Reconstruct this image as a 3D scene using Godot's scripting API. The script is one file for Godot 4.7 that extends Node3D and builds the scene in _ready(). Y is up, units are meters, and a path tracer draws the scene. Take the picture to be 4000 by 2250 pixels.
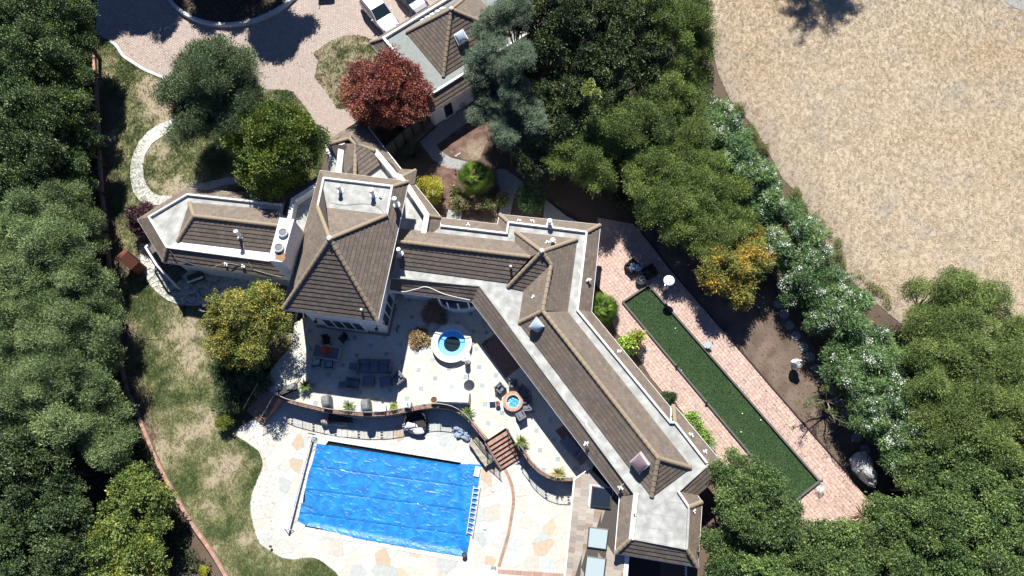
extends Node3D
# A hillside house with a covered pool, photographed almost straight down from a drone.
# Photo pixels (4000 x 2250) are turned into places on the ground, a roof plane or a deck of known height with U().

const F := 2800.0
const CX := 2000.0
const CY := 1125.0
const EYE := Vector3(0, 56, 0)
const DECK := 1.15
const EAVE := 4.15
const SKIRT := 4.98
const FLAT := 4.9

var AX: Vector3
var AY: Vector3
var AZ: Vector3
var rng := RandomNumberGenerator.new()
var M := {}
var used_names := {}
var noise_a := FastNoiseLite.new()
var noise_b := FastNoiseLite.new()
var noise_c := FastNoiseLite.new()


# ------------------------------------------------------------------ mesh collecting
class MB:
	var v := PackedVector3Array()
	var n := PackedVector3Array()
	var c := PackedColorArray()
	var col := Color(1, 1, 1)

	func tri(a: Vector3, b: Vector3, d: Vector3) -> void:
		var nn := (d - a).cross(b - a)
		if nn.length_squared() < 1e-16:
			return
		nn = nn.normalized()
		v.push_back(a); v.push_back(b); v.push_back(d)
		n.push_back(nn); n.push_back(nn); n.push_back(nn)
		c.push_back(col); c.push_back(col); c.push_back(col)

	func tri_n(a: Vector3, b: Vector3, d: Vector3, na: Vector3, nb: Vector3, nd: Vector3) -> void:
		v.push_back(a); v.push_back(b); v.push_back(d)
		n.push_back(na); n.push_back(nb); n.push_back(nd)
		c.push_back(col); c.push_back(col); c.push_back(col)

	func quad(a: Vector3, b: Vector3, d: Vector3, e: Vector3) -> void:
		tri(a, b, d)
		tri(a, d, e)

	# a box between bottom centre p, with axes x and z (half sizes included) and height h
	func box(p: Vector3, ax: Vector3, az: Vector3, h: float, up := Vector3.UP) -> void:
		var a := p - ax - az
		var b := p + ax - az
		var d := p + ax + az
		var e := p - ax + az
		var u := up * h
		if (b - a).cross(e - a).dot(u) > 0.0:
			var t := b; b = e; e = t
		quad(a + u, b + u, d + u, e + u)
		quad(a, e, d, b)
		quad(a, b, b + u, a + u)
		quad(b, d, d + u, b + u)
		quad(d, e, e + u, d + u)
		quad(e, a, a + u, e + u)

	# box with bevelled upper edges
	func bevel_box(p: Vector3, ax: Vector3, az: Vector3, h: float, bv: float) -> void:
		var u := Vector3.UP
		var x1 := ax.normalized() * bv
		var z1 := az.normalized() * bv
		var r0 := [p - ax - az, p + ax - az, p + ax + az, p - ax + az]
		var r1 := []
		var r2 := []
		for q in r0:
			r1.append(q + u * (h - bv))
		r2 = [r1[0] + x1 + z1 + u * bv, r1[1] - x1 + z1 + u * bv, r1[2] - x1 - z1 + u * bv, r1[3] + x1 - z1 + u * bv]
		var flip: bool = (r0[1] - r0[0]).cross(r0[3] - r0[0]).dot(u) > 0.0
		for rings in [[r0, r1], [r1, r2]]:
			for i in 4:
				var j := (i + 1) % 4
				if flip:
					quad(rings[0][j], rings[0][i], rings[1][i], rings[1][j])
				else:
					quad(rings[0][i], rings[0][j], rings[1][j], rings[1][i])
		if flip:
			quad(r2[3], r2[2], r2[1], r2[0])
			quad(r0[0], r0[1], r0[2], r0[3])
		else:
			quad(r2[0], r2[1], r2[2], r2[3])
			quad(r0[3], r0[2], r0[1], r0[0])

	# a prism over a polygon in x, z
	func prism(poly: PackedVector2Array, y0: float, y1: float, bottom := false) -> void:
		var idx := Geometry2D.triangulate_polygon(poly)
		for i in range(0, idx.size(), 3):
			var a := poly[idx[i]]
			var b := poly[idx[i + 1]]
			var d := poly[idx[i + 2]]
			if (b - a).cross(d - a) < 0.0:
				var t := b; b = d; d = t
			tri(Vector3(a.x, y1, a.y), Vector3(b.x, y1, b.y), Vector3(d.x, y1, d.y))
			if bottom:
				tri(Vector3(a.x, y0, a.y), Vector3(d.x, y0, d.y), Vector3(b.x, y0, b.y))
		var area := 0.0
		for i in poly.size():
			area += poly[i].cross(poly[(i + 1) % poly.size()])
		for i in poly.size():
			var a := poly[i]
			var b := poly[(i + 1) % poly.size()]
			if area < 0.0:
				var t := a; a = b; b = t
			quad(Vector3(a.x, y1, a.y), Vector3(a.x, y0, a.y), Vector3(b.x, y0, b.y), Vector3(b.x, y1, b.y))

	func tube(path: Array, r0: float, r1: float, seg := 6, caps := true) -> void:
		var rings := []
		var m := path.size()
		for i in m:
			var d: Vector3
			if i == 0:
				d = path[1] - path[0]
			elif i == m - 1:
				d = path[m - 1] - path[m - 2]
			else:
				d = path[i + 1] - path[i - 1]
			d = d.normalized()
			var s := d.cross(Vector3.UP)
			if s.length() < 0.05:
				s = d.cross(Vector3.RIGHT)
			s = s.normalized()
			var t := s.cross(d)
			var r := lerpf(r0, r1, float(i) / (m - 1))
			var ring := []
			for k in seg:
				var an := TAU * k / seg
				ring.append([path[i] + (s * cos(an) + t * sin(an)) * r, s * cos(an) + t * sin(an)])
			rings.append(ring)
		for i in m - 1:
			for k in seg:
				var k2 := (k + 1) % seg
				var a = rings[i][k]
				var b = rings[i][k2]
				var d2 = rings[i + 1][k2]
				var e = rings[i + 1][k]
				tri_n(a[0], b[0], d2[0], a[1], b[1], d2[1])
				tri_n(a[0], d2[0], e[0], a[1], d2[1], e[1])
		if caps:
			for k in seg:
				var k2 := (k + 1) % seg
				tri(path[0], rings[0][k2][0], rings[0][k][0])
				tri(path[m - 1], rings[m - 1][k][0], rings[m - 1][k2][0])

	# a turned shape round a vertical axis: profile of [radius, height]
	func lathe(p: Vector3, prof: Array, seg := 20, sx := 1.0, sz := 1.0) -> void:
		for i in prof.size() - 1:
			var r0: float = prof[i][0]
			var y0: float = prof[i][1]
			var r1: float = prof[i + 1][0]
			var y1: float = prof[i + 1][1]
			var nr := y1 - y0
			var ny := r0 - r1
			var l := sqrt(nr * nr + ny * ny)
			if l < 1e-6:
				continue
			nr /= l
			ny /= l
			for k in seg:
				var a0 := TAU * k / seg
				var a1 := TAU * (k + 1) / seg
				var d0 := Vector3(cos(a0) * sx, 0, sin(a0) * sz)
				var d1 := Vector3(cos(a1) * sx, 0, sin(a1) * sz)
				var q0 := p + d0 * r0 + Vector3(0, y0, 0)
				var q1 := p + d1 * r0 + Vector3(0, y0, 0)
				var q2 := p + d1 * r1 + Vector3(0, y1, 0)
				var q3 := p + d0 * r1 + Vector3(0, y1, 0)
				var n0 := (d0 * nr + Vector3(0, ny, 0)).normalized()
				var n1 := (d1 * nr + Vector3(0, ny, 0)).normalized()
				if r0 > 1e-5:
					tri_n(q0, q1, q2, n0, n1, n1)
				if r1 > 1e-5:
					tri_n(q0, q2, q3, n0, n1, n0)

	# a soft lump: an ellipsoid pushed about by noise
	func lump(p: Vector3, r: Vector3, fn: FastNoiseLite, amp: float, fr: float, rings := 10, seg := 16) -> void:
		var g := []
		for i in rings + 1:
			var row := []
			var th := PI * i / rings
			for k in seg:
				var ph := TAU * k / seg
				var d := Vector3(sin(th) * cos(ph), cos(th), sin(th) * sin(ph))
				var q := p + d * r
				row.append(p + d * r * (1.0 + amp * fn.get_noise_3dv(q * fr)))
			g.append(row)
		for i in rings:
			for k in seg:
				var k2 := (k + 1) % seg
				tri(g[i][k], g[i][k2], g[i + 1][k2])
				tri(g[i][k], g[i + 1][k2], g[i + 1][k])

	func mesh(mat: Material) -> ArrayMesh:
		var a := []
		a.resize(Mesh.ARRAY_MAX)
		a[Mesh.ARRAY_VERTEX] = v
		a[Mesh.ARRAY_NORMAL] = n
		a[Mesh.ARRAY_COLOR] = c
		var m := ArrayMesh.new()
		m.add_surface_from_arrays(Mesh.PRIMITIVE_TRIANGLES, a)
		m.surface_set_material(0, mat)
		return m


# ------------------------------------------------------------------ nodes and names
func numbered(called: String) -> String:
	var k: int = used_names.get(called, 0)
	used_names[called] = k + 1
	return called if k == 0 else "%s_%03d" % [called, k]


func tag(o: Node, label: String, category: String, group := "") -> Node:
	o.set_meta("label", label)
	o.set_meta("category", category)
	if group != "":
		o.set_meta("group", group)
	return o


func thing(called: String, label: String, category: String, at := Vector3.ZERO, turn := 0.0, group := "") -> Node3D:
	var o := Node3D.new()
	o.name = numbered(called)
	add_child(o)
	o.position = at
	o.rotation.y = turn
	tag(o, label, category, group)
	return o


func put(called: String, b: MB, mat: Material, parent: Node = self) -> MeshInstance3D:
	var o := MeshInstance3D.new()
	o.mesh = b.mesh(mat)
	if parent == self:
		o.name = numbered(called)
		add_child(o)
	else:
		o.name = called
		parent.add_child(o, true)
	return o


func put_mesh(called: String, m: Mesh, xf: Transform3D, parent: Node) -> MeshInstance3D:
	var o := MeshInstance3D.new()
	o.mesh = m
	o.name = called
	o.transform = xf
	parent.add_child(o, true)
	return o


func structure(called: String, b: MB, mat: Material) -> MeshInstance3D:
	var o := put(called, b, mat)
	o.set_meta("kind", "structure")
	return o


func stuff(o: Node) -> Node:
	o.set_meta("kind", "stuff")
	return o


func copy_of(src: Node3D, at: Vector3, turn: float, label := "", group := "") -> Node3D:
	var r: Node3D = src.duplicate()
	r.name = numbered(str(src.name).rstrip("0123456789").trim_suffix("_"))
	add_child(r)
	r.position = at
	r.rotation.y = turn
	if label != "":
		r.set_meta("label", label)
	if group != "":
		r.set_meta("group", group)
	return r


# ------------------------------------------------------------------ places
func ray(px: float, py: float) -> Vector3:
	var q := Vector3(px - CX, py - CY, F)
	return Vector3(q.dot(AX), q.dot(AY), q.dot(AZ))


func U(px: float, py: float, y := 0.0) -> Vector3:
	var w := ray(px, py)
	return EYE + w * ((y - EYE.y) / w.y)


# metres a photo pixel spans at that place
func mpp(px: float, py: float, y := 0.0) -> float:
	return (y - EYE.y) / ray(px, py).y


# the lie of the land: level round the house, falling to the pool in the south-west
func T(x: float, z: float) -> float:
	var x0 := lerpf(3.0, 6.2, smoothstep(-14.0, -8.0, z))
	var a := smoothstep(x0, x0 + 2.6, x)
	var b := smoothstep(-12.0, -30.0, z)
	return DECK * maxf(a, b)


func G(px: float, py: float, lift := 0.0) -> Vector3:
	var y := 0.6
	var p := U(px, py, y)
	for i in 4:
		y = T(p.x, p.z) + lift
		p = U(px, py, y)
	return p


func P2(pts: Array, y: float) -> PackedVector2Array:
	var r := PackedVector2Array()
	for q in pts:
		var p := U(q[0], q[1], y)
		r.push_back(Vector2(p.x, p.z))
	return r


func G2(pts: Array) -> PackedVector2Array:
	var r := PackedVector2Array()
	for q in pts:
		var p := G(q[0], q[1])
		r.push_back(Vector2(p.x, p.z))
	return r


func smooth_line(pts: PackedVector2Array, per := 6) -> PackedVector2Array:
	var r := PackedVector2Array()
	for i in pts.size() - 1:
		var a := pts[maxi(i - 1, 0)]
		var b := pts[i]
		var d := pts[i + 1]
		var e := pts[mini(i + 2, pts.size() - 1)]
		for k in per:
			r.push_back(b.cubic_interpolate(d, a, e, float(k) / per))
	r.push_back(pts[pts.size() - 1])
	return r


func line3(pts: PackedVector2Array, y: float) -> Array:
	var r := []
	for q in pts:
		r.append(Vector3(q.x, y, q.y))
	return r


func bounds(poly: PackedVector2Array) -> Rect2:
	var r := Rect2(poly[0], Vector2.ZERO)
	for q in poly:
		r = r.expand(q)
	return r


# a sheet over a polygon that follows the land, in cells, coloured by a function
func sheet(poly: PackedVector2Array, lift: float, cell: float, colour: Callable) -> MB:
	var b := MB.new()
	var r := bounds(poly)
	var x0 := floorf(r.position.x / cell)
	var z0 := floorf(r.position.y / cell)
	for i in int(ceil(r.size.x / cell)) + 2:
		for j in int(ceil(r.size.y / cell)) + 2:
			var x := (x0 + i) * cell
			var z := (z0 + j) * cell
			var sq := PackedVector2Array([Vector2(x, z), Vector2(x + cell, z), Vector2(x + cell, z + cell), Vector2(x, z + cell)])
			var inside := 0
			for q in sq:
				if Geometry2D.is_point_in_polygon(q, poly):
					inside += 1
			var parts := [sq]
			if inside < 4:
				parts = Geometry2D.intersect_polygons(sq, poly)
			for part in parts:
				var idx := Geometry2D.triangulate_polygon(part)
				for k in range(0, idx.size(), 3):
					var t := [part[idx[k]], part[idx[k + 1]], part[idx[k + 2]]]
					if (t[1] - t[0]).cross(t[2] - t[0]) < 0.0:
						t = [t[0], t[2], t[1]]
					for q in t:
						b.v.push_back(Vector3(q.x, T(q.x, q.y) + lift, q.y))
						b.n.push_back(Vector3.UP)
						b.c.push_back(colour.call(q.x, q.y))
	return b


# ------------------------------------------------------------------ materials
func lin(r: float, g: float, b: float) -> Color:
	return Color(r, g, b).linear_to_srgb()


func noise_image(size: int, freq: float, lo: float, hi: float, seed_n: int, octaves := 4, tint := Vector3.ZERO) -> ImageTexture:
	var fn := FastNoiseLite.new()
	fn.seed = seed_n
	fn.frequency = freq
	fn.fractal_octaves = octaves
	fn.noise_type = FastNoiseLite.TYPE_SIMPLEX_SMOOTH
	var src := fn.get_seamless_image(size, size)
	src.convert(Image.FORMAT_L8)
	var d := src.get_data()
	var out := PackedByteArray()
	out.resize(size * size * 3)
	for i in d.size():
		var t := d[i] / 255.0
		var a := lerpf(lo, hi, t)
		out[i * 3] = int(clampf(a * (1.0 + tint.x * (t - 0.5)), 0, 1) * 255.0)
		out[i * 3 + 1] = int(clampf(a * (1.0 + tint.y * (t - 0.5)), 0, 1) * 255.0)
		out[i * 3 + 2] = int(clampf(a * (1.0 + tint.z * (t - 0.5)), 0, 1) * 255.0)
	var im := Image.create_from_data(size, size, false, Image.FORMAT_RGB8, out)
	im.generate_mipmaps()
	return ImageTexture.create_from_image(im)


func normal_image(size: int, freq: float, strength: float, seed_n: int) -> ImageTexture:
	var fn := FastNoiseLite.new()
	fn.seed = seed_n
	fn.frequency = freq
	fn.fractal_octaves = 4
	var src := fn.get_seamless_image(size, size)
	src.convert(Image.FORMAT_RGBA8)
	src.bump_map_to_normal_map(strength)
	return ImageTexture.create_from_image(src)


# a plain material: colour in linear light, optional grain and relief laid on in world space
func mat(called: String, c: Color, rough := 0.85, grain: Texture2D = null, metres := 1.0, relief: Texture2D = null, deep := 1.0, vertex := false) -> StandardMaterial3D:
	var m := StandardMaterial3D.new()
	m.albedo_color = c
	m.roughness = rough
	m.cull_mode = BaseMaterial3D.CULL_DISABLED
	m.vertex_color_use_as_albedo = vertex
	if grain != null or relief != null:
		m.uv1_triplanar = true
		m.uv1_world_triplanar = true
		m.uv1_scale = Vector3.ONE / metres
	if grain != null:
		m.albedo_texture = grain
	if relief != null:
		m.normal_enabled = true
		m.normal_texture = relief
		m.normal_scale = deep
	M[called] = m
	return m


func _ready() -> void:
	rng.seed = 20240
	noise_a.seed = 3
	noise_a.frequency = 0.11
	noise_a.fractal_octaves = 3
	noise_b.seed = 8
	noise_b.frequency = 0.55
	noise_b.fractal_octaves = 3
	noise_c.seed = 15
	noise_c.frequency = 2.2
	noise_c.fractal_octaves = 2
	# the plumb line meets the picture plane at this pixel: that fixes the camera's tilt and roll
	var down := Vector3(2115.0 - CX, 2085.0 - CY, F).normalized()
	AY = -down
	AX = (Vector3.RIGHT - down * down.x).normalized()
	AZ = AX.cross(AY)
	# ---- camera
	var cam := Camera3D.new()
	cam.name = "camera"
	cam.keep_aspect = Camera3D.KEEP_HEIGHT
	cam.fov = rad_to_deg(2.0 * atan(1125.0 / F))
	cam.near = 0.5
	cam.far = 600.0
	add_child(cam)
	cam.transform = Transform3D(Basis(Vector3(AX.x, AY.x, AZ.x), -Vector3(AX.y, AY.y, AZ.y), -Vector3(AX.z, AY.z, AZ.z)), EYE)
	cam.current = true
	# ---- sky, sun, exposure
	var sky_mat := ProceduralSkyMaterial.new()
	sky_mat.sky_top_color = Color(0.30, 0.45, 0.72)
	sky_mat.sky_horizon_color = Color(0.6, 0.69, 0.82)
	sky_mat.sky_curve = 0.15
	sky_mat.ground_bottom_color = Color(0.2, 0.19, 0.17)
	sky_mat.ground_horizon_color = Color(0.5, 0.55, 0.6)
	sky_mat.sun_angle_max = 4.0
	sky_mat.sky_energy_multiplier = 1.0
	var sky := Sky.new()
	sky.sky_material = sky_mat
	var env := Environment.new()
	env.background_mode = Environment.BG_SKY
	env.sky = sky
	env.background_energy_multiplier = 0.33
	env.tonemap_mode = Environment.TONE_MAPPER_LINEAR
	env.tonemap_exposure = 1.9
	env.sdfgi_enabled = true
	env.ssao_enabled = true
	env.ssil_enabled = true
	var we := WorldEnvironment.new()
	we.name = "world_environment"
	we.environment = env
	add_child(we)
	var sun := DirectionalLight3D.new()
	sun.name = "sun"
	sun.light_energy = 1.6
	sun.light_color = Color(1.0, 0.985, 0.95)
	sun.light_angular_distance = 0.5
	sun.shadow_enabled = true
	add_child(sun)
	sun.look_at_from_position(Vector3.ZERO, Vector3(0.07, -1.0, 0.83), Vector3.RIGHT)
	make_materials()
	build_ground()
	build_paving()
	build_house()
	build_garage()
	build_pool()
	build_deck_things()
	build_yard_things()
	build_plants()


func make_materials() -> void:
	var fine := noise_image(512, 0.06, 0.78, 1.0, 11, 5)
	var blot := noise_image(512, 0.012, 0.74, 1.0, 12, 5)
	var faint := noise_image(512, 0.014, 0.9, 1.0, 16, 5)
	var warm := noise_image(512, 0.02, 0.72, 1.0, 13, 5, Vector3(-0.12, 0.0, 0.16))
	var rough_n := normal_image(512, 0.05, 6.0, 14)
	var soft_n := normal_image(512, 0.012, 5.0, 15)
	var weave := Image.create(64, 64, false, Image.FORMAT_RGB8)
	for i in 64:
		for j in 64:
			var k := 0.62 + 0.38 * absf(sin(PI * i / 8.0)) * (1.0 if (int(j / 8.0) + int(i / 8.0)) % 2 == 0 else 0.72)
			weave.set_pixel(i, j, Color(k, k, k))
	var weave_t := ImageTexture.create_from_image(weave)
	# ground
	mat("dirt", Color(1, 1, 1), 0.95, fine, 1.3, rough_n, 1.2, true)
	mat("grass_sheet", Color(1, 1, 1), 0.95, fine, 0.9, rough_n, 1.0, true)
	mat("blade", Color(1, 1, 1), 0.8, null, 1.0, null, 1.0, true)
	mat("concrete", lin(0.36, 0.36, 0.35), 0.9, warm, 2.2, rough_n, 0.3)
	mat("pale_concrete", lin(0.62, 0.64, 0.66), 0.85, warm, 1.7, rough_n, 0.3)
	mat("asphalt", lin(0.05, 0.05, 0.055), 0.9, fine, 0.8, rough_n, 0.6)
	mat("joint", lin(0.2, 0.17, 0.14), 0.95, fine, 0.7, rough_n, 0.4)
	mat("pale_joint", lin(0.56, 0.53, 0.46), 0.95, fine, 0.7, rough_n, 0.4)
	mat("stone", Color(1, 1, 1), 0.75, faint, 2.3, rough_n, 0.25, true)
	mat("brick", Color(1, 1, 1), 0.85, fine, 0.5, rough_n, 0.5, true)
	# house
	mat("tile", Color(1, 1, 1), 0.82, fine, 0.7, null, 0.4, true)
	mat("under", lin(0.06, 0.05, 0.045), 0.95)
	mat("stucco", lin(0.84, 0.85, 0.86), 0.9, faint, 4.0)
	mat("trim", lin(0.82, 0.82, 0.82), 0.6)
	mat("membrane", lin(0.43, 0.435, 0.425), 0.75, blot, 6.0, soft_n, 0.1)
	mat("grey_membrane", lin(0.2, 0.225, 0.22), 0.75, faint, 4.0, soft_n, 0.12)
	mat("white_coat", lin(0.84, 0.84, 0.83), 0.55, blot, 1.6)
	mat("seam", lin(0.3, 0.3, 0.29), 0.8)
	mat("lead", lin(0.62, 0.64, 0.66), 0.5, blot, 0.8)
	mat("soot", lin(0.12, 0.13, 0.15), 0.6)
	mat("rust", lin(0.35, 0.2, 0.1), 0.8, fine, 0.5)
	var gl := mat("dark_glass", lin(0.015, 0.02, 0.03), 0.06)
	gl.metallic_specular = 0.7
	var dome := mat("dome", lin(0.34, 0.42, 0.5), 0.12)
	dome.metallic_specular = 0.8
	var dome2 := mat("violet_dome", lin(0.2, 0.14, 0.16), 0.12)
	dome2.metallic_specular = 0.8
	var blind := mat("blind_glass", lin(0.33, 0.4, 0.42), 0.1)
	blind.metallic_specular = 0.7
	var pg := mat("pale_glass", Color(0.75, 0.85, 0.88, 0.3), 0.05)
	pg.transparency = BaseMaterial3D.TRANSPARENCY_ALPHA
	mat("iron", lin(0.03, 0.028, 0.026), 0.5)
	mat("light_iron", lin(0.3, 0.28, 0.27), 0.4)
	mat("dark_wood", lin(0.045, 0.032, 0.026), 0.8, fine, 0.6, rough_n, 0.4)
	mat("grey_wood", lin(0.12, 0.115, 0.11), 0.85, fine, 0.6, rough_n, 0.4)
	mat("red_wood", lin(0.17, 0.05, 0.025), 0.8, fine, 0.8)
	mat("white_paint", lin(0.75, 0.76, 0.77), 0.6)
	# furniture
	mat("wicker", lin(0.2, 0.2, 0.23), 0.75, weave_t, 0.12)
	mat("dark_wicker", lin(0.02, 0.018, 0.018), 0.7, weave_t, 0.12)
	mat("cushion", lin(0.17, 0.18, 0.24), 0.9, fine, 0.5, soft_n, 0.6)
	mat("pale_cushion", lin(0.62, 0.62, 0.66), 0.9, fine, 0.5, soft_n, 0.6)
	mat("blue_cloth", lin(0.32, 0.42, 0.55), 0.9, blot, 0.7, soft_n, 1.0)
	mat("white_cloth", lin(0.8, 0.8, 0.79), 0.85, blot, 0.9, soft_n, 0.8)
	mat("grey_cover", lin(0.2, 0.21, 0.22), 0.6, blot, 0.8, soft_n, 0.8)
	mat("tan_cover", lin(0.42, 0.38, 0.31), 0.8, blot, 0.8, soft_n, 0.8)
	mat("table_stone", lin(0.16, 0.15, 0.17), 0.4, warm, 0.5)
	mat("light_frame", lin(0.42, 0.4, 0.42), 0.5)
	mat("red_cloth", lin(0.4, 0.035, 0.02), 0.85)
	mat("terracotta", lin(0.5, 0.24, 0.15), 0.8, fine, 0.4)
	mat("pale_pot", lin(0.6, 0.46, 0.38), 0.8, fine, 0.4)
	mat("soil", lin(0.14, 0.08, 0.045), 0.95, fine, 0.4, rough_n, 1.0)
	mat("steel", lin(0.62, 0.62, 0.62), 0.3).metallic = 0.8
	mat("aluminium", lin(0.7, 0.71, 0.73), 0.35).metallic = 0.6
	mat("black_plastic", lin(0.015, 0.015, 0.017), 0.45)
	mat("white_plastic", lin(0.78, 0.8, 0.82), 0.4)
	mat("spa_shell", lin(0.12, 0.42, 0.78), 0.35)
	mat("spa_pale", lin(0.5, 0.7, 0.8), 0.35)
	mat("dark_water", lin(0.012, 0.022, 0.026), 0.03)
	mat("fire_glass", Color(1, 1, 1), 0.08, null, 1.0, null, 1.0, true)
	var cov := mat("cover", lin(0.004, 0.2, 0.56), 0.42, noise_image(512, 0.01, 0.8, 1.0, 21, 5, Vector3(0.4, 0.15, 0.0)), 5.0)
	cov.metallic_specular = 0.5
	mat("cover_seam", lin(0.006, 0.1, 0.36), 0.3)
	mat("pool_shell", lin(0.05, 0.12, 0.2), 0.4)
	var wrap := mat("plastic_wrap", lin(0.62, 0.66, 0.66), 0.25, warm, 0.8, normal_image(256, 0.04, 14.0, 23), 1.2)
	wrap.metallic_specular = 0.7
	# vehicles
	var cp := mat("white_car", lin(0.72, 0.73, 0.75), 0.25)
	cp.clearcoat_enabled = true
	cp.clearcoat_roughness = 0.05
	var cb := mat("blue_car", lin(0.012, 0.016, 0.05), 0.25)
	cb.clearcoat_enabled = true
	var cg := mat("car_glass", lin(0.02, 0.03, 0.035), 0.04)
	cg.metallic_specular = 0.8
	mat("tyre", lin(0.015, 0.015, 0.015), 0.85)
	mat("chrome", lin(0.6, 0.6, 0.62), 0.15).metallic = 0.9
	# plants
	mat("bark", lin(0.1, 0.075, 0.055), 0.95, fine, 0.4, rough_n, 1.0)
	mat("pale_bark", lin(0.32, 0.27, 0.22), 0.95, fine, 0.4, rough_n, 1.0)
	var lf := mat("leaf", Color(1, 1, 1), 0.55, null, 1.0, null, 1.0, true)
	lf.backlight_enabled = true
	lf.backlight = Color(0.2, 0.26, 0.1)
	mat("petal", Color(1, 1, 1), 0.7, null, 1.0, null, 1.0, true)


# ------------------------------------------------------------------ ground
const LAWN := [[378, 165], [430, 160], [455, 179], [481, 217], [518, 243], [569, 274], [631, 300], [700, 330], [900, 345], [1119, 352], [1145, 355], [1173, 391], [1230, 480], [1287, 550], [1240, 700], [1100, 800], [1110, 1090], [1200, 1270], [1130, 1370], [1040, 1520], [960, 1600], [920, 1700], [1000, 1754], [1018, 1780], [1025, 1805], [1021, 1836], [1005, 1873], [983, 1930], [977, 1981], [986, 2038], [1010, 2116], [1041, 2142], [1088, 2173], [1140, 2186], [1207, 2178], [1248, 2188], [1290, 2219], [1321, 2250], [1345, 2330], [925, 2330], [890, 2250], [828, 2147], [766, 2059], [709, 1966], [657, 1873], [616, 1790], [575, 1692], [533, 1593], [497, 1510], [470, 1350], [445, 1150], [425, 950], [405, 760], [395, 600], [385, 400]]
const ISLAND := [[1223, 207], [1290, 160], [1352, 137], [1404, 137], [1455, 155], [1490, 200], [1540, 240], [1710, 480], [1600, 580], [1500, 560], [1414, 478], [1383, 432], [1318, 424], [1228, 300], [1243, 238]]
const FIELD := [[2720, -260], [2745, 0], [2772, 150], [2807, 290], [2854, 393], [2950, 500], [3060, 700], [3129, 770], [3200, 900], [3290, 1060], [3362, 1130], [3466, 1220], [3600, 1330], [4400, 1560], [4900, -500]]
const DRIVE := [[383, -320], [383, 0], [373, 130], [430, 160], [455, 179], [481, 217], [518, 243], [569, 274], [631, 300], [700, 330], [900, 345], [1119, 352], [1145, 355], [1173, 391], [1230, 480], [1287, 560], [1340, 560], [1414, 478], [1383, 432], [1318, 424], [1228, 300], [1243, 238], [1223, 207], [1290, 160], [1352, 137], [1404, 137], [1455, 155], [1500, 170], [1760, 30], [1960, -320]]

var lawn_poly: PackedVector2Array
var field_poly: PackedVector2Array
var island_poly: PackedVector2Array


func dirt_colour(x: float, z: float) -> Color:
	var t := 0.5 + 0.5 * noise_b.get_noise_2d(x, z)
	var u := 0.5 + 0.5 * noise_a.get_noise_2d(x * 2.0 + 40.0, z * 2.0)
	return Color(0.085, 0.06, 0.042).lerp(Color(0.19, 0.135, 0.1), clampf(0.6 * t + 0.5 * u - 0.1, 0, 1))


# lush, thin and bare patches of the lawn
func lawn_colour(x: float, z: float) -> Color:
	var dry := 0.45 + 0.95 * noise_a.get_noise_2d(x * 1.6, z * 1.6) + 0.45 * noise_b.get_noise_2d(x * 1.3, z * 1.3)
	# the strip beside the hedge is bare earth and litter
	var edge := 0.0
	var p := Vector2(x, z)
	var d := 9.0
	for i in range(lawn_poly.size() - 9, lawn_poly.size() - 1):
		d = minf(d, Geometry2D.get_closest_point_to_segment(p, lawn_poly[i], lawn_poly[i + 1]).distance_to(p))
	edge = clampf(1.25 - d / 1.15 + 0.9 * noise_b.get_noise_2d(x, z), 0, 1)
	# lusher towards the path and the pool
	dry -= 0.22 * noise_a.get_noise_2d(x * 0.6 + 33.0, z * 0.6) - 0.12
	var lush := Color(0.11, 0.155, 0.05)
	var mid := Color(0.25, 0.255, 0.12)
	var bare := Color(0.4, 0.335, 0.235)
	var c := lush.lerp(mid, smoothstep(0.1, 0.5, dry)).lerp(bare, smoothstep(0.6, 1.0, dry))
	c = c.lerp(Color(0.24, 0.19, 0.13), edge)
	return c


func island_colour(x: float, z: float) -> Color:
	var dry := 0.65 + 0.8 * noise_a.get_noise_2d(x * 2.4 + 9.0, z * 2.4) + 0.45 * noise_b.get_noise_2d(x * 1.5, z * 1.5)
	var c := Color(0.18, 0.2, 0.08).lerp(Color(0.34, 0.3, 0.19), smoothstep(0.2, 0.7, dry)).lerp(Color(0.25, 0.19, 0.13), smoothstep(0.75, 1.1, dry))
	return c


func field_colour(x: float, z: float) -> Color:
	var t := 0.5 + 0.7 * noise_a.get_noise_2d(x * 0.7, z * 1.6) + 0.6 * noise_b.get_noise_2d(x * 0.8, z * 1.3)
	var w := 0.5 + 0.9 * noise_a.get_noise_2d(x * 0.35 + 70.0, z * 0.6)
	var c := Color(0.57, 0.47, 0.35).lerp(Color(0.46, 0.39, 0.3), smoothstep(0.55, 1.0, t))
	c = c.lerp(Color(0.46, 0.34, 0.21), 0.55 * smoothstep(0.55, 1.0, w))
	# faint wheel marks where a mower or truck crossed the straw
	var rut := absf(fposmod(x * 0.31 + z * 0.95 + 2.5 * noise_a.get_noise_2d(x * 0.2, z * 0.2), 9.0) - 4.5)
	c = c.lerp(Color(0.42, 0.36, 0.28), 0.45 * exp(-pow((absf(rut - 0.8)) / 0.28, 2.0)) * clampf(0.3 + noise_a.get_noise_2d(x * 0.4, z * 0.4 + 50.0), 0, 1))
	c = c.lerp(Color(0.36, 0.32, 0.27), smoothstep(0.85, 1.2, t + 0.3 * noise_b.get_noise_2d(x * 2.0 + 5.0, z * 2.0)))
	# trodden bare earth beside the hedge
	var d := -1e9
	for i in range(2, 12):
		var a := field_poly[i]
		var b := field_poly[i + 1]
		var q := Geometry2D.get_closest_point_to_segment(Vector2(x, z), a, b)
		d = maxf(d, -q.distance_to(Vector2(x, z)))
	return c.lerp(Color(0.33, 0.265, 0.215), clampf((1.0 + d / 2.6 + 0.5 * noise_b.get_noise_2d(x, z)), 0, 1) * 0.85)


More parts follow.
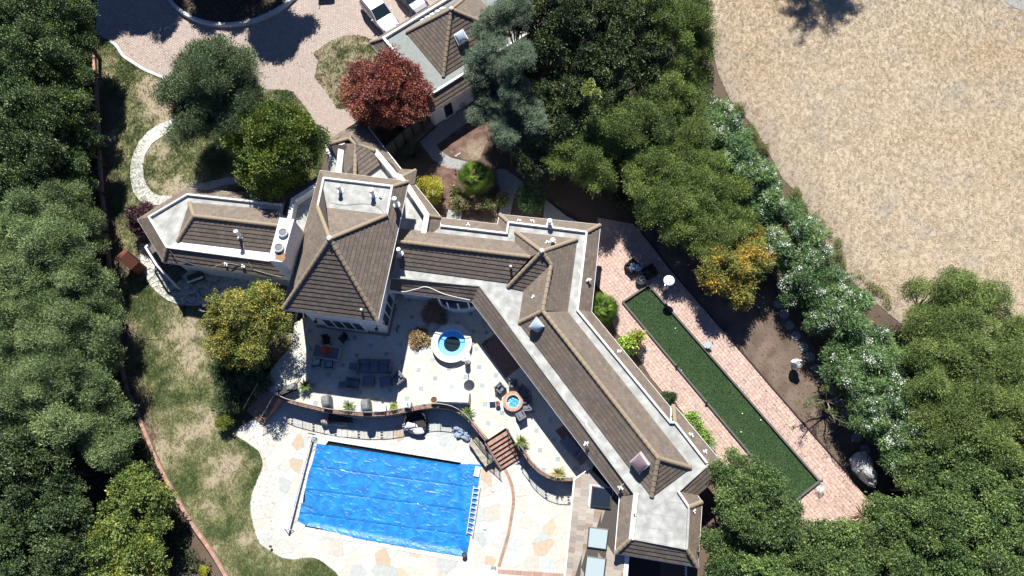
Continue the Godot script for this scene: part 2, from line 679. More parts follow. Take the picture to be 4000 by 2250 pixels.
func tuft_mesh(blades: int, tall: float, wide: float, lie: float, sd: int) -> ArrayMesh:
	var r := RandomNumberGenerator.new()
	r.seed = sd
	var b := MB.new()
	for i in blades:
		var an := r.randf() * TAU
		var d := Vector3(cos(an), 0, sin(an))
		var s := d.cross(Vector3.UP) * wide * r.randf_range(0.7, 1.3)
		var p := Vector3(r.randf_range(-1, 1), 0, r.randf_range(-1, 1)) * tall * 0.7
		var h := tall * r.randf_range(0.6, 1.3)
		var tip := p + Vector3.UP * h + d * h * lie * r.randf_range(0.4, 1.4)
		b.col = Color(1, 1, 1).lerp(Color(0.7, 0.7, 0.62), r.randf())
		b.tri(p - s, p + s, tip)
	return b.mesh(M.blade)


# thousands of tufts that nobody could count
func tufts(called: String, label: String, cat: String, poly: PackedVector2Array, count: int, m: Mesh, colour: Callable, lift: float, lo: float, hi: float, keep: Callable) -> void:
	var r := bounds(poly)
	var buf := PackedFloat32Array()
	var n := 0
	var tries := 0
	while n < count and tries < count * 6:
		tries += 1
		var x := rng.randf_range(r.position.x, r.end.x)
		var z := rng.randf_range(r.position.y, r.end.y)
		if not Geometry2D.is_point_in_polygon(Vector2(x, z), poly):
			continue
		var c: Color = colour.call(x, z)
		var k: float = keep.call(x, z, c)
		if rng.randf() > k:
			continue
		var an := rng.randf() * TAU
		var s := rng.randf_range(lo, hi)
		var cs := cos(an) * s
		var sn := sin(an) * s
		var l := rng.randf_range(0.75, 1.3)
		buf.append_array(PackedFloat32Array([cs, 0, sn, x, 0, s, 0, T(x, z) + lift, -sn, 0, cs, z, c.r * l, c.g * l, c.b * l, 1]))
		n += 1
	var mm := MultiMesh.new()
	mm.transform_format = MultiMesh.TRANSFORM_3D
	mm.use_colors = true
	mm.mesh = m
	mm.instance_count = n
	mm.buffer = buf
	var o := MultiMeshInstance3D.new()
	o.name = numbered(called)
	o.multimesh = mm
	add_child(o)
	tag(o, label, cat)
	stuff(o)


func build_ground() -> void:
	lawn_poly = G2(LAWN)
	field_poly = G2(FIELD)
	island_poly = G2(ISLAND)
	# the land: one sheet that reaches far beyond the frame
	var g := MB.new()
	var xs := []
	var zs := []
	for i in range(-150, -60, 15): xs.append(float(i))
	for i in range(-60, 60, 1): xs.append(float(i))
	for i in range(60, 151, 15): xs.append(float(i))
	for i in range(-150, -70, 16): zs.append(float(i))
	for i in range(-70, 20, 1): zs.append(float(i))
	for i in range(20, 121, 20): zs.append(float(i))
	var pit: PackedVector2Array = Geometry2D.offset_polygon(P2(POOL, 0.0), 0.75)[0]
	for i in xs.size() - 1:
		for j in zs.size() - 1:
			if Geometry2D.is_point_in_polygon(Vector2(xs[i] + 0.5, zs[j] + 0.5), pit):
				continue
			var q := [Vector2(xs[i], zs[j]), Vector2(xs[i + 1], zs[j]), Vector2(xs[i + 1], zs[j + 1]), Vector2(xs[i], zs[j + 1])]
			for k in [0, 1, 2, 0, 2, 3]:
				g.v.push_back(Vector3(q[k].x, T(q[k].x, q[k].y) - 0.05, q[k].y))
				g.n.push_back(Vector3.UP)
				g.c.push_back(dirt_colour(q[k].x, q[k].y))
	structure("ground", g, M.dirt)
	structure("lawn_ground", sheet(lawn_poly, -0.01, 0.5, lawn_colour), M.grass_sheet)
	structure("island_ground", sheet(island_poly, -0.01, 0.5, island_colour), M.grass_sheet)
	structure("field_ground", sheet(field_poly, -0.01, 0.9, field_colour), M.grass_sheet)
	var green := tuft_mesh(7, 0.075, 0.011, 0.6, 5)
	tufts("lawn_grass", "patchy short green and yellowing lawn grass beside the pool", "grass", lawn_poly, 70000, green, lawn_colour, -0.012, 0.7, 1.5, func(_x, _z, c): return clampf(1.5 - c.r * 3.4, 0.06, 1.0))
	tufts("island_grass", "thin dry grass of the rounded plot beside the paved drive", "grass", island_poly, 9000, green, island_colour, -0.012, 0.7, 1.4, func(_x, _z, c): return clampf(1.3 - c.r * 3.2, 0.2, 1.0))
	var straw := tuft_mesh(7, 0.085, 0.012, 1.2, 6)
	tufts("field_grass", "bleached dry straw grass covering the open field", "grass", field_poly, 100000, straw, func(x, z): return field_colour(x, z) * 1.08, -0.02, 0.6, 1.6, func(_x, _z, c): return clampf((c.r - 0.3) * 3.2, 0.08, 1.0))


# ------------------------------------------------------------------ paving
# one slab, its upper edge a little rounded: a polygon pulled in by the joint
func slab(poly: PackedVector2Array, y0: float, y1: float, joint: float) -> MB:
	var b := MB.new()
	b.prism(poly, y0, y1)
	return b


func shrink(poly: PackedVector2Array, by: float) -> Array:
	return Geometry2D.offset_polygon(poly, -by, Geometry2D.JOIN_MITER)


func clip_in(cell: PackedVector2Array, poly: PackedVector2Array) -> Array:
	var n := 0
	for q in cell:
		if Geometry2D.is_point_in_polygon(q, poly):
			n += 1
	if n == cell.size():
		return [cell]
	if n == 0:
		var c := Vector2.ZERO
		for q in cell:
			c += q / cell.size()
		if not Geometry2D.is_point_in_polygon(c, poly):
			return []
	return Geometry2D.intersect_polygons(cell, poly)


func area(poly: PackedVector2Array) -> float:
	var a := 0.0
	for i in poly.size():
		a += poly[i].cross(poly[(i + 1) % poly.size()])
	return absf(a) * 0.5


func centre(poly: PackedVector2Array) -> Vector2:
	var c := Vector2.ZERO
	for q in poly:
		c += q / poly.size()
	return c


# paving pieces: the ones that show largest become parts of the floor, the rest one joined part
func lay(parent: Node, called: String, pieces: Array, y0: float, y1: float, m: Material, most: int, eye_at: Vector2) -> void:
	if pieces.size() > most:
		pieces.sort_custom(func(a, b): return centre(a[0]).distance_squared_to(eye_at) < centre(b[0]).distance_squared_to(eye_at))
	var rest := MB.new()
	var k := 0
	for pc in pieces:
		var poly: PackedVector2Array = pc[0]
		if poly.size() < 3 or area(poly) < 0.0015:
			continue
		var lift := rng.randf_range(-0.004, 0.004)
		if k < most:
			var b := MB.new()
			b.col = pc[1]
			var c := centre(poly)
			var loc := PackedVector2Array()
			for q in poly:
				loc.push_back(q - c)
			b.prism(loc, y0, y1 + lift)
			var o := put(called, b, m, parent)
			o.position = Vector3(c.x, 0, c.y)
		else:
			rest.col = pc[1]
			rest.prism(poly, y0, y1 + lift)
		k += 1
	if rest.v.size() > 0:
		stuff(put(called + "_field", rest, m, parent))


# irregular flagstones: cells of a jittered pattern, clipped to the outline
func flags(poly: PackedVector2Array, holes: Array, size: float, sd: int, mild := false) -> Array:
	var r := RandomNumberGenerator.new()
	r.seed = sd
	var bb := bounds(poly).grow(size)
	var seeds := []
	var nx := int(bb.size.x / size) + 1
	var nz := int(bb.size.y / (size * 0.87)) + 1
	var grid := {}
	for j in nz:
		for i in nx:
			var q := bb.position + Vector2((i + (0.5 if j % 2 == 1 else 0.0)) * size, j * size * 0.87)
			q += Vector2(r.randf_range(-0.42, 0.42), r.randf_range(-0.42, 0.42)) * size
			grid[Vector2i(i, j)] = q
	var tones := [Color(0.6, 0.58, 0.53), Color(0.6, 0.585, 0.54), Color(0.56, 0.57, 0.55), Color(0.62, 0.6, 0.55), Color(0.6, 0.56, 0.49), Color(0.53, 0.56, 0.55), Color(0.63, 0.61, 0.55), Color(0.61, 0.585, 0.53)]
	var out := []
	for key in grid:
		var q: Vector2 = grid[key]
		var cell := PackedVector2Array([q + Vector2(-2, -2) * size, q + Vector2(2, -2) * size, q + Vector2(2, 2) * size, q + Vector2(-2, 2) * size])
		for dj in range(-2, 3):
			for di in range(-2, 3):
				var k2: Vector2i = key + Vector2i(di, dj)
				if k2 == key or not grid.has(k2):
					continue
				var o: Vector2 = grid[k2]
				cell = half_plane(cell, (q + o) * 0.5, (q - o).normalized())
				if cell.size() < 3:
					break
		if cell.size() < 3:
			continue
		var tone: Color = tones[r.randi() % tones.size()]
		if r.randf() < 0.05:
			tone = Color(0.55, 0.44, 0.33)
		elif r.randf() < 0.08:
			tone = Color(0.5, 0.54, 0.53)
		tone = tone * r.randf_range(0.74, 0.92)
		if mild:
			tone = tone.lerp(Color(0.58, 0.575, 0.54), 0.85)
		for part in clip_in(cell, poly):
			var left := [part]
			for h in holes:
				var nxt := []
				for l in left:
					nxt.append_array(Geometry2D.clip_polygons(l, h))
				left = nxt
			for l in left:
				for s in shrink(l, 0.007):
					out.append([s, tone])
	return out


# keeps the side of a convex polygon that the normal points to
func half_plane(poly: PackedVector2Array, p: Vector2, n: Vector2) -> PackedVector2Array:
	var out := PackedVector2Array()
	for i in poly.size():
		var a := poly[i]
		var b := poly[(i + 1) % poly.size()]
		var da := (a - p).dot(n)
		var db := (b - p).dot(n)
		if da >= 0.0:
			out.push_back(a)
		if (da > 0.0 and db < 0.0) or (da < 0.0 and db > 0.0):
			out.push_back(a.lerp(b, da / (da - db)))
	return out


# rows of pavers at an angle, in running bond
func pavers(poly: PackedVector2Array, holes: Array, w: float, h: float, turn: float, tones: Array, gap := 0.008, mixed := false) -> Array:
	var out := []
	var e1 := Vector2(cos(turn), sin(turn))
	var e2 := Vector2(-e1.y, e1.x)
	var loc := PackedVector2Array()
	for q in poly:
		loc.push_back(Vector2(q.dot(e1), q.dot(e2)))
	var bb := bounds(loc)
	var j := 0
	var y := bb.position.y
	while y < bb.end.y:
		var x := bb.position.x - (w * 0.5 if j % 2 == 1 else 0.0)
		while x < bb.end.x:
			var ww := w
			if mixed:
				ww = w * ([0.66, 1.0, 1.0, 1.34][rng.randi() % 4])
			var c := [Vector2(x + gap, y + gap), Vector2(x + ww - gap, y + gap), Vector2(x + ww - gap, y + h - gap), Vector2(x + gap, y + h - gap)]
			var cell := PackedVector2Array()
			for q in c:
				cell.push_back(e1 * q.x + e2 * q.y)
			var tone: Color = tones[rng.randi() % tones.size()] * rng.randf_range(0.93, 1.07)
			for part in clip_in(cell, poly):
				var left := [part]
				for hole in holes:
					var nxt := []
					for l in left:
						nxt.append_array(Geometry2D.clip_polygons(l, hole))
					left = nxt
				for l in left:
					out.append([l, tone])
			x += ww
		y += h
		j += 1
	return out


const DECK_EDGE := [[1079, 1549], [1120, 1569], [1166, 1583], [1232, 1599], [1293, 1612], [1354, 1618], [1415, 1624], [1475, 1624], [1536, 1618], [1620, 1602], [1670, 1594], [1714, 1592], [1766, 1601], [1807, 1624], [1838, 1655], [1869, 1692], [1896, 1724]]
const DECK_EDGE_2 := [[2024, 1749], [2049, 1781], [2065, 1806], [2088, 1831], [2110, 1849], [2133, 1863], [2163, 1874], [2197, 1878], [2240, 1877]]
const POOL_EDGE := [[905, 1690], [1000, 1754], [1018, 1780], [1025, 1805], [1021, 1836], [1005, 1873], [983, 1930], [977, 1981], [986, 2038], [1010, 2116], [1041, 2142], [1088, 2173], [1140, 2186], [1207, 2178], [1248, 2188], [1290, 2219], [1321, 2250], [1345, 2330]]
# water's edge of the pool under its cover
const POOL := [[1283, 1722], [1800, 1807], [1826, 2175], [1192, 2058], [1181, 1980], [1186, 1935], [1215, 1820]]
const SPA := [1764.0, 1339.0]

var deck_poly: PackedVector2Array
var edge_1: PackedVector2Array
var edge_2: PackedVector2Array
var pool_poly: PackedVector2Array


func build_paving() -> void:
	# ---- drive: pavers, and the herringbone walk to the door
	var dp := G2(DRIVE)
	planter_circle()
	var ring := circle(planter_c, planter_r, 48)
	var b := MB.new()
	b.prism(dp, 1.0, DECK - 0.02)
	var drive := structure("drive", b, M.joint)
	var grey := [Color(0.36, 0.29, 0.255), Color(0.39, 0.31, 0.27), Color(0.34, 0.285, 0.255), Color(0.41, 0.315, 0.27), Color(0.37, 0.305, 0.275)]
	var walk := G2([[1040, 200], [1223, 212], [1243, 238], [1228, 300], [1318, 424], [1383, 432], [1414, 478], [1340, 560], [1287, 560], [1173, 391], [1119, 352], [1000, 345]])
	var court := Geometry2D.clip_polygons(dp, walk)
	var ps := pavers(walk, [], 0.22, 0.11, 0.75, grey, 0.006)
	for c in court:
		if not Geometry2D.is_polygon_clockwise(c) or court.size() == 1:
			ps.append_array(pavers(c, [ring], 0.3, 0.2, 0.6, grey))
	lay(drive, "paver", ps, 1.05, DECK, M.stone, 300, Vector2(-18, -36))
	# asphalt lane beyond the drive
	b = MB.new()
	b.prism(G2([[150, -320], [320, -20], [345, 60], [352, 120], [373, 130], [383, 0], [383, -320]]), 1.0, DECK - 0.006)
	structure("road", b, M.asphalt)
	# round planter with a pale kerb
	var planter := thing("round_planter", "large round planter with a pale concrete kerb on the paved drive", "planter")
	b = MB.new()
	var c0 := planter_c
	var rr := planter_r
	b.lathe(Vector3(c0.x, DECK - 0.05, c0.z), [[rr - 0.34, 0.0], [rr - 0.34, 0.42], [rr - 0.3, 0.45], [rr - 0.04, 0.45], [rr, 0.41], [rr + 0.01, 0.0]], 96)
	put("kerb", b, M.pale_concrete, planter)
	b = MB.new()
	b.col = Color(0.08, 0.06, 0.045)
	b.prism(circle(c0, rr - 0.34, 48), DECK - 0.02, DECK + 0.22)
	put("soil", b, M.dirt, planter)
	# pale edging along the lawn side of the drive
	var ed := G2([[430, 160], [455, 179], [481, 217], [518, 243], [569, 274], [631, 300], [690, 325]])
	b = MB.new()
	var e3 := smooth_line(ed, 4)
	for i in e3.size() - 1:
		var d := (e3[i + 1] - e3[i])
		b.box(Vector3(e3[i].x + d.x * 0.5, DECK - 0.1, e3[i].y + d.y * 0.5), Vector3(d.x, 0, d.y) * 0.5, Vector3(-d.y, 0, d.x).normalized() * 0.14, 0.16)
	structure("drive_kerb", b, M.pale_concrete)
	# ---- flagstone path through the lawn, and the small patio below the west wing
	var path := G2([[626, 484], [580, 512], [543, 554], [518, 606], [509, 652], [510, 699], [520, 750], [543, 781], [569, 802], [640, 800], [688, 763], [668, 768], [621, 763], [593, 750], [575, 725], [562, 694], [559, 647], [569, 600], [595, 559], [634, 533], [690, 500], [680, 465]])
	flag_floor("flagstone_path", path, 0.62, 31)
	var path2 := G2([[688, 763], [750, 725], [880, 694], [1000, 688], [1120, 690], [1120, 720], [1000, 712], [880, 722], [760, 756]])
	flag_floor("shaded_path", path2, 0.6, 32)
	var patio := G2([[543, 952], [546, 983], [551, 1024], [564, 1066], [585, 1112], [621, 1149], [657, 1174], [696, 1190], [745, 1195], [807, 1193], [870, 1195], [930, 1150], [1040, 1110], [1060, 1060], [640, 1000], [600, 950]])
	flag_floor("small_patio", patio, 0.62, 33)
	# ---- pool terrace of pale flagstones
	pool_poly = P2(POOL, 0.0)
	var pe := smooth_line(P2(POOL_EDGE, 0.0), 3)
	var terr := PackedVector2Array(pe)
	for q in [[2230, 2330], [2260, 1880]]:
		var w := U(q[0], q[1], 0.0)
		terr.push_back(Vector2(w.x, w.z))
	edge_1 = smooth_line(P2(DECK_EDGE, DECK + 0.1), 4)
	edge_2 = smooth_line(P2(DECK_EDGE_2, DECK + 0.1), 4)
	for i in range(edge_2.size() - 1, -1, -1):
		terr.push_back(edge_2[i])
	for i in range(edge_1.size() - 1, -1, -1):
		terr.push_back(edge_1[i])
	b = MB.new()
	# base under the stones, with the pool cut out of it: strips round the pool
	var base_parts := cut_out(terr, pool_poly)
	for part in base_parts:
		b.prism(part, -0.25, -0.012)
	var terrace := structure("pool_terrace", b, M.pale_joint)
	var coping := Geometry2D.offset_polygon(pool_poly, 0.42, Geometry2D.JOIN_MITER)[0]
	var band := brick_band_path()
	var fl := []
	fl = flags(terr, [coping, band], 1.0, 34)
	lay(terrace, "flagstone", fl, -0.2, 0.0, M.stone, 300, Vector2(-6, -4))
	# coping stones round the pool
	var cop := []
	for i in pool_poly.size():
		var a := pool_poly[i]
		var d := pool_poly[(i + 1) % pool_poly.size()]
		var a2 := coping[nearest(coping, a)]
		var d2 := coping[nearest(coping, d)]
		var n := maxi(1, int(round(a.distance_to(d) / 0.95)))
		for k in n:
			var t0 := float(k) / n + 0.004
			var t1 := float(k + 1) / n - 0.004
			cop.append([PackedVector2Array([a.lerp(d, t0), a.lerp(d, t1), a2.lerp(d2, t1), a2.lerp(d2, t0)]), Color(0.6, 0.6, 0.57) * rng.randf_range(0.92, 1.05)])
	lay(terrace, "coping_stone", cop, -0.2, 0.02, M.stone, 300, Vector2.ZERO)
	# a curved band of bricks through the terrace
	var bl := smooth_line(P2([[1972, 1832], [1990, 1870], [2002, 1910], [2006, 1960], [1998, 2020], [1985, 2090], [1968, 2150], [1948, 2215]], 0.0), 8)
	brick_row(terrace, bl, 0.22, 0.105, -0.2, 0.004)
	bl = P2([[1948, 2232], [2060, 2240], [2210, 2250]], 0.0)
	brick_row(terrace, bl, 0.3, 0.105, -0.2, 0.012)
	# ---- upper terrace: cream squares with small blue-grey insets
	deck_poly = PackedVector2Array()
	deck_poly.append_array(edge_1)
	for q in [[1896, 1724], [1975, 1672], [2024, 1749]]:
		var w := U(q[0], q[1], DECK)
		deck_poly.push_back(Vector2(w.x, w.z))
	deck_poly.append_array(edge_2)
	for q in [[2310, 1840], [2330, 1790], [1900, 1195], [1560, 1130], [1500, 1200], [1400, 1240], [1215, 1225], [1150, 1262], [1140, 1350], [1060, 1440], [1036, 1512]]:
		var w := U(q[0], q[1], DECK)
		deck_poly.push_back(Vector2(w.x, w.z))
	b = MB.new()
	b.prism(deck_poly, -0.3, DECK - 0.02)
	var deck := structure("upper_terrace", b, M.pale_joint)
	lay_deck(deck)
	# ---- court: pinkish pavers round an artificial turf lane
	var cp := P2([[2335, 850], [2476, 875], [2538, 948], [2621, 1056], [2724, 1176], [2828, 1296], [2932, 1415], [3010, 1507], [3119, 1632], [3233, 1762], [3311, 1850], [3404, 1959], [3412, 2010], [3330, 2060], [3150, 2075], [3000, 2050], [2850, 1880], [2813, 1800], [2787, 1759], [2657, 1598], [2585, 1526], [2543, 1475], [2492, 1392], [2404, 1293], [2357, 1143], [2320, 1100]], DECK)
	b = MB.new()
	b.prism(cp, 0.9, DECK - 0.02)
	var court_floor := structure("court_pavement", b, M.joint)
	var turf := P2([[2533, 1115], [2432, 1182], [3090, 1968], [3199, 1880]], DECK)
	var pink := [Color(0.5, 0.35, 0.29), Color(0.53, 0.37, 0.31), Color(0.48, 0.33, 0.285), Color(0.52, 0.38, 0.32), Color(0.46, 0.33, 0.285)]
	var dir := (turf[2] - turf[1]).angle()
	lay(court_floor, "paver", pavers(cp, [turf], 0.34, 0.27, dir, pink, 0.009, true), 1.0, DECK, M.stone, 300, Vector2(11, -11))
	b = MB.new()
	b.col = Color(0.045, 0.1, 0.035)
	b.prism(turf, 1.0, DECK - 0.01)
	var tf := structure("turf_lane", b, M.dirt)
	var tm := tuft_mesh(9, 0.03, 0.006, 0.5, 9)
	tufts("artificial_turf", "dense green artificial turf of the long bowling lane", "turf", turf, 26000, tm, func(x, z): return Color(0.05, 0.115, 0.038).lerp(Color(0.1, 0.17, 0.07), clampf(0.5 + 0.9 * noise_a.get_noise_2d(x * 2.0, z * 2.0) + 0.4 * noise_b.get_noise_2d(x, z), 0, 1)), -0.012, 0.8, 1.6, func(_x, _z, _c): return 1.0)
	# timber kerb round the lane: four boards of one frame
	var fr := thing("lane_frame", "low dark timber border framing the green turf lane", "border")
	for i in 4:
		var a := turf[i]
		var d := turf[(i + 1) % 4]
		var n := maxi(1, int(round(a.distance_to(d) / 3.6)))
		for k in n:
			var p0 := a.lerp(d, float(k) / n)
			var p1 := a.lerp(d, float(k + 1) / n)
			var m2 := MB.new()
			var mid := (p0 + p1) * 0.5
			var ax := (p1 - p0) * 0.5
			ax = ax * (1.0 - 0.006 / ax.length())
			m2.bevel_box(Vector3(mid.x, DECK - 0.04, mid.y), Vector3(ax.x, 0, ax.y), Vector3(-ax.y, 0, ax.x).normalized() * 0.075, 0.22, 0.012)
			put("board", m2, M.grey_wood, fr)
	# edging between court and planting bed
	var ce := P2([[2476, 875], [2538, 948], [2621, 1056], [2724, 1176], [2828, 1296], [2932, 1415], [3010, 1507], [3119, 1632], [3233, 1762], [3311, 1850], [3404, 1959]], DECK)
	var ke := thing("timber_edging", "long dark timber edging between pink court pavers and mulch bed", "edging")
	for i in ce.size() - 1:
		var m2 := MB.new()
		var mid := (ce[i] + ce[i + 1]) * 0.5
		var ax := (ce[i + 1] - ce[i]) * 0.497
		m2.bevel_box(Vector3(mid.x, DECK - 0.1, mid.y), Vector3(ax.x, 0, ax.y), Vector3(-ax.y, 0, ax.x).normalized() * 0.05, 0.2, 0.01)
		put("board", m2, M.dark_wood, ke)
	# ---- concrete walks in the shaded garden
	for w in [["garden_walk", [[1640, 555], [1700, 500], [1790, 455], [1830, 478], [1740, 540], [1705, 565], [1722, 590], [1760, 615], [1830, 632], [1830, 660], [1800, 668], [1735, 655], [1690, 622]]], ["garden_walk", [[1925, 660], [1975, 660], [2045, 712], [2010, 760], [1992, 845], [1950, 845], [1955, 740]]], ["garden_walk", [[2130, 780], [2215, 850], [2300, 890], [2240, 905], [2120, 870]]], ["stepping_pad", [[1752, 822], [1806, 828], [1800, 862], [1744, 855]]]]:
		var wp := G2(w[1])
		var parts := MB.new()
		parts.prism(wp, DECK - 0.35, DECK - 0.01)
		structure(w[0], parts, M.concrete)
	# mulch spread in the courtyard bed
	mulch_poly = G2([[1640, 720], [1690, 640], [1760, 660], [1850, 670], [1900, 560], [1905, 500], [1830, 480], [1740, 545], [1770, 610], [1930, 650], [1960, 740], [1950, 840], [1720, 830]])
	structure("mulch_bed", sheet(mulch_poly, -0.03, 0.3, mulch_colour), M.dirt)
	var bark := tuft_mesh(9, 0.06, 0.02, 2.5, 12)
	tufts("bark_mulch", "reddish bark chips spread over the courtyard bed", "mulch", mulch_poly, 9000, bark, func(x, z): return mulch_colour(x, z) * 1.25, -0.03, 0.5, 1.2, func(x, z, _c): return 1.0 - 0.85 * bare_share(x, z))
	structure("court_bed", sheet(G2([[2476, 870], [2620, 800], [2900, 900], [3050, 1200], [3300, 1500], [3500, 1800], [3500, 2000], [3404, 1965], [3233, 1766], [3010, 1512], [2828, 1300], [2621, 1060]]), -0.03, 0.6, func(x, z): return Color(0.12, 0.085, 0.065).lerp(Color(0.26, 0.19, 0.15), clampf(0.45 + 1.0 * noise_b.get_noise_2d(x, z), 0, 1))), M.dirt)
	# gravel verge at the far corner of the field
	b = MB.new()
	b.prism(G2([[3890, -60], [3925, 5], [3960, 30], [4060, 60], [4300, 120], [4300, -60]]), 1.0, DECK + 0.02)
	structure("gravel_verge", b, M.concrete)


var mulch_poly: PackedVector2Array


# where the mulch has worn away to sandy soil
func bare_share(x: float, z: float) -> float:
	var c := G(1868, 592)
	return clampf(1.5 - Vector2(x - c.x, (z - c.z) * 1.2).length() / 1.2 + 0.7 * noise_b.get_noise_2d(x * 1.5, z * 1.5), 0, 1)


func mulch_colour(x: float, z: float) -> Color:
	var c := Color(0.12, 0.06, 0.045).lerp(Color(0.25, 0.16, 0.13), clampf(0.5 + 1.1 * noise_b.get_noise_2d(x * 2.0, z * 2.0), 0, 1))
	return c.lerp(Color(0.32, 0.26, 0.19), bare_share(x, z))


var planter_c: Vector3
var planter_r: float


# the kerb of the round planter, from three points on its upper edge
func planter_circle() -> void:
	var a := xz(U(655, 0, DECK + 0.4))
	var b := xz(U(895, 98, DECK + 0.4))
	var d := xz(U(1137, 0, DECK + 0.4))
	var k := 2.0 * (a.x * (b.y - d.y) + b.x * (d.y - a.y) + d.x * (a.y - b.y))
	var ux := (a.length_squared() * (b.y - d.y) + b.length_squared() * (d.y - a.y) + d.length_squared() * (a.y - b.y)) / k
	var uz := (a.length_squared() * (d.x - b.x) + b.length_squared() * (a.x - d.x) + d.length_squared() * (b.x - a.x)) / k
	planter_c = Vector3(ux, DECK, uz)
	planter_r = Vector2(ux, uz).distance_to(a)


func circle(c: Vector3, r: float, n: int) -> PackedVector2Array:
	var o := PackedVector2Array()
	for i in n:
		o.push_back(Vector2(c.x + cos(TAU * i / n) * r, c.z + sin(TAU * i / n) * r))
	return o


func nearest(poly: PackedVector2Array, p: Vector2) -> int:
	var best := 0
	for i in poly.size():
		if poly[i].distance_squared_to(p) < poly[best].distance_squared_to(p):
			best = i
	return best


# a polygon with a hole, as two simple polygons
func cut_out(poly: PackedVector2Array, hole: PackedVector2Array) -> Array:
	var h := bounds(hole)
	var mid := h.get_center().x
	var big := bounds(poly).grow(2.0)
	var out := []
	for side in [[big.position.x, mid], [mid, big.end.x]]:
		var win := PackedVector2Array([Vector2(side[0], big.position.y), Vector2(side[1], big.position.y), Vector2(side[1], big.end.y), Vector2(side[0], big.end.y)])
		for a in Geometry2D.intersect_polygons(poly, win):
			out.append_array(Geometry2D.clip_polygons(a, hole))
	return out


func flag_floor(called: String, poly: PackedVector2Array, size: float, sd: int) -> void:
	var c := centre(poly)
	var b := sheet(poly, 0.0, 0.7, func(_x, _z): return Color(0.53, 0.515, 0.475))
	var f := structure(called, b, M.dirt)
	for pc in flags(poly, [], size, sd, true):
		var pl: PackedVector2Array = pc[0]
		if area(pl) < 0.004:
			continue
		var m := MB.new()
		m.col = pc[1]
		var q := centre(pl)
		var y := T(q.x, q.y)
		var loc := PackedVector2Array()
		for p in pl:
			loc.push_back(p - q)
		m.prism(loc, -0.06, 0.03)
		put("flagstone", m, M.stone, f).position = Vector3(q.x, y, q.y)


func brick_colour() -> Color:
	var t: Color = [Color(0.44, 0.25, 0.19), Color(0.48, 0.29, 0.22), Color(0.4, 0.22, 0.17), Color(0.42, 0.29, 0.23), Color(0.36, 0.24, 0.19)][rng.randi() % 5]
	return t * rng.randf_range(0.9, 1.1)


# bricks laid side by side across a line
func brick_row(parent: Node, line: PackedVector2Array, across: float, each: float, y0: float, y1: float) -> void:
	var walked := 0.0
	var at := 0.0
	for i in line.size() - 1:
		var a := line[i]
		var d := line[i + 1] - a
		var l := d.length()
		while at < walked + l:
			var p := a + d * ((at - walked) / l)
			var t := d / l
			var b := MB.new()
			b.col = brick_colour()
			b.box(Vector3.ZERO, Vector3(t.x, 0, t.y) * (each * 0.5 - 0.006), Vector3(-t.y, 0, t.x) * across * 0.5, y1 - y0 + rng.randf_range(-0.003, 0.003))
			put("brick", b, M.brick, parent).position = Vector3(p.x, y0, p.y)
			at += each
		walked += l


func brick_band_path() -> PackedVector2Array:
	var bl := smooth_line(P2([[1968, 1822], [1990, 1870], [2002, 1910], [2006, 1960], [1998, 2020], [1985, 2090], [1968, 2150], [1948, 2225]], 0.0), 8)
	var l := PackedVector2Array()
	var r := PackedVector2Array()
	for i in bl.size():
		var t := (bl[mini(i + 1, bl.size() - 1)] - bl[maxi(i - 1, 0)]).normalized() * 0.125
		l.push_back(bl[i] + Vector2(-t.y, t.x))
		r.push_back(bl[i] - Vector2(-t.y, t.x))
	r.reverse()
	l.append_array(r)
	return l


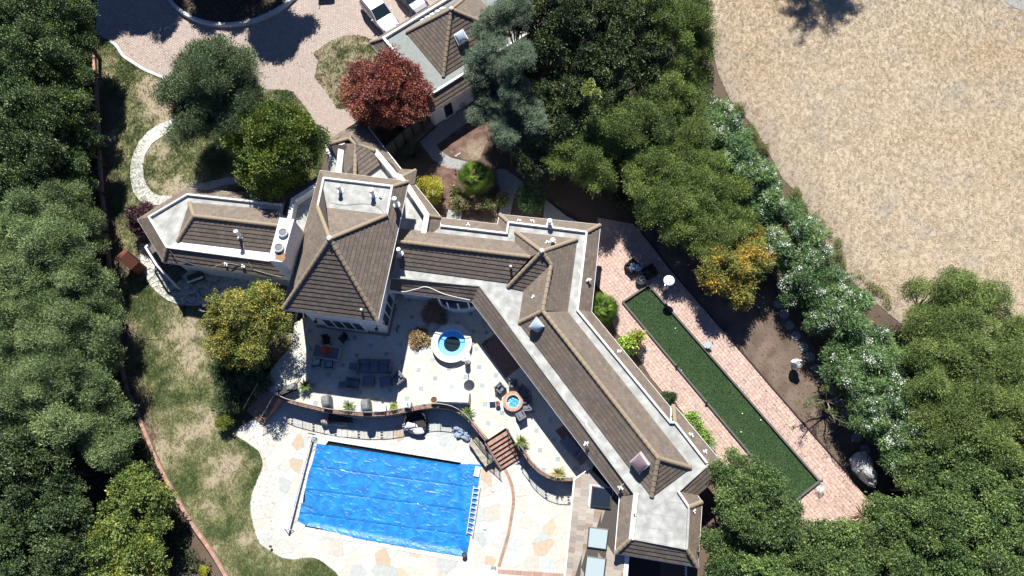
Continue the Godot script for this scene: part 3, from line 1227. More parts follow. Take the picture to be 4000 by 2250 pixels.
# squares on the diagonal; every fourth crossing holds a small inset square
func lay_deck(deck: Node) -> void:
	var o3 := U(1020 + 1205 * 0.3036, 1220 + 325 * 0.3036, DECK)
	var u3 := U(1020 + 1405 * 0.3036, 1220 + 423 * 0.3036, DECK) - o3
	var o := Vector2(o3.x, o3.z)
	var w3 := U(1020 + 862 * 0.3036, 1220 + 800 * 0.3036, DECK)
	var w4 := U(1020 + 1405 * 0.3036, 1220 + 423 * 0.3036, DECK)
	var e := Vector2(w4.x - w3.x, w4.z - w3.z) / 6.0
	var s := e.length()
	var d1 := e / s
	var d2 := Vector2(-d1.y, d1.x)
	var tones := [Color(0.6, 0.57, 0.48), Color(0.62, 0.585, 0.5), Color(0.575, 0.565, 0.5), Color(0.61, 0.56, 0.46), Color(0.57, 0.565, 0.51)]
	var r := 0.155
	var tiles := []
	var dots := []
	var hole := circle(U(SPA[0], SPA[1], DECK), 1.35, 24)
	for i in range(-40, 60):
		for j in range(-30, 40):
			var p := o + d1 * s * i + d2 * s * j
			if p.distance_to(Vector2(-12, -12)) > 26.0:
				continue
			var cell := PackedVector2Array([p, p + d1 * s, p + d1 * s + d2 * s, p + d2 * s])
			var isd := func(a: int, b2: int) -> bool: return b2 % 2 == 0 and posmod(a - b2 / 2, 2) == 0
			var k := 0
			for cc in [[0, 0], [1, 0], [1, 1], [0, 1]]:
				if isd.call(i + cc[0], j + cc[1]):
					var q: Vector2 = o + d1 * s * (i + cc[0]) + d2 * s * (j + cc[1])
					var inward: Vector2 = (p + (d1 + d2) * s * 0.5 - q).normalized()
					cell = half_plane(cell, q + inward * r, inward)
				k += 1
			var tone: Color = tones[rng.randi() % tones.size()] * rng.randf_range(0.86, 0.98)
			for part in clip_in(cell, deck_poly):
				for part2 in Geometry2D.clip_polygons(part, hole):
					for sm in shrink(part2, 0.006):
						tiles.append([sm, tone])
			if isd.call(i, j):
				var dg := (d1 + d2).normalized()
				var dh := Vector2(-dg.y, dg.x)
				var h := r - 0.006
				var dot := PackedVector2Array([p + (dg + dh) * h, p + (dg - dh) * h, p - (dg + dh) * h, p - (dg - dh) * h])
				for part in clip_in(dot, deck_poly):
					for part2 in Geometry2D.clip_polygons(part, hole):
						dots.append([part2, Color(0.29, 0.35, 0.37) * rng.randf_range(0.9, 1.1)])
	lay(deck, "floor_tile", tiles, 0.9, DECK, M.stone, 330, Vector2(-10, -12))
	lay(deck, "inset_tile", dots, 0.9, DECK + 0.002, M.stone, 200, Vector2(-10, -12))


# ------------------------------------------------------------------ the house
# roof corners: photo pixel and height
const V := {
	"tSW": [1104, 1207, 7.05], "tSE": [1474, 1253, 7.05], "tNE": [1595, 709, 7.05], "tNW": [1252, 667, 7.05], "tA": [1288, 933, 10.7],
	"fNE": [1532, 728, 7.9], "fSE": [1512, 840, 7.9], "fNW": [1265, 696, 7.9], "fSW": [1241, 808, 7.9], "L1": [538, 856, 4.15],
	"L2": [727, 735, 4.15], "L3": [1118, 772, 4.15], "L4": [639, 1022, 4.15], "L5": [1125, 1090, 4.15], "l1": [582, 848, 4.98],
	"l2": [732, 760, 4.98], "l3": [1100, 800, 4.98], "l4": [652, 966, 4.98], "l5": [1110, 1027, 4.98], "lnw": [740, 791, 4.9],
	"lne": [1085, 822, 4.9], "lrw": [756, 843, 6.1], "lre": [1092, 882, 6.1], "lsw": [693, 941, 4.9], "lse": [1092, 988, 4.9],
	"k1": [1105, 836, 4.15], "k2": [1122, 761, 4.15], "k3": [1246, 688, 4.15], "k4": [1238, 724, 4.98], "k5": [1147, 782, 4.98],
	"k6": [1131, 856, 4.98], "D0": [1414, 468, 4.15], "D1": [1270, 556, 4.15], "D2": [1567, 662, 4.15], "D3": [1624, 665, 4.15],
	"D4": [1616, 717, 4.15], "C1": [1722, 850, 4.15], "K": [1365, 540, 5.2], "K1": [1285, 562, 5.2], "Aa": [1389, 564, 5.35],
	"As": [1386, 690, 5.35], "Ae": [1465, 588, 5.2], "p1": [1545, 686, 4.98], "p2": [1563, 694, 4.98], "p3": [1597, 735, 4.98],
	"p4": [1668, 842, 4.98], "C2": [1710, 918, 4.15], "p5": [1652, 936, 4.98], "BN1": [1722, 851, 4.15], "BN2": [1945, 877, 4.15],
	"bn1": [1722, 882, 4.98], "bn2": [1980, 912, 4.98], "ST": [1952, 838, 4.15], "st": [1986, 868, 4.98], "FNE": [2344, 879, 4.15],
	"fne": [2292, 906, 4.98], "FE": [2309, 1218, 4.15], "fe": [2256, 1212, 4.98], "BS1": [1523, 1136, 4.15], "BS2": [1844, 1177, 4.15],
	"bs1": [1528, 1081, 4.98], "bs2": [1875, 1117, 4.98], "brw": [1546, 941, 6.15], "bre": [2072, 1004, 6.15], "bnw": [1556, 893, 4.9],
	"bnE": [2012, 946, 4.9], "bsw": [1564, 1048, 4.9], "bse": [1983, 1104, 4.9], "J1": [2117, 982, 6.95], "JNW": [2014, 906, 4.9],
	"JNE": [2254, 934, 4.9], "J2": [2153, 1034, 6.45], "J3": [2120, 1214, 6.3], "JE": [2216, 1217, 4.9], "JSW": [1983, 1121, 4.9],
	"JS": [2046, 1135, 4.9], "JW": [2027, 1260, 4.9], "FW": [2422, 1940, 4.15], "fw": [2478, 1926, 4.98], "F4": [2572, 1790, 6.25],
	"FNEb": [2699, 1826, 4.9], "FSb": [2546, 1940, 4.9], "E1": [2618, 1593, 4.15], "e1": [2618, 1650, 4.98], "E2": [2631, 1583, 4.15],
	"e2": [2637, 1650, 4.98], "E3": [2818, 1806, 4.15], "e3": [2766, 1815, 4.98], "E4": [2822, 1850, 4.15], "E5": [2722, 1934, 4.15],
	"e5": [2650, 1920, 4.98], "g3": [2691, 1981, 4.98], "G3": [2741, 1961, 4.15], "G4": [2725, 2214, 4.15], "g4": [2683, 2144, 4.98],
	"G5": [2404, 2160, 4.15], "g5": [2466, 2103, 4.98], "g1": [2484, 1932, 4.98],
}
# roof faces, lower edge first
const FACES := {
	"tS": "tSW tSE tA", "tE": "tSE tNE fNE fSE tA", "tN": "tNE tNW fNW fNE", "tW": "tNW tSW tA fSW fNW",
	"tP": "fSE fSW tA", "lNW": "L2 L1 l1 l2", "lN": "L3 L2 l2 l3", "lW": "L1 L4 l4 l1",
	"lS": "L4 L5 l5 l4", "liN": "lne lnw lrw lre", "liW": "lnw lsw lrw", "liS": "lsw lse lre lrw",
	"kW": "k2 k1 k6 k5", "kN": "k3 k2 k5 k4", "dNW": "D0 D1 K1 K", "dNE": "D2 D0 K Aa Ae p1",
	"d23": "D3 D2 p1 p2", "d34": "D4 D3 p2 p3", "dC": "C1 D4 p3 p4", "cE": "C2 C1 p4 p5",
	"bN": "BN2 BN1 bn1 bn2", "bW": "ST BN2 bn2 st", "fN": "FNE ST st fne", "fE": "FE FNE fne fe",
	"bS": "BS1 BS2 bs2 bs1", "biN": "bnE bnw brw bre", "biS": "bsw bse bre brw", "jN": "JNE JNW J1",
	"jW": "JNW bnE bre J1", "jE": "JE JNE J1 J2 J3", "jS": "JSW JS J2 J1", "jW2": "JS JW J3 J2",
	"fSW": "JW FSb F4 J3", "fNEi": "FNEb JE J3 F4", "fSE": "FSb FNEb F4", "sW": "BS2 FW fw bs2",
	"sE1": "E1 FE fe e1", "sE2": "E3 E2 e2 e3", "sE3": "E4 E3 e3", "sE4": "E5 E4 e3 e5",
	"gW": "FW G5 g5 g1", "gS": "G5 G4 g4 g5", "gE": "G4 G3 g3 g4", "gNE": "G3 E5 e5 g3",
}

var tile_count := 0
var tile_rest: MB


func W(n: String) -> Vector3:
	var q = V[n]
	return U(q[0], q[1], q[2])


# one roof face: lapped tiles in courses on the plane of the corners; pts[0] -> pts[1] is the lower edge
func tile_face(pts: Array, parent: Node, singles: int, row: float, wide: float, tones: Array, lip := 0.042, called := "roof_tile") -> void:
	var c := Vector3.ZERO
	for p in pts:
		c += p / pts.size()
	var u: Vector3 = (pts[1] - pts[0])
	u.y = 0.0
	u = u.normalized()
	var n := Vector3.ZERO
	for i in pts.size():
		n += (pts[i] - c).cross(pts[(i + 1) % pts.size()] - c)
	n = (n - u * n.dot(u)).normalized()
	if n.y < 0.0:
		n = -n
	var t := n.cross(u).normalized()
	if t.y < 0.0:
		t = -t
	var poly := PackedVector2Array()
	for p in pts:
		poly.push_back(Vector2((p - c).dot(u), (p - c).dot(t)))
	var bb := bounds(poly)
	var j := 0
	var y := bb.position.y - 0.03
	while y < bb.end.y:
		var x := bb.position.x - (wide * 0.5 if j % 2 == 1 else 0.0) - 0.01
		while x < bb.end.x:
			var cell := PackedVector2Array([Vector2(x + 0.004, y), Vector2(x + wide - 0.004, y), Vector2(x + wide - 0.004, y + row + 0.03), Vector2(x + 0.004, y + row + 0.03)])
			var drop := rng.randf_range(-0.012, 0.012)
			cell[0].y += drop
			cell[1].y += drop
			var tone: Color = tones[rng.randi() % tones.size()] * rng.randf_range(0.86, 1.14)
			for part in clip_in(cell, poly):
				if area(part) < 0.002:
					continue
				var top := []
				var bot := []
				for q in part:
					var h := lerpf(lip, 0.008, clampf((q.y - y) / row, 0, 1))
					top.append(c + u * q.x + t * q.y + n * h)
					bot.append(c + u * q.x + t * q.y - n * 0.06)
				var b: MB = tile_rest
				var single := tile_count < singles
				var off := Vector3.ZERO
				if single:
					b = MB.new()
					off = top[0]
				b.col = tone
				for k in range(1, top.size() - 1):
					b.tri(top[0] - off, top[k + 1] - off, top[k] - off)
				for k in top.size():
					var k2 := (k + 1) % top.size()
					b.quad(top[k] - off, top[k2] - off, bot[k2] - off, bot[k] - off)
				if single:
					put(called, b, M.tile, parent).position = off
					tile_count += 1
			x += wide
		y += row
		j += 1


# half-round caps lapped along a ridge or hip, from the low end to the high end
var cap_mesh: ArrayMesh
func ridge(a: Vector3, d: Vector3, parent: Node) -> void:
	if cap_mesh == null:
		var b := MB.new()
		var seg := 6
		for k in seg:
			var a0 := PI * k / seg
			var a1 := PI * (k + 1) / seg
			var r0 := 0.17
			var r1 := 0.135
			var p := Vector3(cos(a0) * r0, sin(a0) * r0 * 0.75, 0)
			var q := Vector3(cos(a1) * r0, sin(a1) * r0 * 0.75, 0)
			var p1 := Vector3(cos(a0) * r1, sin(a0) * r1 * 0.75, -0.46)
			var q1 := Vector3(cos(a1) * r1, sin(a1) * r1 * 0.75, -0.46)
			b.quad(p, p1, q1, q)
			b.tri(p, q, Vector3.ZERO)
		cap_mesh = b.mesh(M.cap)
	if a.y > d.y:
		var t := a; a = d; d = t
	var l := a.distance_to(d)
	var n := maxi(1, int(round(l / 0.42)))
	var dir := (d - a) / l
	var x := Vector3.UP.cross(-dir).normalized()
	var up := (-dir).cross(x)
	for i in n:
		var p := a + dir * (l * i / n)
		put_mesh("ridge_cap", cap_mesh, Transform3D(Basis(x, up, -dir * (l / n) / 0.42), p + up * 0.01), parent)


func face_pts(key: String) -> Array:
	var r := []
	for k in FACES[key].split(" "):
		r.append(W(k))
	return r


func flat_poly(keys: String, y: float) -> PackedVector2Array:
	var r := PackedVector2Array()
	for k in keys.split(" "):
		var p := W(k)
		r.push_back(Vector2(p.x, p.z))
	return r


# a low kerb along a line of roof corners
func kerb_line(pts: Array, wide: float, y0: float, y1: float, m: Material, called: String, parent: Node, shift := 0.0) -> void:
	for i in pts.size() - 1:
		var a: Vector3 = pts[i]
		var d: Vector3 = pts[i + 1]
		var t := (d - a)
		t.y = 0.0
		t = t.normalized()
		var s := Vector3(-t.z, 0, t.x)
		var mid := (a + d) * 0.5 + s * shift
		var b := MB.new()
		b.bevel_box(Vector3(mid.x, y0, mid.z), t * (Vector2(a.x, a.z).distance_to(Vector2(d.x, d.z)) * 0.5 + wide * 0.3), s * wide * 0.5, y1 - y0 + 0.004 * (i % 2), 0.02)
		put(called, b, m, parent)


func gutter(a: Vector3, d: Vector3, parent: Node) -> void:
	var t := (d - a).normalized()
	var s := Vector3(-t.z, 0, t.x)
	var b := MB.new()
	var mid := (a + d) * 0.5
	b.bevel_box(mid - Vector3(0, 0.13, 0), t * (a.distance_to(d) * 0.5 + 0.05), s * 0.065, 0.12, 0.02)
	put("gutter", b, M.trim, parent)


func walls(poly: PackedVector2Array, inset: float, y0: float, y1: float, parent: Node) -> PackedVector2Array:
	var inn: PackedVector2Array = Geometry2D.offset_polygon(poly, -inset, Geometry2D.JOIN_MITER)[0]
	for i in inn.size():
		var a := inn[i]
		var d := inn[(i + 1) % inn.size()]
		if a.distance_to(d) < 0.05:
			continue
		var t := (d - a).normalized()
		var mid := (a + d) * 0.5
		var s := Vector2(-t.y, t.x)
		if not Geometry2D.is_point_in_polygon(mid + s * 0.1, inn):
			s = -s
		var b := MB.new()
		var m2 := mid + s * 0.1
		b.box(Vector3(m2.x, y0, m2.y), Vector3(t.x, 0, t.y) * a.distance_to(d) * 0.5, Vector3(s.x, 0, s.y) * 0.1, y1 - y0)
		put("wall", b, M.stucco, parent)
	var so := MB.new()
	so.prism(poly, y1 - 0.06, y1 - 0.01, true)
	put("soffit", so, M.trim, parent)
	return inn


func vent(p: Vector3, r: float, h: float, parent: Node, hood := true) -> void:
	var b := MB.new()
	b.lathe(p, [[r * 1.9, 0.0], [r * 1.8, 0.02], [r, 0.03], [r, h]], 14)
	if hood:
		b.lathe(p + Vector3(0, h, 0), [[r * 0.9, -0.06], [r * 1.35, -0.05], [r * 1.4, 0.03], [r * 1.1, 0.09], [0.0, 0.11]], 14)
	else:
		b.lathe(p + Vector3(0, h, 0), [[r, 0.0], [r * 0.8, 0.0], [r * 0.8, -0.12]], 14)
	put("vent_pipe", b, M.white_paint if hood else M.lead, parent)


# a raised dome skylight on a slope, from four pixel corners
func skylight(px: Array, h: Array, rise: float, parent: Node, glass: Material, frame_m: Material, domed := true) -> void:
	var p := []
	for i in 4:
		p.append(U(px[i][0], px[i][1], h[i]))
	var c: Vector3 = (p[0] + p[1] + p[2] + p[3]) / 4.0
	var n: Vector3 = (p[2] - p[0]).cross(p[3] - p[1]).normalized()
	if n.y < 0: n = -n
	var fr := MB.new()
	var inner := []
	for q in p:
		inner.append(c + (q - c) * 0.88)
	for i in 4:
		var j := (i + 1) % 4
		fr.quad(p[i], p[j], p[j] - n * rise, p[i] - n * rise)
		fr.quad(p[i], p[j], inner[j] + n * 0.02, inner[i] + n * 0.02)
	var root := put("skylight", fr, frame_m, parent)
	var gl := MB.new()
	if domed:
		var g := 8
		for i in g:
			for j in g:
				var qs := []
				for k in [[0, 0], [1, 0], [1, 1], [0, 1]]:
					var s := float(i + k[0]) / g
					var t := float(j + k[1]) / g
					var q: Vector3 = inner[0].lerp(inner[1], s).lerp(inner[3].lerp(inner[2], s), t)
					q += n * (0.02 + 0.2 * pow(16.0 * s * (1 - s) * t * (1 - t), 0.5))
					qs.append(q)
				gl.quad(qs[0], qs[1], qs[2], qs[3])
	else:
		gl.quad(inner[0] + n * 0.012, inner[1] + n * 0.012, inner[2] + n * 0.012, inner[3] + n * 0.012)
	put("pane", gl, glass, root)


# a framed opening on a wall: centre of the sill line, direction along the wall, outward normal
func opening(parent: Node, called: String, at: Vector3, along: Vector3, out: Vector3, w: float, h: float, panes: int, frame_w := 0.07) -> void:
	var fr := MB.new()
	fr.box(at - along * (w * 0.5) + out * 0.03, along * frame_w * 0.5, out * 0.05, h)
	fr.box(at + along * (w * 0.5) + out * 0.03, along * frame_w * 0.5, out * 0.05, h)
	fr.box(at + out * 0.035 - Vector3(0, frame_w, 0), along * (w * 0.5 + frame_w), out * 0.08, frame_w)
	fr.box(at + out * 0.03 + Vector3(0, h, 0), along * (w * 0.5 + frame_w * 0.5), out * 0.052, frame_w)
	for i in range(1, panes):
		fr.box(at + along * (w * (float(i) / panes - 0.5)) + out * 0.028, along * frame_w * 0.45, out * 0.046, h)
	var o := put(called, fr, M.trim, parent)
	for i in panes:
		var g := MB.new()
		var c := at + along * (w * ((i + 0.5) / panes - 0.5)) + out * 0.02
		g.box(c, along * (w / panes * 0.5 - 0.02), out * 0.012, h)
		put("pane", g, M.dark_glass, o)


func lantern(parent: Node, p: Vector3, out: Vector3) -> void:
	var b := MB.new()
	b.tube([p, p + out * 0.12 + Vector3(0, 0.08, 0), p + out * 0.26 + Vector3(0, 0.02, 0)], 0.018, 0.018, 5)
	var q := p + out * 0.26
	b.lathe(q, [[0.02, 0.02], [0.14, -0.06], [0.13, -0.09], [0.08, -0.34], [0.03, -0.38], [0.0, -0.42]], 8)
	b.lathe(p - Vector3(0, 0.1, 0), [[0.0, -0.08], [0.06, -0.06], [0.06, 0.06], [0.0, 0.1]], 8)
	put("wall_lantern", b, M.iron, parent)


func wire(pts: Array, r: float, m: Material, called: String, parent: Node) -> void:
	var b := MB.new()
	var p3 := []
	for i in pts.size() - 1:
		var a: Vector3 = pts[maxi(i - 1, 0)]
		var d: Vector3 = pts[mini(i + 2, pts.size() - 1)]
		for k in 5:
			p3.append(pts[i].cubic_interpolate(pts[i + 1], a, d, k / 5.0))
	p3.append(pts[pts.size() - 1])
	b.tube(p3, r, r, 5)
	put(called, b, m, parent)


func build_house() -> void:
	var brown := [Color(0.19, 0.152, 0.122), Color(0.207, 0.165, 0.133), Color(0.178, 0.148, 0.126), Color(0.213, 0.16, 0.125), Color(0.194, 0.16, 0.133)]
	var capm := mat("cap", lin(0.33, 0.26, 0.18), 0.85, M.tile.albedo_texture, 0.7)
	var house := thing("house", "sprawling white stucco house with brown tiled hip roofs and pale flat roofs", "house")
	tile_rest = MB.new()
	tile_count = 0
	var blocks := [["tower", "tS tE tN tW tP"], ["main", "fSW jE jS jW2 fNEi fSE biS biN jN jW sW bS bN bW fN fE sE1 sE2 sE3 sE4 gW gS gE gNE"], ["west", "liS liN liW lS lNW lN lW kW kN"], ["entry", "dNW dNE d23 d34 dC cE"]]
	var hips := {
		"tower": ["tSW tA", "tSE tA", "fSE tA", "fSW tA", "tNE fNE"],
		"main": ["JNW J1", "JNE J1", "J2 J1", "JSW J1", "J3 J2", "J3 F4", "JW J3", "FSb F4", "FNEb F4", "brw bre", "G5 g5", "G4 g4", "G3 g3", "ST st", "E3 e3", "FNE fne", "E2 e2"],
		"west": ["lsw lrw", "lnw lrw", "lrw lre", "L4 l4"],
		"entry": ["D0 K", "K1 K", "K Aa", "Aa Ae", "As Aa", "D3 p2", "C1 p4"]}
	for bl in blocks:
		var under := MB.new()
		for key in bl[1].split(" "):
			var pts := face_pts(key)
			var off := Vector3(0, -0.1, 0)
			for k in range(1, pts.size() - 1):
				under.tri(pts[0] + off, pts[k + 1] + off, pts[k] + off)
		var roof := put("roof", under, M.under, house)
		for key in bl[1].split(" "):
			var many := 300 if key in ["tS", "tE", "fSW"] else 0
			tile_face(face_pts(key), roof, many, 0.33, 0.32, brown)
		for h in hips[bl[0]]:
			var e: PackedStringArray = h.split(" ")
			ridge(W(e[0]), W(e[1]), roof)
	# entry roof behind the hips: two slopes falling to the low flats
	var inner := MB.new()
	var roof2 := put("roof", _fan([W("Aa"), U(1291, 566, 5.15), U(1325, 640, 4.75), U(1345, 700, 4.72), W("As")]), M.under, house)
	tile_face([U(1345, 700, 4.6), U(1310, 600, 4.6), U(1300, 562, 4.75), W("Aa"), W("As")], roof2, 0, 0.33, 0.32, brown)
	tile_face([U(1490, 640, 4.62), U(1420, 692, 4.62), W("As"), W("Aa"), W("Ae")], roof2, 0, 0.33, 0.32, brown)
	stuff(put("roof_tiles", tile_rest, M.tile, house))
	# ---- flat roofs
	var fl := [
		["fNW fNE fSE fSW", 7.82, "membrane"],
		["bs1 bs2 fw g1 g5 g4 g3 e5 e3 e2 e1 fe fne st bn2 bn1 p5 brw", FLAT - 0.05, "membrane"],
		["l1 l2 l3 l5 l4", FLAT - 0.05, "membrane"],
		["k4 k5 k6 tSW tNW", 4.3, "membrane"],
		["p1 p2 p3 p4 p5 brw tNW K1 Aa Ae", 4.45, "membrane"]]
	for q in fl:
		var b := MB.new()
		b.prism(flat_poly(q[0], q[1]), q[1] - 0.08, q[1])
		put("flat_roof", b, M[q[2]], house)
	var wc := MB.new()
	wc.prism(PackedVector2Array([xz(W("l4")), xz(W("lsw")), xz(W("lse")), xz(W("l5"))]), FLAT - 0.06, FLAT - 0.035)
	put("white_coating", wc, M.white_coat, house)
	# ---- kerbs and parapets round the flats
	kerb_line([W("fSW"), W("fNW"), W("fNE"), W("fSE")], 0.16, 7.7, 8.0, M.white_coat, "parapet", house)
	kerb_line([W("l3"), W("l2"), W("l1"), W("l4"), W("l5")], 0.16, 4.7, 5.06, M.white_coat, "parapet", house)
	kerb_line([W("bs1"), W("bs2"), W("fw")], 0.2, 4.7, 5.03, M.membrane, "parapet", house)
	kerb_line([W("g1"), W("g5")], 0.34, 4.7, 5.06, M.white_coat, "parapet", house)
	kerb_line([W("g5"), W("g4"), W("g3")], 0.16, 4.7, 5.03, M.membrane, "parapet", house)
	kerb_line([W("g3"), W("e5")], 0.16, 4.7, 5.06, M.white_coat, "parapet", house)
	kerb_line([W("e5"), W("e3")], 0.14, 4.7, 5.03, M.membrane, "parapet", house)
	kerb_line([W("e3"), W("e2"), W("e1"), W("fe"), W("fne"), W("st"), W("bn2"), W("bn1")], 0.16, 4.7, 5.06, M.white_coat, "parapet", house)
	kerb_line([W("Ae"), W("p1"), W("p2"), W("p3"), W("p4"), W("p5")], 0.42, 4.3, 5.12, M.white_coat, "parapet", house)
	kerb_line([U(1334, 562, 5.12), U(1322, 672, 5.12)], 0.5, 4.3, 5.12, M.white_coat, "parapet", house)
	kerb_line([W("k4"), W("k5"), W("k6")], 0.36, 4.2, 5.12, M.white_coat, "parapet", house)
	# seams in the roofing felt
	for s in [[[2463, 1996], [2686, 2026]], [[2477, 2052], [2683, 2083]], [[2544, 1950], [2548, 1986]], [[2548, 1986], [2650, 1925]], [[2592, 1956], [2685, 1968]], [[2410, 1905], [2470, 1870]], [[2380, 1765], [2410, 1745]], [[1690, 740], [1690, 760]], [[1905, 1130], [2040, 1225]], [[690, 800], [640, 910]], [[910, 790], [905, 815]]]:
		var a := U(s[0][0], s[0][1], FLAT - 0.045)
		var d := U(s[1][0], s[1][1], FLAT - 0.045)
		var b := MB.new()
		var t := (d - a)
		b.box((a + d) * 0.5, t * 0.5, Vector3(-t.z, 0, t.x).normalized() * 0.018, 0.006)
		put("roof_seam", b, M.seam, house)
	# white repair patches
	for s in [[2050, 1352, 2092, 1402], [2246, 1603, 2292, 1652], [2284, 1655, 2332, 1714], [2380, 1778, 2400, 1804], [1960, 1230, 1976, 1250], [2135, 888, 2160, 890], [2262, 1050, 2264, 1066]]:
		var a := U(s[0], s[1], FLAT - 0.045)
		var d := U(s[2], s[3], FLAT - 0.045)
		var lb := MB.new()
		lb.lump((a + d) * 0.5, Vector3(0.1, 0.015, a.distance_to(d) * 0.5), noise_c, 0.9, 2.0, 6, 22)
		var o := put("roof_patch", lb, M.white_coat, house)
		var mid := (a + d) * 0.5
		var yaw := atan2(d.x - a.x, d.z - a.z)
		o.transform = Transform3D(Basis(Vector3.UP, yaw), mid) * Transform3D(Basis(), -mid)
	# ---- gutters
	for s in ["tSW tSE", "tSE tNE", "tNE tNW", "tNW tSW", "L3 L2", "L2 L1", "L1 L4", "L4 L5", "k1 k2", "k2 k3", "D1 D0", "D0 D2", "D2 D3", "D3 D4", "D4 C1", "C1 C2", "BN1 BN2", "BN2 ST", "ST FNE", "FNE FE", "FE E1", "E1 E2", "E2 E3", "E3 E4", "E4 E5", "E5 G3", "G3 G4", "G4 G5", "G5 FW", "FW BS2", "BS2 BS1"]:
		var e: PackedStringArray = s.split(" ")
		gutter(W(e[0]), W(e[1]), house)
	# ---- walls
	var main_eaves := flat_poly("BS1 BS2 FW G5 G4 G3 E5 E4 E3 E2 E1 FE FNE ST BN2 BN1 C2 brw", 0.0)
	walls(main_eaves, 0.5, -0.3, EAVE, house)
	walls(flat_poly("L1 L2 L3 L5 L4", 0.0), 0.5, -0.3, EAVE, house)
	walls(flat_poly("k1 k2 k3 tNW tSW", 0.0), 0.4, 0.0, EAVE - 0.02, house)
	walls(flat_poly("D1 D0 D2 D3 D4 C1 C2 brw tNW", 0.0), 0.45, 0.0, EAVE + 0.02, house)
	var te := flat_poly("tSW tSE tNE tNW", 0.0)
	var tin := walls(te, 0.6, 0.0, 7.05, house)
	# tower front: wide sliding door, lanterns, side windows
	var sw := tin[nearest(tin, te[0])]
	var se := tin[nearest(tin, te[1])]
	var ne := tin[nearest(tin, te[2])]
	var al := (se - sw).normalized()
	var al3 := Vector3(al.x, 0, al.y)
	var out3 := Vector3(-al.y, 0, al.x)
	if out3.z < 0: out3 = -out3
	var door_l := U(1281, 1276, DECK)
	var door_r := U(1432, 1300, DECK)
	var s0 := (Vector2(door_l.x, door_l.z) - sw).dot(al)
	var s1 := (Vector2(door_r.x, door_r.z) - sw).dot(al)
	var dm := sw + al * (s0 + s1) * 0.5
	opening(house, "sliding_door", Vector3(dm.x, DECK + 0.06, dm.y), al3, out3, s1 - s0, 2.15, 4, 0.09)
	for k in [0.1, 0.93]:
		var q := sw.lerp(se, k)
		lantern(house, Vector3(q.x, DECK + 2.1, q.y), out3)
	var bl2 := (ne - se).normalized()
	var bl3 := Vector3(bl2.x, 0, bl2.y)
	var outE := Vector3(-bl2.y, 0, bl2.x)
	if outE.x < 0: outE = -outE
	for k in [[1.5, 0.5, 2.1, 3, 2.3], [1.4, 3.7, 1.5, 2, 1.3], [3.4, 3.7, 1.5, 2, 1.3]]:
		var q: Vector2 = se + bl2 * k[0]
		opening(house, "window", Vector3(q.x, DECK + k[1], q.y), bl3, outE, k[4], k[2], k[3])
	var ql := se + bl2 * 0.25
	lantern(house, Vector3(ql.x, DECK + 2.1, ql.y), outE)
	# brick plinth course along the tower
	var bl_in := PackedVector2Array([sw + Vector2(out3.x, out3.z) * 0.12, se + Vector2(out3.x, out3.z) * 0.12 + Vector2(outE.x, outE.z) * 0.2])
	var plinth := MB.new()
	plinth.box(Vector3((bl_in[0].x + bl_in[1].x) * 0.5, DECK - 0.02, (bl_in[0].y + bl_in[1].y) * 0.5), al3 * bl_in[0].distance_to(bl_in[1]) * 0.5, out3 * 0.1, 0.035)
	var pl := put("plinth", plinth, M.joint, house)
	brick_row_dark(pl, bl_in, 0.22, 0.105, DECK - 0.02, DECK + 0.03)
	var bl_e := PackedVector2Array([se + Vector2(outE.x, outE.z) * 0.12, se + bl2 * 2.6 + Vector2(outE.x, outE.z) * 0.12])
	brick_row_dark(pl, bl_e, 0.22, 0.105, DECK - 0.02, DECK + 0.03)
	# bow window beside the spa garden
	var bc := U(1800, 1188, DECK)
	var bw := put("bow_window", _bow(bc, 1.7, 0.75, 0.0, 0.95, 1.0), M.stucco, house)
	put("pane", _bow(bc, 1.6, 0.68, 0.95, 2.4, 1.0), M.dark_glass, bw)
	var mu := MB.new()
	for i in 7:
		var a := PI * (i + 0.0) / 6.0
		var p := bc + Vector3(cos(a) * 1.63, 0.95, sin(a) * 0.7)
		mu.box(p, Vector3(0.05, 0, 0), Vector3(0, 0, 0.05), 1.45)
	put("mullion", mu, M.trim, bw)
	put("sill", _bow(bc, 1.72, 0.78, 0.93, 0.99, 1.0), M.trim, bw)
	# ---- chimney with two flues
	var top := [U(1093, 851, 9.75), U(1148, 858, 9.75), U(1102, 1023, 9.75), U(1049, 1017, 9.75)]
	var cp := PackedVector2Array()
	for q in top:
		cp.push_back(xz(q))
	var cb := MB.new()
	cb.prism(cp, 0.2, 9.72)
	var ch := put("chimney", cb, M.stucco, house)
	var capb := MB.new()
	capb.prism(Geometry2D.offset_polygon(cp, 0.02, Geometry2D.JOIN_MITER)[0], 9.72, 9.78)
	put("crown", capb, M.white_coat, ch)
	for q in [[1104, 907], [1088, 966]]:
		var p := U(q[0], q[1], 10.0)
		var fb := MB.new()
		fb.lathe(p + Vector3(0, -0.24, 0), [[0.36, 0.0], [0.36, 0.22], [0.33, 0.25], [0.28, 0.25], [0.27, 0.2]], 24)
		put("flue", fb, M.lead, ch)
		fb = MB.new()
		fb.lathe(p + Vector3(0, -0.24, 0), [[0.275, 0.2], [0.0, 0.21]], 24)
		put("flue_screen", fb, M.soot, ch)
	var rb := MB.new()
	rb.lump(U(1092, 1000, 9.785), Vector3(0.4, 0.008, 0.3), noise_c, 0.9, 2.5, 6, 22)
	put("rust_stain", rb, M.rust, ch)
	# finials where the hips meet
	for q in ["tA", "J1"]:
		var fb := MB.new()
		fb.lump(W(q) + Vector3(0, 0.12, 0), Vector3(0.2, 0.14, 0.2), noise_c, 0.3, 4.0, 6, 10)
		put("hip_mortar", fb, M.white_coat, house)
	# ---- skylights
	skylight([[2064, 1279], [2092, 1239], [2127, 1276], [2100, 1300]], [5.75, 6.15, 6.0, 5.6], 0.32, house, M.dome, M.lead)
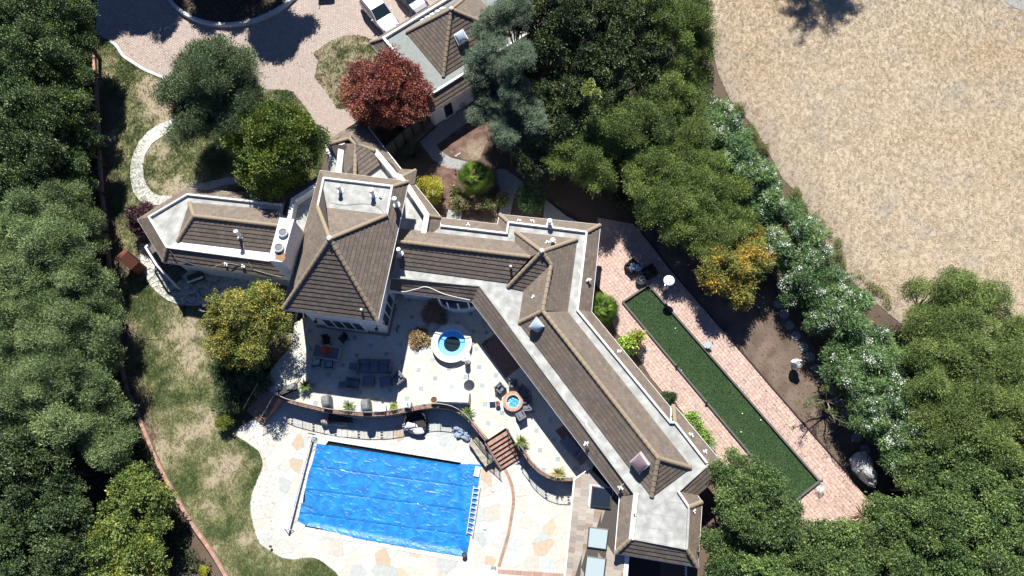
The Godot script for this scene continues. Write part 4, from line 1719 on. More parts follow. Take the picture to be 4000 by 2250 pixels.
	skylight([[2458, 1805], [2499, 1767], [2536, 1818], [2497, 1852]], [5.6, 6.15, 6.1, 5.55], 0.32, house, M.violet_dome, M.lead)
	# ---- vents, pipes and brackets
	for q in [[1320, 728, 8.6, 0.13, 0.75], [1449, 743, 8.65, 0.15, 0.8], [1540, 777, 8.7, 0.14, 1.0], [2147, 863, 5.55, 0.15, 0.75], [2160, 938, 6.4, 0.14, 0.7], [1556, 975, 6.6, 0.13, 0.8], [921, 905, 6.3, 0.13, 0.9]]:
		var p := U(q[0], q[1], q[2])
		vent(p - Vector3(0, q[4], 0), q[3], q[4], house)
	for q in [[1484, 763, 8.0], [2290, 1732, 5.0], [2424, 1905, 4.9], [2478, 2004, 5.2], [2300, 1092, 4.9], [2084, 1160, 5.75], [2612, 1764, 5.3], [2701, 1698, 4.8], [2755, 1764, 4.8], [2418, 1372, 4.75], [2026, 860, 4.75], [2080, 862, 4.75], [1828, 877, 4.75], [880, 1030, 4.7], [948, 1036, 4.7], [2710, 1997, 4.75], [2138, 945, 6.0]]:
		var p := U(q[0], q[1], q[2])
		var b := MB.new()
		var a := rng.randf() * TAU
		b.tube([p + Vector3(0, -0.35, 0), p + Vector3(0, 0.12, 0)], 0.05, 0.05, 7)
		b.box(p + Vector3(0, -0.1, 0), Vector3(cos(a), 0, sin(a)) * 0.2, Vector3(-sin(a), 0, cos(a)) * 0.06, 0.025)
		b.box(p + Vector3(0, -0.12, 0), Vector3(-sin(a), 0, cos(a)) * 0.16, Vector3(cos(a), 0, sin(a)) * 0.05, 0.025)
		put("pipe_boot", b, M.white_paint, house)
	for q in [[1995, 1043, 5.75], [1557, 996, 5.8], [1414, 1212, 7.55]]:
		var p := U(q[0], q[1], q[2])
		var b := MB.new()
		b.box(p - Vector3(0, 0.25, 0), Vector3(0.09, 0, 0.01), Vector3(0, 0, 0.07), 0.5)
		b.box(p - Vector3(0, 0.26, 0), Vector3(0.22, 0, 0.03), Vector3(-0.02, 0, 0.16), 0.03)
		put("roof_jack", b, M.lead, house)
	# hoses and cables lying over the roofs
	wire([U(1523, 1133, 4.3), U(1575, 1140, 4.35), U(1630, 1128, 4.75), U(1668, 1121, 4.9), U(1740, 1150, 4.75), U(1835, 1172, 4.3)], 0.028, M.white_plastic, "cable", house)
	wire([U(1290, 788, 7.9), U(1345, 800, 7.86), U(1420, 795, 7.86), U(1480, 805, 7.95), U(1520, 850, 8.2), U(1545, 935, 7.2)], 0.014, M.seam, "cable", house)
	wire([U(655, 966, 5.0), U(690, 1010, 4.6), U(730, 1025, 4.35), U(755, 1035, 4.25)], 0.03, M.grey_wood, "cable", house)
	wire([U(830, 1047, 4.3), U(880, 1028, 4.75), U(948, 1040, 4.5), U(1010, 1060, 4.4), U(1100, 1082, 4.3)], 0.02, M.seam, "cable", house)
	wire([U(945, 925, 5.2), U(960, 1000, 5.0), U(985, 1050, 4.5)], 0.02, M.seam, "cable", house)
	build_sunroom()


func xz(p: Vector3) -> Vector2:
	return Vector2(p.x, p.z)


func _fan(pts: Array) -> MB:
	var b := MB.new()
	for k in range(1, pts.size() - 1):
		b.tri(pts[0], pts[k + 1], pts[k])
	return b


func _bow(c: Vector3, rx: float, rz: float, y0: float, y1: float, _k: float) -> MB:
	var p := PackedVector2Array()
	for i in 13:
		var a := PI * i / 12.0
		p.push_back(Vector2(c.x + cos(a) * rx, c.z + sin(a) * rz))
	p.push_back(Vector2(c.x - rx, c.z - 1.0))
	p.push_back(Vector2(c.x + rx, c.z - 1.0))
	var b := MB.new()
	b.prism(p, c.y + y0, c.y + y1, true)
	return b


func brick_row_dark(parent: Node, line: PackedVector2Array, across: float, each: float, y0: float, y1: float) -> void:
	var a := line[0]
	var d := line[1] - a
	var n := int(d.length() / each)
	var t := d.normalized()
	for i in n:
		var p := a + t * each * (i + 0.5)
		var b := MB.new()
		b.col = brick_colour()
		b.box(Vector3.ZERO, Vector3(t.x, 0, t.y) * (each * 0.5 - 0.006), Vector3(-t.y, 0, t.x) * across * 0.5, y1 - y0)
		put("brick", b, M.brick, parent).position = Vector3(p.x, y0, p.y)


func build_sunroom() -> void:
	var sun := thing("sunroom", "glazed lean-to with a shingled roof of mixed tones and three skylights", "sunroom")
	var h := [U(2197, 2340, 2.65), U(2243, 1873, 2.65), U(2305, 1831, 2.78), U(2425, 1950, 3.35), U(2449, 2172, 3.45), U(2436, 2340, 3.45)]
	var b := _fan([h[0], h[1], h[2], h[3], h[4], h[5]])
	var roof := put("roof", b, M.under, sun)
	tile_rest = MB.new()
	tile_count = 0
	var tones := [Color(0.36, 0.31, 0.265), Color(0.4, 0.35, 0.3), Color(0.33, 0.285, 0.25), Color(0.38, 0.33, 0.285), Color(0.29, 0.215, 0.16), Color(0.42, 0.375, 0.325), Color(0.35, 0.3, 0.27), Color(0.31, 0.24, 0.2)]
	tile_face([h[0], h[1], h[2], h[3], h[4], h[5]], roof, 300, 0.55, 0.34, tones, 0.02, "shingle")
	if tile_rest.v.size() > 0:
		stuff(put("shingles", tile_rest, M.tile, sun))
	var lv := func(px: float, py: float) -> float:
		var p := U(px, py, 3.0)
		var w := U(2243, 1873, 2.65)
		return 2.65 + (p.x - w.x + (p.z - w.z) * 0.05) * 0.19
	for s in [[[2313, 1896], [2391, 1909], [2386, 1989], [2305, 1979], "dark_glass"], [[2300, 2056], [2380, 2067], [2370, 2150], [2292, 2139], "blind_glass"], [[2290, 2170], [2370, 2181], [2360, 2266], [2280, 2256], "blind_glass"]]:
		var hs := []
		for i in 4:
			hs.append(lv.call(s[i][0], s[i][1]) + 0.2)
		skylight([s[0], s[1], s[2], s[3]], hs, 0.25, sun, M[s[4]], M.iron, false)
		var fl := MB.new()
		var q := []
		var cc := Vector2((s[0][0] + s[2][0]) * 0.5, (s[0][1] + s[2][1]) * 0.5)
		for i in 4:
			var v := Vector2(s[i][0], s[i][1])
			v = cc + (v - cc) * 1.18 + Vector2(-2, 2)
			q.append(U(v.x, v.y, lv.call(v.x, v.y) + 0.045))
		fl.quad(q[0], q[1], q[2], q[3])
		put("flashing", fl, M.lead, sun)
	# white fascia along the open sides, posts and glass below
	kerb_line([h[0], h[1], h[2]], 0.12, 2.5, 2.72, M.trim, "fascia", sun)
	kerb_line([U(2449, 2178, 3.4), U(2436, 2340, 3.4)], 0.3, 3.2, 3.46, M.trim, "fascia", sun)
	for k in 6:
		var p: Vector3 = h[1].lerp(h[0], k / 5.0)
		var m := MB.new()
		m.box(Vector3(p.x + 0.15, -0.1, p.z), Vector3(0.06, 0, 0), Vector3(0, 0, 0.06), 2.62)
		put("post", m, M.trim, sun)
	var g := MB.new()
	g.box(Vector3((h[0].x + h[1].x) * 0.5 + 0.16, -0.1, (h[0].z + h[1].z) * 0.5), (h[0] - h[1]) * 0.5, Vector3(0.01, 0, 0), 2.6)
	put("glazing", g, M.dark_glass, sun)
	var wl := MB.new()
	wl.box(Vector3(h[4].x - 0.1, -0.1, (h[4].z + h[5].z) * 0.5 + 0.2), Vector3(0.1, 0, 0), Vector3(0, 0, 1.6), 3.2)
	put("wall", wl, M.stucco, sun)
	# dark timber deck in the shade beside it
	var dk := thing("timber_deck", "dark timber deck in shade below the end of the house", "deck")
	var o := U(2445, 2165, 1.0)
	var e := U(2695, 2205, 1.0)
	var al := (e - o)
	var n := 22
	for i in n:
		var m := MB.new()
		m.box(Vector3((o.x + e.x) * 0.5, 0.9, (o.z + e.z) * 0.5 + 0.16 * i - 0.3), Vector3(al.x, 0, al.z) * 0.5, Vector3(0, 0, 0.072), 0.05)
		put("board", m, M.dark_wood, dk)
	var rl := thing("deck_railing", "white railing at the edge of the shaded timber deck", "railing")
	for i in 9:
		var m := MB.new()
		var p := U(2672, 2205, 1.0) + Vector3(-0.02 * i, 0, 0.2 * i)
		m.box(Vector3(p.x, 0.9, p.z), Vector3(0.025, 0, 0), Vector3(0, 0, 0.025), 0.95)
		put("baluster", m, M.white_paint, rl)
	var m3 := MB.new()
	var pp := U(2672, 2205, 1.0)
	m3.box(Vector3(pp.x - 0.08, 1.85, pp.z + 0.8), Vector3(0.05, 0, 0), Vector3(-0.08, 0, 0.95), 0.05)
	put("handrail", m3, M.white_paint, rl)


func build_garage() -> void:
	var brown := [Color(0.18, 0.145, 0.115), Color(0.195, 0.155, 0.125), Color(0.17, 0.14, 0.12), Color(0.2, 0.152, 0.118), Color(0.183, 0.15, 0.125)]
	var gar := thing("garage", "detached garage with a grey flat roof, tiled skirts and a central pyramid roof", "garage")
	var w := U(1446, 166, 3.9)
	var s := U(1673, 448, 3.9)
	var u := (s - w)
	var len_u := u.length()
	u /= len_u
	var v := Vector3(-u.z, 0, u.x)
	if v.x < 0: v = -v
	var depth := 13.0
	var e := s + v * depth
	var n := w + v * depth
	var rise := Vector3(0, 0.8, 0)
	var k := 0.98
	var iw := w + (u + v) * k + rise
	var is_ := s + (-u + v) * k + rise
	var ie := e + (-u - v) * k + rise
	var inn := n + (u - v) * k + rise
	var pw := U(1587, 127, 4.6)
	var ps := U(1732, 300, 4.6)
	var pe := ps + v * 7.1
	var pn := pw + v * 7.1
	var ap := U(1763, 36, 7.25)
	var under := MB.new()
	var faces := [[w, s, is_, iw], [s, e, ie, is_], [n, w, iw, inn], [e, n, inn, ie], [pw, ps, ap], [ps, pe, ap], [pe, pn, ap], [pn, pw, ap]]
	for f in faces:
		for i in range(1, f.size() - 1):
			under.tri(f[0] - Vector3(0, 0.03, 0), f[i + 1] - Vector3(0, 0.03, 0), f[i] - Vector3(0, 0.03, 0))
	var roof := put("roof", under, M.under, gar)
	tile_rest = MB.new()
	tile_count = 0
	for f in [4, 5, 1, 0, 2, 3, 6, 7]:
		tile_face(faces[f], roof, 300, 0.33, 0.32, brown)
	stuff(put("roof_tiles", tile_rest, M.tile, gar))
	for h in [[pw, ap], [ps, ap], [pe, ap], [pn, ap], [w, iw], [s, is_]]:
		ridge(h[0], h[1], roof)
	var b := MB.new()
	b.prism(PackedVector2Array([xz(iw), xz(is_), xz(ie), xz(inn)]), 4.4, 4.56)
	put("flat_roof", b, M.grey_membrane, gar)
	kerb_line([inn, iw, is_, ie, inn], 0.22, 4.5, 4.8, M.white_coat, "parapet", gar)
	for g in [[w, s], [s, e], [e, n], [n, w]]:
		gutter(g[0], g[1], gar)
	var inn2 := walls(PackedVector2Array([xz(w), xz(s), xz(e), xz(n)]), 0.45, 0.9, 3.9, gar)
	# south wall: dark door and a hose reel
	var a := inn2[nearest(inn2, xz(s))]
	var d := inn2[nearest(inn2, xz(e))]
	var t := (d - a).normalized()
	var out := Vector3(-t.y, 0, t.x)
	if out.z < 0: out = -out
	var dl := U(1743, 468, DECK)
	var dr := U(1775, 444, DECK)
	var s0 := (xz(dl) - a).dot(t)
	var s1 := (xz(dr) - a).dot(t)
	var q := a + t * (s0 + s1) * 0.5
	opening(gar, "door", Vector3(q.x, DECK + 0.08, q.y), Vector3(t.x, 0, t.y), out, maxf(s1 - s0, 0.9), 2.05, 1, 0.1)
	var q2 := a + t * (s1 + 0.9)
	var hb := MB.new()
	for i in 10:
		var a0 := TAU * i / 10.0
		var a1 := TAU * (i + 1) / 10.0
		var c := Vector3(q2.x, DECK + 0.6, q2.y) + out * 0.12
		hb.tube([c + (Vector3(t.x, 0, t.y) * cos(a0) + Vector3.UP * sin(a0)) * 0.24, c + (Vector3(t.x, 0, t.y) * cos(a1) + Vector3.UP * sin(a1)) * 0.24], 0.03, 0.03, 5)
	put("hose_reel", hb, M.iron, gar)
	# step slab
	var sb := MB.new()
	var q3 := a + t * (s0 + s1) * 0.5 + xz(out) * 0.8
	sb.bevel_box(Vector3(q3.x, DECK - 0.1, q3.y), Vector3(t.x, 0, t.y) * 1.6, out * 0.7, 0.14, 0.02)
	put("step", sb, M.concrete, gar)
	skylight([[1771, 137], [1808, 113], [1831, 153], [1792, 178]], [6.15, 6.3, 5.85, 5.7], 0.3, gar, M.dome, M.trim)
	var fb := MB.new()
	fb.lump(ap + Vector3(0, 0.1, 0), Vector3(0.2, 0.14, 0.2), noise_c, 0.3, 4.0, 6, 10)
	put("hip_mortar", fb, M.white_coat, gar)
	for i in 5:
		var p := U(1640 + i * 22, 75 - i * 11, 4.57)
		var lb := MB.new()
		lb.lump(p, Vector3(0.3, 0.01, 0.12), noise_c, 0.8, 3.0, 6, 14)
		put("roof_patch", lb, M.white_coat, gar)


# ------------------------------------------------------------------ pool, terrace wall, stairs, railings
const COVER := [[1238, 1733], [1300, 1741], [1500, 1772], [1790, 1816], [1806, 1812], [1880, 1815], [1868, 1900], [1846, 2050], [1823, 2177], [1600, 2140], [1400, 2104], [1250, 2064], [1200, 2055], [1163, 2035], [1178, 1966], [1192, 1960], [1191, 1930], [1196, 1890], [1208, 1840], [1222, 1803]]


func cover_height(p: Vector2, along: Vector2, across: Vector2, o: Vector2) -> float:
	var inside := Geometry2D.is_point_in_polygon(p, pool_poly)
	var d := 9.0
	for i in pool_poly.size():
		var q := Geometry2D.get_closest_point_to_segment(p, pool_poly[i], pool_poly[(i + 1) % pool_poly.size()])
		d = minf(d, q.distance_to(p))
	var s := (p - o).dot(along)
	var t := (p - o).dot(across)
	# the sheet sags on the water, its lanes quilted and puckered between the seams
	var lane := fposmod(t, 1.72) / 1.72
	var quilt := pow(sin(PI * lane), 2.0) * sin(s * 11.0 + 5.0 * noise_b.get_noise_2d(s * 0.8, floorf(t / 1.72) * 7.0)) * 0.007 * clampf(0.5 + 1.4 * noise_b.get_noise_2d(s * 0.6 + 9.0, t * 0.6), 0, 1)
	var ridge_n := 1.0 - absf(noise_b.get_noise_2d(s * 0.9 + 20.0, t * 1.7))
	var pucker := 0.012 * noise_a.get_noise_2d(s * 4.0, t * 4.0) + 0.02 * pow(ridge_n, 14.0)
	var seam := -0.016 * exp(-pow(minf(lane, 1.0 - lane) * 1.72 / 0.05, 2.0))
	var y_in := -0.05 + (quilt + pucker) * clampf(d / 0.5, 0.2, 1.0) + seam
	var y_out := 0.03 + 0.03 * absf(noise_c.get_noise_2d(s, t))
	var k := smoothstep(-0.1, 0.5, d if inside else -d)
	return lerpf(y_out, y_in, k)


func build_pool() -> void:
	var b := MB.new()
	for i in pool_poly.size():
		var a := pool_poly[i]
		var d := pool_poly[(i + 1) % pool_poly.size()]
		b.quad(Vector3(a.x, 0.0, a.y), Vector3(d.x, 0.0, d.y), Vector3(d.x, -1.6, d.y), Vector3(a.x, -1.6, a.y))
	var idx := Geometry2D.triangulate_polygon(pool_poly)
	for i in range(0, idx.size(), 3):
		b.tri(Vector3(pool_poly[idx[i]].x, -1.6, pool_poly[idx[i]].y), Vector3(pool_poly[idx[i + 1]].x, -1.6, pool_poly[idx[i + 1]].y), Vector3(pool_poly[idx[i + 2]].x, -1.6, pool_poly[idx[i + 2]].y))
	structure("pool", b, M.pool_shell)
	b = MB.new()
	b.prism(Geometry2D.offset_polygon(pool_poly, -0.01)[0], -0.3, -0.16)
	structure("pool_water", b, M.dark_water)
	# the bubble cover
	var cp := P2(COVER, 0.0)
	var o := cp[0]
	var al := (cp[5] - cp[0]).normalized()
	var ac := Vector2(-al.y, al.x)
	b = MB.new()
	var st := 0.085
	var nx := int(15.0 / st)
	var nz := int(8.5 / st)
	var hs := {}
	for i in nx:
		for j in nz:
			var q := o + al * (i * st - 1.8) + ac * (j * st - 0.4)
			var cell := PackedVector2Array([q, q + al * st, q + (al + ac) * st, q + ac * st])
			for part in clip_in(cell, cp):
				var v3 := []
				for p in part:
					v3.append(Vector3(p.x, cover_height(p, al, ac, o), p.y))
				for k in range(1, v3.size() - 1):
					var n1 := (v3[k + 1] - v3[0] as Vector3).cross(v3[k] - v3[0])
					if n1.y >= 0.0:
						b.tri(v3[0], v3[k], v3[k + 1])
					else:
						b.tri(v3[0], v3[k + 1], v3[k])
	var cov := put("pool_cover", b, M.cover)
	# welded seams between the lanes
	for lane in range(1, 4):
		b = MB.new()
		var n := 110
		for k in n:
			var q := []
			for e in [[0, -0.03], [1, -0.03], [1, 0.03], [0, 0.03]]:
				var p: Vector2 = o + al * ((k + e[0]) * 0.12 - 1.0) + ac * (lane * 1.72 + e[1])
				q.append(p)
			if Geometry2D.is_point_in_polygon(q[0], cp) and Geometry2D.is_point_in_polygon(q[2], cp) and Geometry2D.is_point_in_polygon(q[1], cp) and Geometry2D.is_point_in_polygon(q[3], cp):
				var v := []
				for p in q:
					v.append(Vector3(p.x, cover_height(p, al, ac, o) + 0.02, p.y))
				b.quad(v[0], v[1], v[2], v[3])
		put("seam", b, M.cover_seam, cov)
	tag(cov, "wrinkled bright blue bubble cover stretched over the swimming pool", "pool cover")
	# ---- reel beside the pool
	var reel := thing("cover_reel", "long white pool cover reel on two low stands beside the pool", "cover reel")
	var r0 := U(1215, 1705, 0.5)
	var r1 := U(1122, 2068, 0.5)
	b = MB.new()
	b.tube([r0, r1], 0.085, 0.085, 12)
	put("roller", b, M.white_plastic, reel)
	for e in [r0, r1]:
		var sb := MB.new()
		var dir: Vector3 = (r1 - r0).normalized()
		var sd := Vector3(-dir.z, 0, dir.x)
		sb.tube([e + sd * 0.36 - Vector3(0, 0.48, 0), e + Vector3(0, 0.02, 0), e - sd * 0.36 - Vector3(0, 0.48, 0)], 0.03, 0.03, 6)
		sb.tube([e + sd * 0.42 - Vector3(0, 0.47, 0), e - sd * 0.42 - Vector3(0, 0.47, 0)], 0.03, 0.03, 6)
		put("stand", sb, M.aluminium, reel)
	b = MB.new()
	var wh := r0 + (r0 - r1).normalized() * 0.2
	var wa := (r0 - r1).normalized()
	var wb := Vector3(-wa.z, 0, wa.x)
	for i in 16:
		b.tube([wh + (wb * cos(TAU * i / 16.0) + Vector3.UP * sin(TAU * i / 16.0)) * 0.28, wh + (wb * cos(TAU * (i + 1) / 16.0) + Vector3.UP * sin(TAU * (i + 1) / 16.0)) * 0.28], 0.02, 0.02, 5)
	for i in 4:
		b.tube([wh + (wb * cos(PI * i / 4.0) + Vector3.UP * sin(PI * i / 4.0)) * 0.28, wh - (wb * cos(PI * i / 4.0) + Vector3.UP * sin(PI * i / 4.0)) * 0.28], 0.012, 0.012, 4)
	put("crank_wheel", b, M.iron, reel)
	for i in 6:
		var t := 0.1 + 0.155 * i
		var p := r0.lerp(r1, t)
		var q := xz(p) + Vector2(1.0, 0.22) * (1.0 + 0.25 * sin(i * 2.0))
		var sb := MB.new()
		sb.tube([p + Vector3(0.05, 0.06, 0), p + Vector3(0.3, -0.25, 0.04), Vector3(p.x + 0.55, 0.06, p.z + 0.1), Vector3(q.x, 0.07, q.y)], 0.014, 0.014, 4)
		put("strap", sb, M.grey_wood, reel)
	# ---- ladder lying along the edge of the cover
	var lad := thing("ladder", "white aluminium ladder lying flat on the blue pool cover", "ladder")
	var la := U(1851, 1899, 0.14)
	var lb := U(1823, 2087, 0.14)
	var lc := U(1875, 1901, 0.14)
	var ld := U(1846, 2096, 0.14)
	for e in [[la, lb], [lc, ld]]:
		b = MB.new()
		var t: Vector3 = (e[1] - e[0])
		b.box((e[0] + e[1]) * 0.5 - Vector3(0, 0.04, 0), t * 0.5, Vector3(-t.z, 0, t.x).normalized() * 0.032, 0.09)
		put("rail", b, M.aluminium, lad)
	for i in 10:
		b = MB.new()
		var k := 0.04 + i * 0.102
		var p: Vector3 = la.lerp(lb, k)
		var q: Vector3 = lc.lerp(ld, k)
		b.box((p + q) * 0.5 - Vector3(0, 0.015, 0), (q - p) * 0.5, Vector3(0, 0, 0.04), 0.03)
		put("rung", b, M.aluminium, lad)
	# towel and black pot at the corners
	var tw := thing("towel", "white folded towel on the corner of the pool cover", "towel")
	b = MB.new()
	var tp := U(1864, 1842, 0.1)
	for i in 8:
		for j in 12:
			var q := []
			for k in [[0, 0], [1, 0], [1, 1], [0, 1]]:
				var x: float = (i + k[0]) / 8.0 - 0.5
				var z: float = (j + k[1]) / 12.0 - 0.5
				q.append(tp + Vector3(x * 0.42 - z * 0.15, 0.03 + 0.025 * noise_c.get_noise_2d(x * 6.0, z * 6.0), z * 0.72 + x * 0.06))
			b.quad(q[0], q[1], q[2], q[3])
	put("cloth", b, M.white_cloth, tw)
	var bp := thing("plant_pot", "small black plastic pot on the blue cover near its corner", "pot", Vector3(U(1814, 2168, 0.3).x, 0.04, U(1814, 2168, 0.3).z))
	b = MB.new()
	b.lathe(Vector3.ZERO, [[0.0, 0.0], [0.13, 0.0], [0.17, 0.3], [0.19, 0.3], [0.19, 0.33], [0.165, 0.33], [0.155, 0.27]], 18)
	put("body", b, M.black_plastic, bp)
	b = MB.new()
	b.lathe(Vector3.ZERO, [[0.157, 0.27], [0.0, 0.285]], 18)
	put("soil", b, M.soil, bp)
	for q in [[1928, 2219, 0.2, "large round metal cover near the straight brick band"], [1925, 1918, 0.1, "small metal drain in flagstones opposite the ladder top"], [1893, 2068, 0.1, "small metal drain in flagstones opposite the ladder foot"]]:
		var lid := thing("drain_cover", q[3], "drain cover", U(q[0], q[1], 0.01), 0.0, "drain covers in the pool terrace")
		b = MB.new()
		b.lathe(Vector3.ZERO, [[q[2], 0.0], [q[2], 0.008], [q[2] * 0.8, 0.012], [q[2] * 0.7, 0.006], [q[2] * 0.5, 0.012], [0.0, 0.012]], 18)
		put("lid", b, M.steel, lid)
	build_retaining_wall()


func build_retaining_wall() -> void:
	var wall := thing("retaining_wall", "curving stucco terrace wall topped by a brick coping above the pool", "wall")
	for line in [edge_1, edge_2]:
		var b := MB.new()
		b.col = Color(0.5, 0.43, 0.36)
		for i in line.size() - 1:
			var a: Vector2 = line[i]
			var d: Vector2 = line[i + 1]
			b.quad(Vector3(a.x, DECK + 0.03, a.y), Vector3(d.x, DECK + 0.03, d.y), Vector3(d.x, -0.2, d.y), Vector3(a.x, -0.2, a.y))
			var s := Vector2(-(d - a).y, (d - a).x).normalized() * -0.3
			b.quad(Vector3(a.x, DECK + 0.03, a.y), Vector3(a.x + s.x, DECK + 0.03, a.y + s.y), Vector3(d.x + s.x, DECK + 0.03, d.y + s.y), Vector3(d.x, DECK + 0.03, d.y))
		var face := put("wall_face", b, M.stone, wall)
		var mid := PackedVector2Array()
		for i in line.size():
			var t: Vector2 = (line[mini(i + 1, line.size() - 1)] - line[maxi(i - 1, 0)]).normalized()
			mid.push_back(line[i] + Vector2(t.y, -t.x) * 0.13)
		brick_row(face, mid, 0.3, 0.112, DECK + 0.03, DECK + 0.1)
	# iron railing on the coping
	for e in [[edge_1, "black iron railing along the long curve of the upper terrace"], [edge_2, "black iron railing along the short curve beside the sunroom"]]:
		railing(e[0], DECK + 0.1, DECK + 0.1, e[1], 0.15)
	stairs("brick_stairs", "brick stairs with iron railings leading down beside the covered sofa", U(1902, 1730, DECK), U(1977, 1683, DECK), U(1969, 1828, 0.0), 7)
	stairs("brick_stairs", "brick stairs in tree shade at the west end of the terrace", U(1083, 1550, DECK), U(1031, 1508, DECK), U(1040, 1668, 0.0), 7)


func railing(line: PackedVector2Array, y0: float, y1: float, label: String, inset: float) -> void:
	var r := thing("iron_railing", label, "railing")
	var total := 0.0
	for i in line.size() - 1:
		total += line[i].distance_to(line[i + 1])
	var top := MB.new()
	var low := MB.new()
	var bars := MB.new()
	var p3 := []
	var p4 := []
	var run := 0.0
	var next := 0.0
	var k := 0
	for i in line.size() - 1:
		var t := (line[i + 1] - line[i])
		var l := t.length()
		t /= l
		var s := Vector2(t.y, -t.x) * inset
		var ya := lerpf(y0, y1, run / total)
		p3.append(Vector3(line[i].x + s.x, ya + 0.92, line[i].y + s.y))
		p4.append(Vector3(line[i].x + s.x, ya + 0.1, line[i].y + s.y))
		while next < run + l:
			var q := line[i] + t * (next - run) + s
			var y := lerpf(y0, y1, next / total)
			var thick := 0.009
			if k % 16 == 0:
				var pb := MB.new()
				pb.box(Vector3(q.x, y, q.y), Vector3(0.025, 0, 0), Vector3(0, 0, 0.025), 0.97)
				put("post", pb, M.iron, r)
			else:
				bars.box(Vector3(q.x, y + 0.1, q.y), Vector3(thick, 0, 0), Vector3(0, 0, thick), 0.82)
				if k % 16 == 8:
					for yy in [0.25, 0.5, 0.75]:
						bars.box(Vector3(q.x, y + yy, q.y), Vector3(t.x, 0, t.y) * 0.11, Vector3(-t.y, 0, t.x) * 0.012, 0.05)
						bars.box(Vector3(q.x, y + yy - 0.06, q.y), Vector3(t.x, 0, t.y) * 0.05, Vector3(-t.y, 0, t.x) * 0.012, 0.16)
			next += 0.115
			k += 1
		run += l
	var e := line.size() - 1
	var te := (line[e] - line[e - 1]).normalized()
	p3.append(Vector3(line[e].x + te.y * inset, y1 + 0.92, line[e].y - te.x * inset))
	p4.append(Vector3(line[e].x + te.y * inset, y1 + 0.1, line[e].y - te.x * inset))
	top.tube(p3, 0.03, 0.03, 6)
	low.tube(p4, 0.014, 0.014, 5)
	put("top_rail", top, M.light_iron, r)
	put("lower_rail", low, M.iron, r)
	stuff(put("balusters", bars, M.iron, r))


# a flight of brick steps: a and b are the ends of the upper edge, c lies on the lower edge below a
func stairs(called: String, label: String, a: Vector3, b: Vector3, c: Vector3, risers: int) -> void:
	var st := thing(called, label, "stairs")
	var w := b - a
	w.y = 0
	var wid := w.length()
	w /= wid
	var f := c - a
	f.y = 0
	f -= w * f.dot(w)
	var depth := f.length() / risers
	f = f.normalized()
	for i in risers:
		var y := DECK * (risers - i - (0 if i == 0 else 0)) / risers
		var o := a + f * depth * i
		var m := MB.new()
		m.col = Color(0.36, 0.2, 0.15)
		m.box(Vector3(o.x, -0.2, o.z) + w * wid * 0.5 + f * depth * 0.5, w * wid * 0.5, f * depth * 0.5, y + 0.2 - 0.05)
		var step := put("step", m, M.brick, st)
		var n := int(wid / 0.115)
		for k in n:
			var br := MB.new()
			br.col = brick_colour()
			br.box(Vector3.ZERO, w * (wid / n * 0.5 - 0.006), f * (depth * 0.5 - 0.004), 0.06 + rng.randf_range(-0.003, 0.003))
			put("brick", br, M.brick, step).position = Vector3(o.x, y - 0.05, o.z) + w * wid * (k + 0.5) / n + f * depth * 0.5
	for side in [0.0, 1.0]:
		var p0: Vector3 = a + w * wid * side - w * (0.12 if side == 0.0 else -0.12)
		var p1: Vector3 = p0 + f * depth * risers
		var m := MB.new()
		m.col = Color(0.42, 0.25, 0.19)
		var n2 := w * 0.1
		var q := [Vector3(p0.x, DECK + 0.08, p0.z), Vector3(p1.x, 0.14, p1.z)]
		m.quad(q[0] - n2, q[0] + n2, q[1] + n2, q[1] - n2)
		for s in [-1.0, 1.0]:
			m.quad(q[0] + n2 * s, q[1] + n2 * s, Vector3(p1.x, -0.2, p1.z) + n2 * s, Vector3(p0.x, -0.2, p0.z) + n2 * s)
		m.quad(q[1] - n2, q[1] + n2, Vector3(p1.x, -0.2, p1.z) + n2, Vector3(p1.x, -0.2, p1.z) - n2)
		put("string_wall", m, M.brick, st)
		var ln := PackedVector2Array([xz(p0), xz((p0 + p1) * 0.5), xz(p1)])
		railing(ln, DECK + 0.08, 0.14, ("black iron stair railing " + ("on the wall side" if side == 0.0 else "on the far side") + " of the " + ("tree-shaded flight" if a.x < -15.0 else "flight beside the covered sofa")), 0.0)


# ------------------------------------------------------------------ things on the terraces
func at_top(px: float, py: float, base: float, h: float) -> Vector3:
	var p := U(px, py, base + h)
	return Vector3(p.x, base, p.z)


# turn that points a thing's +z along a pixel direction
func turn_px(px: float, py: float, dx: float, dy: float) -> float:
	var a := U(px, py, DECK)
	var b := U(px + dx, py + dy, DECK)
	return atan2(b.x - a.x, b.z - a.z)


func cbox(parent: Node, called: String, c: Vector3, sx: float, sz: float, h: float, m: Material, bv := 0.025) -> MeshInstance3D:
	var b := MB.new()
	b.bevel_box(c, Vector3(sx * 0.5, 0, 0), Vector3(0, 0, sz * 0.5), h, bv)
	return put(called, b, m, parent)


func seat_cushion(parent: Node, c: Vector3, sx: float, sz: float, h: float, m: Material, called := "cushion") -> void:
	var b := MB.new()
	var g := 7
	for i in g:
		for j in g:
			var q := []
			for k in [[0, 0], [1, 0], [1, 1], [0, 1]]:
				var x := float(i + k[0]) / g
				var z := float(j + k[1]) / g
				var puff := pow(minf(1.0, 6.0 * minf(minf(x, 1 - x), minf(z, 1 - z))), 0.5)
				q.append(c + Vector3((x - 0.5) * sx, h * (0.35 + 0.65 * puff), (z - 0.5) * sz))
			b.quad(q[0], q[1], q[2], q[3])
	b.box(c, Vector3(sx * 0.5, 0, 0), Vector3(0, 0, sz * 0.5), h * 0.36)
	put(called, b, m, parent)


